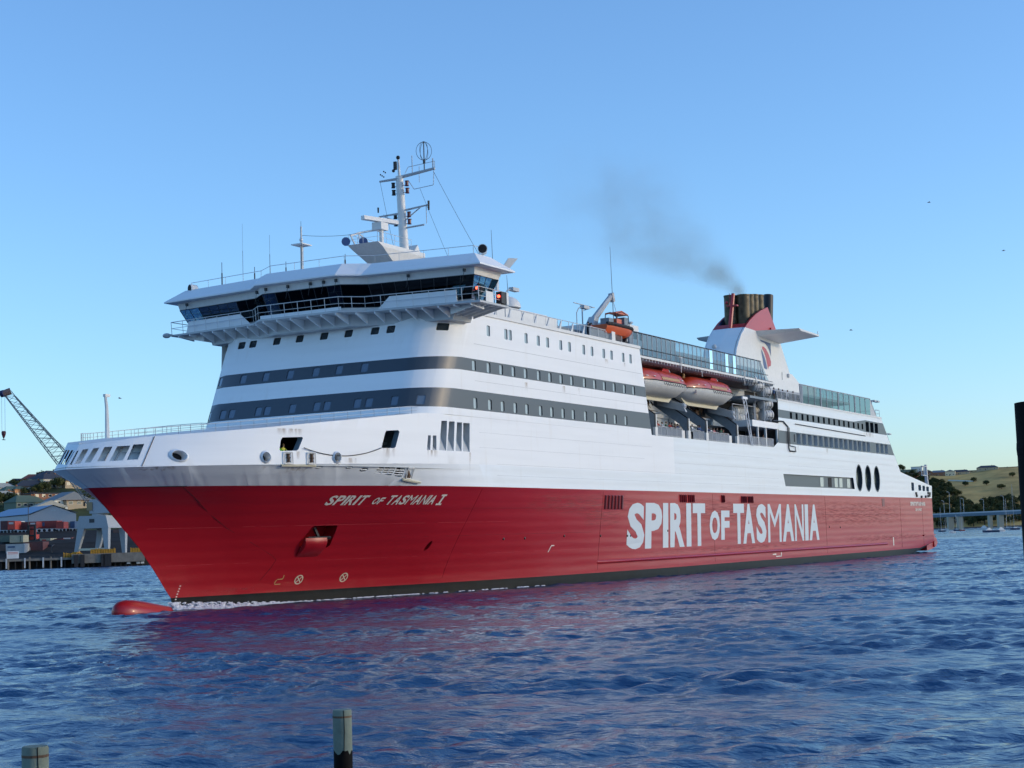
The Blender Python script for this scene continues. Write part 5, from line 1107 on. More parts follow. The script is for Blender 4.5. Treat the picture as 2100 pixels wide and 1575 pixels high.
# ------------------------------------------------------------------ water
def water():
    m = bpy.data.materials.new('harbour water'); m.use_nodes = True; n = m.node_tree.nodes; l = m.node_tree.links; p = n['Principled BSDF']
    p.inputs['Base Color'].default_value = (.004, .050, .135, 1); p.inputs['Roughness'].default_value = .10; p.inputs['IOR'].default_value = 1.33
    g = n.new('ShaderNodeNewGeometry')
    def nz(scale, det, rotz=0.5, rough=.5):
        mp = n.new('ShaderNodeMapping'); mp.inputs['Scale'].default_value = scale; mp.inputs['Rotation'].default_value = (0,0,rotz); l.new(g.outputs['Position'], mp.inputs[0])
        t = n.new('ShaderNodeTexNoise'); t.inputs['Scale'].default_value = 1; t.inputs['Detail'].default_value = det; t.inputs['Roughness'].default_value = rough; l.new(mp.outputs[0], t.inputs['Vector']); return t.outputs[0]
    prev = None
    for sc_, det, dist, rot in (((1.3,.8,1),3,.16,-.35),((4.5,3.0,1),4,.06,-.6)):
        b = n.new('ShaderNodeBump'); b.inputs['Strength'].default_value = 1; b.inputs['Distance'].default_value = dist; l.new(nz(sc_, det, rot), b.inputs['Height'])
        if prev: l.new(prev, b.inputs['Normal'])
        prev = b.outputs[0]
    l.new(prev, p.inputs['Normal'])
    # wind patches change the roughness a little
    r_ = n.new('ShaderNodeMapRange'); r_.inputs[1].default_value = .4; r_.inputs[2].default_value = .65; r_.inputs[3].default_value = .08; r_.inputs[4].default_value = .20
    l.new(nz((.012,.045,1), 3, .5), r_.inputs[0]); l.new(r_.outputs[0], p.inputs['Roughness']); return m
WATER = water()
mb = MB(); S = 9000; mb.quad((-S,-S,-.35),(S,-S,-.35),(S,S,-.35),(-S,S,-.35)); o = mb.build('water', WATER, None); tag(o, None, None, kind='structure'); o['label'] = 'blue harbour water reaching to the far shores'
def waves():
    # real wave shapes on the near water: a sum of many small wave trains, calmer and rougher in patches
    nr, nc = 1450, 640; az = math.atan2(CFW.y, CFW.x); F_ = np.array([math.cos(az), math.sin(az)]); N_ = np.array([math.sin(az), -math.cos(az)])
    f = 12+np.linspace(0, 1, nr)**1.25*560; lat = np.linspace(-1, 1, nc)
    FF = np.repeat(f[:, None], nc, 1); LL = lat[None, :]*(FF*math.tan(R(23.5))+10)
    X = CP.x+FF*F_[0]+LL*N_[0]; Y = CP.y+FF*F_[1]+LL*N_[1]; Z = np.zeros_like(X); rg = np.random.RandomState(7); n = 84
    for i in range(n):
        lam = .62*10**(rg.rand()**1.5*.86); a_ = az+math.pi+rg.randn()*.62; k = 2*math.pi/lam; sl = .165*math.sqrt(2/n)*(1.0 if lam < 4 else .75)
        ph = k*(X*math.cos(a_)+Y*math.sin(a_))+rg.rand()*6.28; s_ = np.sin(ph); Z += sl/k*(s_+.22*np.cos(2*ph))
    P = np.zeros_like(X)
    for i in range(9):
        lam = rg.uniform(14, 70); a_ = az+rg.randn()*.9; P += np.sin(2*math.pi/lam*(X*math.cos(a_)*1.6+Y*math.sin(a_))+rg.rand()*6.28)
    Z *= np.clip(1+.16*P, .45, 1.6)
    ed = np.clip((1-np.abs(lat))*14, 0, 1)[None, :]*np.clip((572-FF)/120, 0, 1)*np.clip((FF-12)/6, 0, 1); Z = Z*ed
    co = np.stack([X, Y, Z], -1).reshape(-1, 3).astype(np.float32); idx = np.arange(nr*nc).reshape(nr, nc)
    q = np.stack([idx[:-1, :-1], idx[:-1, 1:], idx[1:, 1:], idx[1:, :-1]], -1).reshape(-1, 4)
    me = bpy.data.meshes.new('water'); me.vertices.add(len(co)); me.vertices.foreach_set('co', co.ravel()); me.loops.add(q.size); me.loops.foreach_set('vertex_index', q.ravel().astype(np.int32))
    me.polygons.add(len(q)); me.polygons.foreach_set('loop_start', (np.arange(len(q))*4).astype(np.int32)); me.polygons.foreach_set('loop_total', np.full(len(q), 4, np.int32)); me.polygons.foreach_set('use_smooth', np.ones(len(q), bool))
    me.update(calc_edges=True); me.materials.append(WATER); o = bpy.data.objects.new('water', me); COL.objects.link(o); tag(o, None, None, kind='structure'); o['label'] = 'choppy blue water round the ferry'
waves()
FRZ = R(-61.28)        # facing the camera: local x runs to the right of the picture, local y away
RX = Vector((math.cos(FRZ), math.sin(FRZ), 0)); RY = Vector((-math.sin(FRZ), math.cos(FRZ), 0))

# ------------------------------------------------------------------ terrain
def hz(u): return 1104.3-.0322*(u-1050)      # horizon row
TL = ([ -700,-200,0,60,120,200,300,500,700,900],[30,33,37,39,41,41,42,42,42,42])   # left ridge height by column
def left_h(u, d):
    top = float(np.interp(u, *TL)); f = max(0, min(1, (d-650)/260)); f = f*f*(3-2*f)
    return 12.6+(top-12.6)*f+1.2*math.sin(u*.03+d*.02)*f
def grid(name, us, ds, hf, m, label):
    mb = MB(); Rg = []
    for d in ds: Rg.append([Vector((gx(u, d).x, gx(u, d).y, hf(u, d))) for u in us])
    mb.rings(Rg, close=False, cap=False); o = mb.build(name, m, None, smooth=True); return tag(o, label, None, kind='structure')
scrub = mat('dry grass hillside', (.20,.155,.055), .9, noise=.45, nscale=.06)
def grassmat(name, a, b, sc_):
    m = mat(name, a, .95, spec=.1); n = m.node_tree.nodes; l = m.node_tree.links; p = n['Principled BSDF']; g = n.new('ShaderNodeNewGeometry')
    t = n.new('ShaderNodeTexNoise'); t.inputs['Scale'].default_value = sc_; t.inputs['Detail'].default_value = 8; t.inputs['Roughness'].default_value = .65; l.new(g.outputs['Position'], t.inputs['Vector'])
    r_ = n.new('ShaderNodeValToRGB'); r_.color_ramp.elements[0].position = .38; r_.color_ramp.elements[0].color = (*b, 1); r_.color_ramp.elements[1].position = .60; r_.color_ramp.elements[1].color = (*a, 1)
    l.new(t.outputs[0], r_.inputs[0]); l.new(r_.outputs[0], p.inputs['Base Color']); return m
GL = grassmat('suburban slope', (.10,.10,.035), (.035,.045,.018), .05); GR = grassmat('dry golden hillside', (.70,.44,.15), (.38,.25,.09), .016)
grid('hill', np.linspace(-900, 1000, 60), list(np.linspace(640, 940, 16))+[1100,1400], lambda u, d: left_h(u, d) if d <= 940 else left_h(u, 940)*(1-(d-940)/520), GL, 'suburban hillside rising behind the wharf sheds')
RS = 1730
TR = ([1500,1700,1850,1900,1950,2000,2050,2100,2200,2500,3300],[70,78,84,80,78,80,84,84,85,88,95])
def right_h(u, d):
    if d < 1950: return 0.4
    top = float(np.interp(u, *TR)); f = max(0, min(1, (d-1950)/470)); s_ = f**.8*.95+.05*f
    return .5+(top-.5)*s_+1.5*math.sin(u*.05+d*.013)*min(1, f*2)*(1-f)
def RD(d): return d
grid('hill', np.linspace(1300, 2700, 80), list(np.linspace(1950, 2430, 24))+[2700,3200], lambda u, d: right_h(u, d) if d <= 2430 else right_h(u, 2430)*(1-(d-2430)/900), GR, 'dry golden hillside with dark trees beyond the bridge')
mb = MB(); mb.rings([[gx(u, 1925, -1), gx(u, 1940, 1.2), gx(u, 1960, 1.0)] for u in np.linspace(1300, 2700, 40)], close=False, cap=False); tag(mb.build('shore', mat('shore rock', (.06,.05,.04), .9, noise=.5, nscale=.3), None), 'dark rocky shore under the far hill', None, kind='structure')

# ------------------------------------------------------------------ trees
def leafmat(name, a, b):
    m = mat(name, a, .85, spec=.15); n = m.node_tree.nodes; l = m.node_tree.links; p = n['Principled BSDF']; oi = n.new('ShaderNodeObjectInfo'); g = n.new('ShaderNodeNewGeometry')
    t = n.new('ShaderNodeTexNoise'); t.inputs['Scale'].default_value = .45; t.inputs['Detail'].default_value = 3; l.new(g.outputs['Position'], t.inputs['Vector'])
    ad = n.new('ShaderNodeMath'); ad.operation = 'MULTIPLY_ADD'; ad.inputs[1].default_value = .5; l.new(oi.outputs['Random'], ad.inputs[0]); l.new(t.outputs[0], ad.inputs[2])
    r_ = n.new('ShaderNodeValToRGB'); r_.color_ramp.elements[0].position = .40; r_.color_ramp.elements[0].color = (*a, 1); r_.color_ramp.elements[1].position = 1.0; r_.color_ramp.elements[1].color = (*b, 1)
    l.new(ad.outputs[0], r_.inputs[0]); l.new(r_.outputs[0], p.inputs['Base Color']); return m
LEAF = leafmat('evergreen foliage', (.022,.036,.014), (.085,.085,.03)); BARK = mat('bark', (.07,.05,.035), .9)
def tree_proto(seed, h, r, n_, tall=1.0):
    rnd = random.Random(seed); o = empty('tree', (0,0,0), None, 'tree', None, world=False)
    mb = MB(); mb.tube((0,0,-.8),(0,0,h*.45),.045*h,.03*h,n=6)
    L = []
    for k in range(5):
        a = rnd.uniform(0, 6.28); e = (r*.5*math.cos(a), r*.5*math.sin(a), h*rnd.uniform(.5,.8)); mb.tube((0,0,h*rnd.uniform(.25,.42)), e, .022*h, .008*h, n=4)
        L.append((e, r*rnd.uniform(.38,.6)))
    L.append(((0,0,h*.82), r*.5))
    mb.build('trunk', BARK, o)
    mb = MB()
    for k in range(n_):
        c, q = rnd.choice(L); v = Vector((rnd.gauss(0,1),rnd.gauss(0,1),rnd.gauss(0,.8*tall))).normalized()*q*rnd.uniform(.55,1.08); p = Vector(c)+v
        if p.z < h*.18: continue
        s_ = r*rnd.uniform(.07,.17); u = Vector((rnd.gauss(0,1),rnd.gauss(0,1),rnd.gauss(0,1))).normalized(); w_ = u.cross(v).normalized() if u.cross(v).length > .01 else Vector((1,0,0)); x = (v.normalized()+u*.6).cross(w_).normalized()
        mb.quad(p-w_*s_, p+x*s_*.7, p+w_*s_, p-x*s_*.7)
    mb.build('crown', LEAF, o); return o
PT = [tree_proto(1,9,4.2,900), tree_proto(2,12,4.5,1000), tree_proto(3,7,4.0,800,.7)]
used = set()
def tree(kind, loc, s_, label, grp, sx=1.0):
    o = PT[kind] if kind not in used else copy_tree(PT[kind]); used.add(kind)
    o.location = loc; o.rotation_euler.z = random.uniform(0, 6.28); o.scale = (s_*sx, s_*sx, s_); o['label'] = label; o['group'] = grp; return o
random.seed(21)
GT = 'trees on the suburban hill'
lt = [(20,862,8.5,2,'small round tree at the left edge behind the pale two storey house'),(26,900,10,0,'dark bushy tree on the skyline between the first houses'),(64,905,10,0,'rounded tree on the skyline left of the orange house'),(87,905,12,1,'tall narrow tree on the skyline right of the orange house'),(112,910,11,0,'broad dark tree on the skyline near the crane boom'),(126,908,11,0,'second broad dark tree on the skyline at the crane boom'),(138,912,10,0,'dark tree on the skyline just right of the crane boom'),
      (40,880,8,2,'low bush row tree below the skyline houses'),(52,882,8,2,'second low tree below the skyline houses'),(8,800,9,0,'dark tree mass at the lower left of the hill'),(18,802,10,1,'tall dark tree at the lower left of the hill'),(30,800,9,0,'dark tree right of the tall one at the lower left'),(-4,800,10,0,'dark tree cut by the left edge of the picture'),
      (118,842,8,2,'green bush in front of the cream terrace'),(129,845,7,2,'small bush at the right of the cream terrace'),(75,835,7,2,'small bush on the grass bank'),(88,835,8,2,'second bush on the grass bank'),(48,836,7,2,'bush beside the brick house'),(160,790,6,2,'round bush near the crane portal top'),(175,788,7,2,'larger round bush above the crane portal'),(150,850,8,2,'bush under the skyline houses beside the bow'),(100,870,7,2,'bush between the dark roofs'),(44,788,7,0,'dark shrub beside the low green roof')]
for u, d, h, k, lb in lt: tree(k, Vector((gx(u,d).x, gx(u,d).y, left_h(u,d)-.3)), h*.72/(9,12,7)[k], lb, GT, 1.15)
GF = 'trees of the dark wood on the far hillside'
def woodtop(u): return float(np.interp(u, [1840,1880,1905,1930,1950,1975,2000,2030,2100], [2420,2410,2380,2330,2270,2200,2130,2080,2040]))
cnt = 0; random.seed(5)
bound = ([1845,1880,1900,1930,1950,1965,1985,2000,2030,2060,2100],[957,965,972,980,988,1003,1022,1030,1022,1018,1012])
cells = []
for d in np.arange(1962, 2420, 23):
    for u in np.arange(1842, 2108, 7.2):
        uu = u+random.uniform(-3,3); dd = d+random.uniform(-10,10); z = right_h(uu, dd); y = hz(uu)-(z+9-4.6)/dd*CF
        if y > float(np.interp(uu, *bound)): cells.append((uu, dd, z))
random.shuffle(cells); cells = sorted(cells[:280], key=lambda c_: c_[1])
for i, (u, d, z) in enumerate(cells):
    s_ = random.uniform(.8, 1.25); tree(random.choice((0,0,1)), Vector((gx(u,d).x, gx(u,d).y, z-1.5)), s_, 'dark evergreen tree in the dense wood on the far hillside', GF, 1.25)
for u, d in ((1985,2250),(2003,2290),(2060,2190),(2085,2300),(2030,2240)): tree(2, Vector((gx(u,d).x, gx(u,d).y, right_h(u,d)-.5)), 1.0, 'lone dark bush on the golden grass slope', 'bushes on the golden slope', 1.4)

# ------------------------------------------------------------------ houses
WALL = {k: mat('house wall '+k, v, .85, noise=.08) for k, v in dict(cream=(.74,.62,.42), white=(.80,.77,.68), brick=(.30,.13,.07), orange=(.58,.28,.13), tan=(.50,.38,.24), green=(.16,.20,.15), dark=(.10,.09,.09)).items()}
ROOF = {k: mat('roof '+k, v, .8, noise=.15) for k, v in dict(dark=(.05,.055,.07), brown=(.13,.075,.05), red=(.22,.07,.05), green=(.10,.14,.10), grey=(.20,.22,.24), pale=(.5,.46,.38)).items()}
def house(name, u, d, w, dep, h, wall, roof, label, z=None, rt='hip', rz=0, nw=3, storeys=1, rh=None, grp='houses on the suburban hill', balcony=False):
    base = gx(u, d); zz = (left_h(u, d) if u < 1000 else right_h(u, d)) if z is None else z
    o = empty(name, (base.x, base.y, zz), label, 'house', grp, rz=FRZ+rz, world=False); rh = rh or w*.2
    mb = MB(); mb.box((-w/2,-dep/2,-2.5),(w/2,dep/2,h)); mb.build('wall', WALL[wall], o)
    mb = MB(); e = .5
    if rt == 'hip': mb.prism([(-w/2-e,-dep/2-e,h),(w/2+e,-dep/2-e,h),(w/2+e,dep/2+e,h),(-w/2-e,dep/2+e,h)],[(-w/2+dep*.4,-.15,h+rh),(w/2-dep*.4,-.15,h+rh),(w/2-dep*.4,.15,h+rh),(-w/2+dep*.4,.15,h+rh)])
    elif rt == 'gable': mb.prism([(-w/2-e,-dep/2-e,h),(w/2+e,-dep/2-e,h),(0,-dep/2-e,h+rh)],[(-w/2-e,dep/2+e,h),(w/2+e,dep/2+e,h),(0,dep/2+e,h+rh)])
    else: mb.box((-w/2-e,-dep/2-e,h),(w/2+e,dep/2+e,h+.4))
    rf = mb.build('roof', ROOF[roof], o)
    if rt == 'hip' and w > 9: mb = MB(); mb.box((w*.18,-.5,h+rh*.4),(w*.18+.8,.4,h+rh+.7)); mb.build('chimney', WALL['brick'], rf)
    for s_ in range(storeys):
        z0 = s_*2.9+1.0
        for k in range(nw):
            x = -w/2+w*(k+.5)/nw; ww = min(1.9, w/nw*.55); mb = MB(); mb.box((x-ww/2,-dep/2-.06,z0),(x+ww/2,-dep/2+.02,z0+1.35)); mb.box((x-ww/2+.1,-dep/2-.08,z0+.1),(x+ww/2-.1,-dep/2-.05,z0+1.25), m=1); mb.build('window', [MT['cream'], MT['win']], o)
        mb = MB(); mb.box((w/2-.02,-dep*.2,z0),(w/2+.06,dep*.2,z0+1.4)); mb.build('window', MT['win'], o)
    mb = MB(); mb.box((-w*.1,-dep/2-.05,0),(-w*.1+.95,-dep/2+.02,2.05)); mb.build('door', MT['dark'], o)
    if balcony:
        mb = MB(); mb.box((-w/2,-dep/2-1.6,2.7),(w/2,-dep/2,2.85))
        for k in range(6): x = -w/2+w*k/5; mb.tube((x,-dep/2-1.5,0),(x,-dep/2-1.5,3.7),.07,n=4)
        mb.tube((-w/2,-dep/2-1.5,3.7),(w/2,-dep/2-1.5,3.7),.06,n=4); mb.build('balcony', MT['cream'], o)
    return o
Hs = [(3,850,13,9,5.4,'cream','pale','pale cream two storey house at the left edge of the hill','hip',2),(8,826,11,8,3.2,'cream','pale','low cream house below the two storey one at the left edge','hip',1),(24,838,12,8,4.0,'orange','green','orange brick house with green roof above the wharf','hip',1),(38,838,8,8,4.2,'orange','green','smaller orange brick house with lit end wall','hip',1),
      (44,905,16,9,3,'green','dark','dark house with long roof on the skyline left of the red roof','hip',1),(72,900,14,9,4.0,'orange','red','orange house with red roof on the skyline','hip',1),(83,902,8,7,4.8,'cream','red','tall cream house beside the orange skyline house','hip',2),(103,895,12,9,5.2,'white','dark','white house with dark roof below the skyline trees','hip',2),(98,912,9,8,5.5,'white','pale','pale flat fronted house on the skyline left of the broad trees','hip',2),
      (119,890,17,9,3.3,'white','dark','long white terrace with lit front under the dark trees','hip',1),(86,862,11,9,4.6,'cream','dark','cream house with dark roof and verandah posts','hip',1),(103,856,15,9,3.9,'cream','dark','wide cream house with white balcony rail in the middle of the hill','hip',1),(127,862,14,8,3.0,'orange','brown','low tan house right of the balcony house','hip',1),(66,850,16,9,3.0,'dark','dark','dark roofed house left of the verandah house','hip',1),
      (149,905,8,7,4.2,'white','red','small white house with red roof just left of the bow','hip',1),(154,880,12,8,3.2,'white','dark','white house with dark roof right beside the bow','hip',1),(143,850,11,8,3.2,'tan','dark','tan house with a dark roof on the right of the hill','hip',1),
      (52,785,17,9,2.8,'green','green','low house with faded green roof among the lower shrubs','hip',1),(110,800,30,10,2.6,'brick','dark','long low brown building below the grass bank','flat',1),(140,772,20,9,2.8,'white','grey','long white low building above the crane portal','gable',1),(172,770,20,9,2.6,'tan','brown','low tan building at the bow above the wharf','flat',1),(100,760,15,8,2.5,'white','pale','small pale shed roof behind the warehouse ridge','gable',1)]
for u, d, w, dp, h, wl, rf, lb, rt_, st_ in Hs: house('house', u, d, w, dp, h, wl, rf, lb, rt=rt_, rz=R(random.Random(u).uniform(28,55)), nw=max(2, int(w/3.4)), storeys=st_, balcony=(u == 103 and d == 856))
GHR = 'houses along the far ridge'
for u, d, w, dp, h, wl, rf, lb, rt_, st_ in ((1866,2400,30,16,6,'green','dark','long dark green house with glazed top at the left end of the far ridge','flat',2),(1888,2405,15,12,11,'white','pale','white block with bright roof terrace beside the long dark green house','flat',3),(1862,2360,22,12,3.5,'orange','brown','orange brown house below the long dark green one','hip',1),(1878,2352,16,12,4,'brick','brown','brick house half hidden by trees under the white block','hip',1),
      (1905,2400,22,12,4,'brick','brown','low brown roofed house on the ridge left of the cream gable','hip',1),(1932,2398,24,12,4.5,'brick','grey','house with wide grey roof left of the cream gable','hip',1),(1957,2395,14,12,6.2,'cream','grey','bright cream gabled house on the far ridge','gable',1),(1978,2400,26,12,3.6,'tan','dark','tan house with dark hipped roof right of the cream gable','hip',1),(2034,2410,30,14,3.5,'tan','dark','lone house with dark hipped roof on the golden hill top','hip',1),(2005,2440,24,10,2.0,'dark','dark','dark flat roofline on the ridge between the houses','flat',1),(2075,2450,44,8,1.6,'brick','brown','long low brick roofline at the right end of the ridge','flat',1)):
    house('house', u, d, w, dp, h, wl, rf, lb, rt=rt_, rz=R(-22), nw=3, storeys=st_, grp=GHR, z=right_h(u, min(d, 2430))-.5, rh=3.2 if rt_ != 'gable' else 2.4)
mb = MB(); a = gx(1951, 2330, right_h(1951,2330)+.0); pts = [gx(u, 2325-(u-1951)*.6, right_h(u, 2325-(u-1951)*.6)) for u in np.linspace(1951, 2004, 12)]
for p, q in zip(pts[:-1], pts[1:]): mb.hex([p+Vector((0,0,-1)), q+Vector((0,0,-1)), q+RY*.4+Vector((0,0,-1)), p+RY*.4+Vector((0,0,-1)), p+Vector((0,0,1.6)), q+Vector((0,0,1.6)), q+RY*.4+Vector((0,0,1.6)), p+RY*.4+Vector((0,0,1.6))])
tag(mb.build('garden_wall', WALL['white'], None), 'white boundary wall stepping down the golden slope below the cream gable', 'wall')

# ------------------------------------------------------------------ wharf
conc = mat('old concrete', (.22,.20,.17), .85, noise=.35, nscale=.8, streak=.3); tim = mat('dark wet timber', (.03,.028,.025), .9, noise=.4)
asph = mat('wharf asphalt', (.050,.048,.046), 1, spec=.05, noise=.3, nscale=.3)
WD = Vector((gx(300,507).x-gx(0,507).x, gx(300,507).y-gx(0,507).y, 0)).normalized(); WO = gx(0, 507); WN = Vector((-WD.y, WD.x, 0))
if WN.dot(RY) < 0: WN = -WN
def wp(s_, t_, z): return WO+WD*s_+WN*t_+Vector((0,0,z))
def umap(u): return (u)/300*(gx(300,507)-gx(0,507)).length
mb = MB(); mb.hex([wp(-60,-.5,-3),wp(90,-.5,-3),wp(90,170,-3),wp(-60,170,-3),wp(-60,9,3.1),wp(90,9,3.1),wp(90,170,3.1),wp(-60,170,3.1)]); 
mb = MB(); mb.rings([[wp(s_, t_, z_) for t_, z_ in ((10,3.1),(30,3.6),(42,5.2),(54,8.0),(68,9.3),(92,12.4),(150,12.8),(200,12.7))] for s_ in np.linspace(-300,300,20)], close=False, cap=False); tag(mb.build('ground', asph, None), 'asphalt container yard behind the wharf edge', None, kind='structure')
wh = empty('wharf', tuple(wp(0,0,0)), 'old wharf with timber fender piles, concrete deck edge and white rail posts', 'wharf')
mb = MB(); a, b = -75, umap(145)
mb.hex([wp(a,0,2.5),wp(b,0,2.5),wp(b,10,2.5),wp(a,10,2.5),wp(a,0,3.15),wp(b,0,3.15),wp(b,10,3.15),wp(a,10,3.15)]); mb.build('deck_slab', conc, wh)
mb = MB(); mb.quad(wp(-75,6,-1),wp(120,6,-1),wp(120,6,3.0),wp(-75,6,3.0)); mb.build('back_wall', tim, wh)
for k, s_ in enumerate(np.arange(-10, b, 2.05)):
    mb = MB(); mb.tube(wp(s_,.6,-1.5), wp(s_,.6,2.6 if k % 3 else 3.6), .22 if k % 3 else .30, n=6); mb.build('timber_pile', tim if k % 3 else conc, wh)
for s_ in np.arange(-9, b, 5.3):
    mb = MB(); mb.hex([wp(s_,-.3,.4),wp(s_+.45,-.3,.4),wp(s_+.45,.0,.4),wp(s_,.0,.4),wp(s_,-.3,3.4),wp(s_+.45,-.3,3.4),wp(s_+.45,0,3.4),wp(s_,0,3.4)]); mb.build('fender_post', MT['grey'], wh)
mb = MB(); c0, c1 = umap(145), umap(296)
mb.hex([wp(c0,-1,1.3),wp(c1,-1,1.3),wp(c1,12,1.3),wp(c0,12,1.3),wp(c0,-1,4.1),wp(c1,-1,4.1),wp(c1,12,4.1),wp(c0,12,4.1)]); mb.build('berth_wall', conc, wh)
for s_ in (umap(150), umap(163), umap(205), umap(210), umap(218)):
    mb = MB(); mb.hex([wp(s_,-1.6,.2),wp(s_+1.2,-1.6,.2),wp(s_+1.2,-1,.2),wp(s_,-1,.2),wp(s_,-1.6,3.9),wp(s_+1.2,-1.6,3.9),wp(s_+1.2,-1,3.9),wp(s_,-1,3.9)]); mb.build('rubber_fender', MT['rubber'], wh)
mb = MB()
for s_ in np.arange(c0, c1, 1.6): mb.tube(wp(s_,.5,-1.5), wp(s_,.5,1.4), .3, n=6)
mb.quad(wp(c0,3,-1),wp(c1,3,-1),wp(c1,3,1.4),wp(c0,3,1.4)); mb.build('timber_pile', tim, wh)
mb = MB()
for u in (259, 279, 288): p = wp(umap(u),.1,.6); mb.hex([p+WD*x+WN*y+Vector((0,0,z)) for x, y, z in ((0,0,0),(1,0,0),(1,.3,0),(0,.3,0),(0,0,.6),(1,0,.6),(1,.3,.6),(0,.3,.6))])
mb.build('white_buoy_block', MT['cream'], wh)
mb = MB(); mb.path([wp(s_,.5,4.05) for s_ in (umap(-5), umap(60), umap(140))], .035)
for s_ in np.arange(umap(-5), umap(140), 1.5): mb.tube(wp(s_,.5,3.1), wp(s_,.5,4.1), .04, n=4)
mb.build('edge_fence', MT['dgrey'], wh)
sg = empty('notice_board', tuple(wp(umap(13), 0, 3)), 'white notice board with red and grey lines of print on the wharf edge', 'sign'); 
mb = MB(); q = [wp(umap(13.5),-.35,z) for z in (0,)]; x0, x1 = umap(13.5), umap(38); mb.hex([wp(x0,-.35,3.4),wp(x1,-.35,3.4),wp(x1,-.25,3.4),wp(x0,-.25,3.4),wp(x0,-.35,5.6),wp(x1,-.35,5.6),wp(x1,-.25,5.6),wp(x0,-.25,5.6)]); mb.build('board', MT['cream'], sg)
mb = MB()
for z in (5.1, 4.7): mb.quad(wp(x0+.3,-.37,z),wp(x1-.3,-.37,z),wp(x1-.3,-.37,z+.16),wp(x0+.3,-.37,z+.16))
for z in (4.3, 4.0, 3.7): mb.quad(wp(x0+.3,-.37,z),wp(x1-.6,-.37,z),wp(x1-.6,-.37,z+.08),wp(x0+.3,-.37,z+.08), m=1)
mb.build('print', [MT['fred'], MT['grey']], sg)
# yellow fender racks on the berth
yel = mat('yellow machinery', (.55,.27,.02), .55, noise=.25, nscale=2)
for u0, u1, lb in ((128,166,'long row of yellow ochre mooring dolphins left of the crane leg'),(184,206,'yellow fender rack between the crane legs'),(206,236,'tallest yellow fender rack under the right crane leg'),(267,290,'yellow fender rack at the far right of the berth')):
    o = empty('fender_rack', tuple(wp(umap(u0), 2, 4.1)), lb, 'fender rack', 'yellow racks on the berth edge'); mb = MB(); x0, x1 = umap(u0), umap(u1); z0 = 3.15 if u0 < 140 else 4.1
    for s_ in np.arange(x0, x1, .75): h = random.uniform(.9,1.7); mb.hex([wp(s_,1.2,z0),wp(s_+.5,1.2,z0),wp(s_+.5,2,z0),wp(s_,2,z0),wp(s_,1.2,z0+h),wp(s_+.45,1.2,z0+h*.8),wp(s_+.45,2,z0+h*.8),wp(s_,2,z0+h)])
    mb.build('rack_bars', yel, o); mb = MB(); mb.hex([wp(x0,2,z0),wp(x1,2,z0),wp(x1,3,z0),wp(x0,3,z0),wp(x0,2,z0+1.3),wp(x1,2,z0+1.3),wp(x1,3,z0+1.3),wp(x0,3,z0+1.3)]); mb.build('rack_beam', yel, o)
# warehouse
corr = mat('blue corrugated roofing', (.16,.27,.42), .45, noise=.1); wallw = mat('pale warehouse cladding', (.46,.45,.46), .7, noise=.05)
d0 = 640; A = at(63,1071,d0); 
w0 = empty('warehouse', (gx(108,d0).x, gx(108,d0).y, 8.0), 'big warehouse with pale gable end and long blue roof', 'warehouse', rz=FRZ, world=False)
k_ = d0/CF*1.03; gw = 90*k_; zt = lambda v, u=108: 4.6+(hz(u)-v)/CF*d0-8.0
ez, rz_ = zt(1056), zt(1040)
mb = MB(); mb.prism([(-gw/2,0,0),(gw/2,0,0),(gw/2,0,ez-.6),(0,0,rz_-.2),(-gw/2,0,ez-.6)],[(-gw/2-30,42,0),(gw/2-30,42,0),(gw/2-30,42,ez-.6),(-30,42,rz_-.2),(-gw/2-30,42,ez-.6)]); mb.build('wall', wallw, w0)
mb = MB()
def rp(f, side_, y): 
    x = (f*gw/2)*side_; return (x-30*y/42, y, rz_-(rz_-ez)*f+.02)
for k in range(16):
    y0, y1 = -.6+43*k/16, -.6+43*(k+1)/16
    for s_ in (-1, 1): mb.quad(rp(0,s_,y0), rp(1.06,s_,y0), rp(1.06,s_,y1-.15), rp(0,s_,y1-.15))
mb.build('roof', corr, w0); mb = MB(); mb.box((-.6,-.08,rz_-2.4),(1.2,-.02,rz_-1.9)); mb.build('gable_vent', MT['grey'], w0)
o = empty('warehouse', (gx(22,660).x, gx(22,660).y, 3.1), 'lower blue roofed shed running out of the picture on the left', 'warehouse', rz=FRZ, world=False)
mb = MB(); mb.box((-34,0,0),(8.5,20,6.8)); mb.build('wall', mat('blue wall', (.20,.30,.45), .6), o); mb = MB()
for k in range(14): x = -34+3.05*k; mb.quad((x,-.5,6.8),(x+2.95,-.5,6.8),(x+2.95+5,16,11.6),(x+5,16,11.6))
mb.quad((-34,-.3,6.6),(8.6,-.3,6.6),(8.6,-.3,6.9),(-34,-.3,6.9)); mb.build('roof', corr, o)
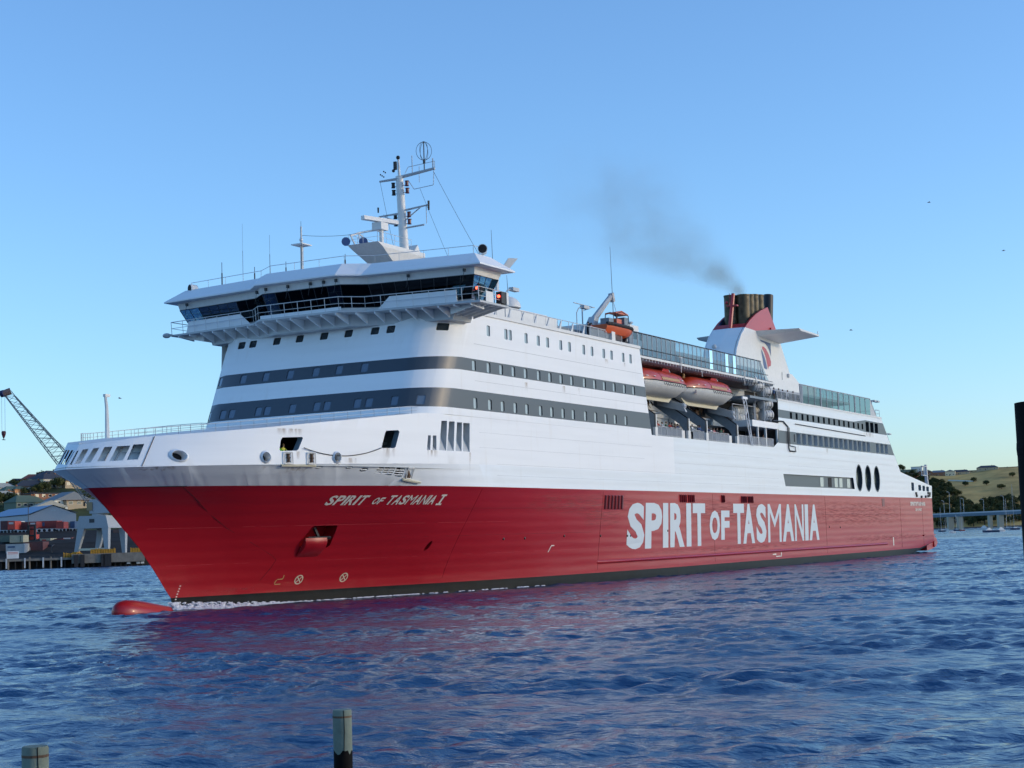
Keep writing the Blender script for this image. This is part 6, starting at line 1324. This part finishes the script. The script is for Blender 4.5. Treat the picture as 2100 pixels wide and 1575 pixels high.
# containers and trailers
CC = {k: mat('container '+k, v, .6, noise=.2, nscale=1) for k, v in dict(red=(.28,.045,.04), bright=(.50,.07,.05), maroon=(.13,.045,.045), blue=(.05,.10,.20), navy=(.03,.04,.07), cream=(.42,.41,.30), grey=(.25,.26,.27), green=(.12,.16,.13), pale=(.50,.50,.50), brown=(.16,.09,.07)).items()}
def container(u, v, d, wpx, hpx, col, label, lg=None, trailer=False, depth=8):
    s_ = d/CF; w_, h = wpx*s_, hpx*s_; p = at(u, v, d); o = empty('trailer' if trailer else 'shipping_container', (p.x, p.y, p.z), label, 'trailer' if trailer else 'container', 'parked freight trailers' if trailer else 'containers on the yard', rz=FRZ+R(random.uniform(-3,3)), world=False)
    mb = MB(); z0 = 1.2 if trailer else 0; mb.box((0,0,z0),(w_,depth,h))
    mb.build('box', CC[col], o); mb = MB()
    n_ = max(2, int(w_/.6))
    for k in range(n_): x = w_*(k+.3)/n_; mb.box((x,-.05,z0+.2),(x+.2,0,h-.2))
    mb.build('corrugation', CC[col], o)
    mb = MB()
    for x in (0, w_-.15): mb.box((x,-.08,z0),(x+.15,0,h))
    mb.box((0,-.09,z0),(w_,0,z0+.15)); mb.box((0,-.09,h-.15),(w_,0,h)); mb.build('frame', CC[col], o)
    if lg: mb = MB(); mb.box((w_*lg[0],-.12,z0+(h-z0)*lg[2]),(w_*lg[1],-.09,z0+(h-z0)*lg[3])); mb.build('panel_mark', CC[lg[4]], o)
    if trailer:
        for x in np.arange(w_*.12, w_*.95, max(1.3, w_/4)): mb = MB(); mb.lathe((x,.0,.5),(0,1,0),[(0,.5),(.5,.5)],10); mb.build('wheel', MT['rubber'], o)
    else: 
        p_ = p.z-3.1
    return o
for a in ((1,1094,600,15,24,'maroon','dark maroon trailer end at the left edge',None,True),(16,1093,598,14,23,'bright','bright red trailer end with pale lettering block',(.15,.8,.62,.85,'pale'),True),(31,1093,602,6,23,'pale','narrow pale blue grey trailer end',None,True),(38,1094,604,22,22,'maroon','maroon trailer left of the forklift mast',None,True),(60,1091,600,14,20,'red','red trailer end with a pale logo block',(.15,.85,.6,.85,'pale'),True),(75,1091,606,40,21,'red','long red trailer with a blue arrow panel',(.02,.4,.3,.8,'blue'),True),(115,1091,598,15,20,'red','red trailer end right of the long one',None,True),(130,1090,610,14,18,'cream','dull cream trailer end before the crane',None,True),(144,1090,608,9,20,'blue','blue trailer end just left of the crane leg',None,True),
          (20,1113,560,26,14,'cream','cream container stacked on a grey one',(.75,.85,.1,.9,'green'),False),(12,1135,548,36,18,'pale','large pale grey container with a blue mark behind the notice board',(.1,.5,.6,.75,'blue'),False),(0,1112,565,20,13,'green','green grey container at the left edge',None,False),(0,1135,552,12,17,'brown','brown container at the left edge below the green one',None,False),(48,1134,552,38,21,'maroon','big maroon container with a small white plate',(.3,.36,.2,.5,'pale'),False),(86,1134,556,20,16,'navy','dark navy container beside the maroon one',(.4,.6,.3,.7,'blue'),False),(82,1115,572,21,10,'cream','cream container with orange lettering block',(.2,.6,.3,.8,'bright'),False),(107,1116,575,22,10,'red','faded red container right of the cream one',None,False),(128,1117,575,18,14,'maroon','rusty maroon container left of the crane leg',(.1,.9,.75,.95,'pale'),False),
          (160,1119,585,34,13,'maroon','maroon container with cream roof seen through the crane legs',(0,1,.85,1.0,'cream'),False),(182,1135,560,28,9,'maroon','low maroon container between the crane legs',None,False),(228,1134,560,30,9,'navy','navy container right of the crane',None,False),(232,1108,590,12,22,'orange' if False else 'brown','tall brown container stack right of the crane',None,False),(246,1108,592,12,26,'navy','dark blue stack near the bow',None,False)): 
    random.seed(a[0]); container(*a[:7], lg=a[7], trailer=a[8], depth=7)
# forklift / reach stacker
p = at(56,1112,575); fl = empty('forklift', (p.x,p.y,p.z), 'tall dark forklift mast with an orange cab behind it', 'forklift', rz=FRZ, world=False)
mb = MB(); 
for x in (0, 2.2): mb.box((x,0,0),(x+.6,.8,5.8))
mb.box((0,.1,5.3),(2.8,.6,5.8)); mb.box((0,.1,2.0),(2.8,.6,2.5)); mb.build('mast', MT['black2'], fl)
mb = MB(); mb.box((.2,1,.6),(2.6,5,2.6)); mb.box((.5,1.2,2.6),(2.2,3.2,4.2)); mb.build('body', CC['bright'], fl)
for x in (0, 2.2):
    for y in (1.2, 4): mb = MB(); mb.lathe((x,y,.6),(1,0,0),[(0,.6),(.6,.6)],10); mb.build('wheel', MT['rubber'], fl)
# harbour crane: portal, boom
cg = mat('crane grey', (.36,.39,.42), .6, noise=.12); ct = mat('boom steel', (.10,.14,.17), .6); d = 530; s_ = d/CF
p = gx(186, d, 3.9); cr = empty('portal_crane', tuple(p), 'grey portal crane with long lattice boom reaching to the left over the wharf', 'crane', rz=FRZ+R(-14), world=False)
def leg(x0, x1, y, b0, b1): mb = MB(); mb.prism([(x0,y,b0[0]),(x0+1.1,y,b0[0]),(x0+1.1,y+1.2,b0[0]),(x0,y+1.2,b0[0])],[(x1,y,b0[1]),(x1+2.3,y,b0[1]),(x1+2.3,y+1.8,b0[1]),(x1,y+1.8,b0[1])]); mb.build('portal_leg', cg, cr)
leg(-6.0,-4.6,0,(0,8.5),0); leg(5.0,3.8,0,(0,8.5),0); leg(-3.6,-2.6,9,(0,8.5),0); leg(6.2,5.0,9,(0,8.5),0)
mb = MB(); mb.prism([(-5.0,-.1,8.2),(6.3,-.1,8.2),(6.3,10.8,8.2),(-5.0,10.8,8.2)],[(-4.0,-.1,12.2),(5.4,-.1,12.2),(5.4,10.8,12.2),(-4.0,10.8,12.2)]); mb.build('portal_beam', cg, cr)
mb = MB(); mb.box((-5.5,.2,1.2),(6.0,.6,1.9)); mb.box((-.4,-.16,10),(1.4,-.1,11.2), m=1); mb.build('tie_beam', [MT['cream2'], MT['dgrey']], cr)
for x in (-6.3, 4.8): mb = MB(); mb.box((x,-.4,-.2),(x+1.8,1.6,.9)); mb.build('bogie', yel, cr)
mb = MB(); mb.lathe((.5,5.3,12.2),(0,0,1),[(0,2.6),(.8,2.6)],16); mb.box((-1.8,2.5,13),(7.5,8.2,17.5)); mb.box((-2.6,2.2,14),(-.6,4.0,16.6), m=1); mb.build('machine_house', [cg, MT['win']], cr)
# boom in world coordinates: tip and heel fixed by the picture
M_ = Matrix.Translation(p) @ Matrix.Rotation(FRZ+R(-14), 4, 'Z'); Mi = M_.inverted()
tipL, tipU = at(8,808,545), at(27,808,545); heelL, heelU = at(196,1052,534), at(226,1030,534)
heelL2, heelU2 = heelL, heelU
def lc(v): return Mi @ v
nB = 26; mb = MB(); away = (RY*.0+Vector((RY.x, RY.y, 0)))*1.1
ch = []
for a, b, o_ in ((tipL, heelL, -1), (tipU, heelU, -1), (tipL, heelL, 1), (tipU, heelU, 1)):
    ch.append([lc(a.lerp(b, t)+away*o_*(.5+1.0*min(1, t*2.2))+(Vector((0,0,0)))) for t in np.linspace(0.02,1,nB)])
for c_ in ch: mb.path(c_, .15, n=5)
mb.build('boom_chord', ct, cr); mb = MB()
for k in range(nB-1):
    mb.tube(ch[0][k], ch[1][k+1] if k % 2 else ch[1][k], .07, n=4); mb.tube(ch[1][k], ch[0][k+1], .07, n=4); mb.tube(ch[2][k], ch[3][k+1], .07, n=4); mb.tube(ch[0][k], ch[2][k+1], .06, n=4); mb.tube(ch[1][k], ch[3][k+1], .06, n=4); mb.tube(ch[1][k], ch[3][k], .06, n=4); mb.tube(ch[0][k], ch[2][k], .06, n=4)
mb.build('boom_lacing', ct, cr)
mb = MB(); a = lc(at(4,808,545)); b = lc(at(22,802,545)); mb.tube(a, b, 1.0, 1.15, n=8); mb.tube(a-Vector((.3,0,0)), a+Vector((.8,0,.2)), 1.15, n=10, m=1); mb.build('boom_head', [mat('boom head brown', (.16,.11,.10), .7), MT['navy']], cr)
mb = MB(); bk = lc(at(245,985,536))
for q in ((22,800),(23,802),(21,803),(24,804)):
    A_ = lc(at(q[0],q[1],545)); 
    mb.path([A_.lerp(bk, t)+Vector((0,0,-(9+q[1]*.01+ (q[0]-22)*1.2)*t*(1-t))) for t in np.linspace(0,1,10)], .045, n=4)
for u in (3.2, 9.8): mb.tube(lc(at(u,812,545)), lc(at(u+.8,885,545)), .05, n=4)
mb.build('hoist_cable', ct, cr)
mb = MB(); h_ = lc(at(7.6,884,545)); mb.lathe(h_,(0,0,-1),[(0,.5),(.3,.75),(1.0,.7),(2.0,.35),(2.4,.12),(2.9,.12)],10); mb.tube(h_-Vector((.6,0,2.8)), h_-Vector((-.6,0,2.9)), .12); mb.build('hook_block', mat('hook red', (.10,.02,.03), .5), cr)
mb = MB(); mb.tube(lc(at(240,1035,536)), bk, .25, n=5); mb.tube(lc(at(262,1045,536)), bk, .25, n=5); mb.build('boom_gantry', ct, cr)
# poles on the wharf
for u, v0, v1, d, lb in ((63.5,994,1003,880,'thin power pole on the hill beside the orange house'),(140,985,1003,870,'power pole on the hill under the crane boom'),(52,987,1002,880,'short pale pole on the skyline'),(58,1035,1110,585,'slender light pole in front of the warehouse'),(106,1115,1140,545,'thin dark pole on the wharf by the navy container')):
    t_, b_ = at(u, v0, d), at(u, v1, d); mb = MB(); mb.tube(b_-Vector((0,0,2)), t_, .13, n=5); mb.tube(t_-RX*.6-Vector((0,0,.3)), t_+RX*.6-Vector((0,0,.3)), .06, n=4); o = mb.build('pole', MT['cream'] if d > 700 else MT['dgrey'], None, loc=tuple(b_)); tag(o, lb, 'pole', 'poles on the left shore')
gas = MB(); pb = at(46.5,1007,840); gas.ball(pb+Vector((0,0,0)), .8); o = gas.build('white_dish', MT['cream'], None, smooth=True, loc=tuple(pb)); 
tag(o, 'small round white dish between the orange brick houses', 'dish')

# ------------------------------------------------------------------ road bridge on the right
bc = mat('bridge concrete', (.30,.32,.32), .8); bd = 1560
def bdist(u): return 1650-(u-1930)*.55
br = empty('road_bridge', tuple(gx(1990, bdist(1990), 0)), 'low concrete road bridge with pale rail crossing below the far hill', 'bridge')
mb = MB(); U = [1840,1900,1945,1990,2035,2080,2110,2180]; Y0 = [1055,1053.5,1052,1050,1048.5,1047,1046,1044]
dk = []
for a in U:
    v = 1054.6-(a-1930)*.045; t_ = at(a, v, bdist(a)); dk.append(t_)
mb.rings([[t_, t_-Vector((0,0,3.0)), t_-Vector((0,0,3.0))+RY*10, t_+RY*10] for t_ in dk]); mb.build('deck', mat('bridge girder blue grey', (.13,.18,.22), .7), br)
mb = MB(); mb.rings([[t_-RY*.3+Vector((0,0,.9)), t_-RY*.3-Vector((0,0,.3)), t_+Vector((0,0,-.3)), t_+Vector((0,0,.9))] for t_ in dk]); mb.build('parapet', MT['grey'], br)
for u, w_ in ((1951,5),(1971,4.2),(2033,2.6),(2054,4.2),(2105,4),(1900,4)):
    t_ = at(u, 1054.6-(u-1930)*.045, bdist(u)); mb = MB(); mb.hex([Vector((t_.x,t_.y,0))+RX*a+RY*b+Vector((0,0,z)) for a, b, z in ((-w_/2,2,-2),(w_/2,2,-2),(w_/2,9,-2),(-w_/2,9,-2),(-w_/2-.3,2,t_.z-3),(w_/2+.3,2,t_.z-3),(w_/2+.3,9,t_.z-3),(-w_/2-.3,9,t_.z-3))]); mb.build('pier', mat('pier concrete', (.42,.38,.28), .8) if 'pier concrete' not in bpy.data.materials else bpy.data.materials['pier concrete'], br)
for i, (u, v) in enumerate(((1937,1028),(1977,1023),(2018,1025),(2059,1018),(2100,1015),(1948,1010),(1890,1030))):
    b_ = at(u, 1054.6-(u-1930)*.045, bdist(u)+4); t_ = at(u-1.5, v, bdist(u)+4); o = empty('street_lamp', tuple(b_), ('first','second','third','fourth','fifth','tallest','hidden')[i]+' street lamp along the bridge from the ship outward' if i < 5 else ('tallest thin lamp on the bridge, near the ship' if i == 5 else 'street lamp on the bridge behind the stern'), 'street lamp', 'street lamps on the bridge')
    mb = MB(); mb.tube(b_, t_, .22, .14, n=5); mb.build('lamp_pole', MT['grey'], o); mb = MB(); mb.tube(t_, t_-RX*1.6+Vector((0,0,.7)), .12, n=4); mb.hex([t_-RX*1.6+RX*a+RY*b+Vector((0,0,.7+z)) for a, b, z in ((-.9,-.3,-.15),(.2,-.3,-.15),(.2,.3,-.15),(-.9,.3,-.15),(-.9,-.3,.15),(.2,-.3,.15),(.2,.3,.15),(-.9,.3,.15))]); mb.build('lamp_head', MT['cream'], o)
# boats
def boat(u, v, L, col, kind, mast, label, rz=0):
    L *= .68
    z = (hz(u)-v); d = min(1500, 4.6*CF/max(1, (v-hz(u)))); p = gx(u, d, 0); s_ = L
    o = empty('moored_boat', tuple(p), label, 'boat', 'boats moored off the bridge', rz=FRZ+R(rz), world=False)
    mb = MB(); Rg = []
    for t in np.linspace(0, 1, 9): w_ = L*.16*max(.03, math.sin(math.pi*min(.62, .62*t+.0)+.0)/math.sin(math.pi*.5)) if t > 0 else .05; x = (t-.5)*L; Rg.append([(x,-w_,L*.12+.03*L*(1-t)),(x,-w_*.7,-.3),(x,w_*.7,-.3),(x,w_,L*.12+.03*L*(1-t))])
    mb.rings(Rg); mb.build('boat_hull', col, o, smooth=True)
    mb = MB()
    if kind == 'cruiser': mb.prism([(-L*.2,-L*.11,L*.12),(L*.4,-L*.11,L*.12),(L*.4,L*.11,L*.12),(-L*.2,L*.11,L*.12)],[(-L*.05,-L*.09,L*.26),(L*.36,-L*.09,L*.26),(L*.36,L*.09,L*.26),(-L*.05,L*.09,L*.26)]); mb.box((L*.02,-L*.07,L*.26),(L*.26,L*.07,L*.36))
    else: mb.prism([(-L*.15,-L*.08,L*.12),(L*.25,-L*.08,L*.12),(L*.25,L*.08,L*.12),(-L*.15,L*.08,L*.12)],[(-L*.08,-L*.06,L*.19),(L*.2,-L*.06,L*.19),(L*.2,L*.06,L*.19),(-L*.08,L*.06,L*.19)])
    mb.build('cabin', MT['cream'], o)
    if mast: mb = MB(); mb.tube((-L*.05,0,L*.1),(-L*.05,0,mast),.13,.07,n=4); mb.tube((-L*.05,0,L*.3),(L*.38,0,L*.28),.09,n=4); mb.tube((-L*.05,0,mast*.96),(-L*.48,0,L*.14),.03,n=3); mb.tube((-L*.05,0,mast*.96),(L*.48,0,L*.14),.03,n=3); mb.build('mast', MT['grey'], o)
    return o
wh_, nv = MT['cream'], mat('navy hull', (.02,.04,.10), .4)
bl = [(1932,1089,8,nv,'yacht',17,'dark blue yacht nearest the ferry stern with tall mast'),(1941,1086,8,wh_,'yacht',10.5,'bright white yacht with short mast near the stern'),(1953,1091,6,wh_,'yacht',0,'small white open boat below the first yachts'),(1963,1087,7,nv,'yacht',12,'small dark yacht with thin mast left of the red boat'),(1974,1087,6,mat('red hull', (.25,.04,.03), .5),'yacht',24,'little red hulled boat with tall mast'),
      (2016,1084.5,12,wh_,'cruiser',0,'large white motor cruiser in the middle of the moorings'),(2026,1089.5,9,nv,'cruiser',0,'dark blue motor boat in front of the white cruiser'),(2040,1089,8,nv,'yacht',0,'second dark blue boat just right of the first'),(2051,1088,9,wh_,'cruiser',0,'white boat with cream cabin below the bridge pier'),(2067,1084,9,mat('grey hull', (.25,.27,.3), .5),'yacht',22,'grey yacht with cluttered deck and tall mast'),(2082,1084.5,10,nv,'yacht',30,'dark blue yacht with the tallest mast near the right post')]
for i, (u, v, L, c_, k, ms, lb) in enumerate(bl): boat(u, v, L, c_, k, ms, lb, rz=(-1)**i*14)

# ------------------------------------------------------------------ piles in front
pw = mat('weathered pile', (.20,.24,.19), .85, noise=.35, nscale=3, streak=.5, bump=.01, bscale=14); pdk = mat('wet and silhouette black pile', (.006,.005,.005), .85, spec=.15, noise=.5, nscale=8)
def pile(u, vtop, d, r, zdark, label):
    t_ = at(u, vtop, d); o = empty('mooring_pile', (t_.x, t_.y, 0), label, 'pile', 'timber piles standing in the foreground water', world=True); n = 22; x, y = t_.x, t_.y; rnd = random.Random(u); Rg = []
    zs = [-2, zdark-.05, zdark, t_.z-.16, t_.z-.15, t_.z-.02, t_.z]
    def ring(z, rr_): return [(x+math.cos(a)*rr_*(1+.02*math.sin(a*5+z)), y+math.sin(a)*rr_*(1+.02*math.sin(a*5+z)), z+(rnd.uniform(-.045,.045) if abs(z-zdark) < .03 else 0)) for a in np.linspace(0, 2*math.pi, n+1)[:-1]]
    rnd2 = ring(zdark, r)
    mb = MB(); mb.rings([rnd2, ring((zdark+t_.z)/2, r*1.005), ring(t_.z-.03, r*1.01), ring(t_.z, r*.95)]); mb.build('pile_top', pw, o, smooth=True)
    mb = MB(); mb.rings([ring(-2, r*1.01), ring(zdark-.3, r*1.0), rnd2]); mb.build('pile_foot', pdk, o, smooth=True)
    mb = MB(); mb.rings([ring(t_.z-.14, r*1.02), ring(t_.z-.12, r*1.025), ring(t_.z-.105, r*1.02)], cap=False); mb.build('iron_band', MT['rust'], o)
    mb = MB(); toc = (CP-t_); toc.z = 0; toc.normalize(); sd_ = Vector((-toc.y, toc.x, 0)); c_ = Vector((x, y, 0))+toc*r*1.012+sd_*r*.15
    mb.path([c_+Vector((0,0,t_.z)), c_+Vector((0,0,t_.z-.35))+sd_*.01, c_+Vector((0,0,t_.z-.8))-sd_*.01], .007, n=4); mb.build('split', pdk, o); return o
pile(72.5, 1530, 22.5, .172, .3, 'weathered timber pile with rusty band at the bottom left corner')
pile(701.5, 1455, 29.5, .170, .87, 'weathered timber pile with blackened foot, right of the other pile')
t_ = at(2100, 826, 8.0); o = empty('mooring_pile', (t_.x,t_.y,0), 'tall post in silhouette black at the right edge of the picture', 'pile', None, world=True); r_ = .0415*1.0
mb = MB(); rr_ = 17/CF*8*1.02+.12; c_ = at(2083, 826, 8.0)+RX*.17; mb.rings([[(c_.x+math.cos(a)*.17, c_.y+math.sin(a)*.17, z) for a in np.linspace(0, 2*math.pi, 25)[:-1]] for z in (-2, 2, c_.z-.02, c_.z)]); mb.build('post', pdk, o, smooth=True)  # post is near black: its silhouette shade is put into the colour
mb = MB(); mb.rings([[(c_.x+math.cos(a)*q, c_.y+math.sin(a)*q, z) for a in np.linspace(0, 2*math.pi, 25)[:-1]] for q, z in ((.171,c_.z-.25),(.173,c_.z-.22),(.171,c_.z-.19))], cap=False); mb.build('iron_band', pdk, o)
# gulls
for i, (u, v, d, lb) in enumerate(((246,817,120,'tiny dark gull in the sky right of the bow mast'),(1745,677,150,'gull flying right of the funnel wing'),(1905,415,200,'distant gull high in the right of the sky'),(2058,514,220,'faint gull near the right edge of the sky'))):
    p = at(u, v, d); o = empty('gull', tuple(p), lb, 'bird', 'gulls in the sky', rz=FRZ, world=False); k = d/260
    mb = MB(); mb.rings([[(x*k, r__*math.cos(a)*k, r__*math.sin(a)*k) for a in np.linspace(0, 6.28, 7)[:-1]] for x, r__ in ((-.25,.02),(-.1,.07),(.1,.08),(.25,.03),(.33,.01))]); mb.build('bird_body', MT['grey'], o, smooth=True)
    for s_ in (-1, 1): mb = MB(); mb.prism([(-.08*k,0,0),(.1*k,0,0),(.02*k,s_*.35*k,.14*k),(-.12*k,s_*.65*k,.05*k)],[(-.08*k,0,.02*k),(.1*k,0,.02*k),(.02*k,s_*.35*k,.16*k),(-.12*k,s_*.65*k,.07*k)]); mb.build('wing', MT['dgrey'], o)
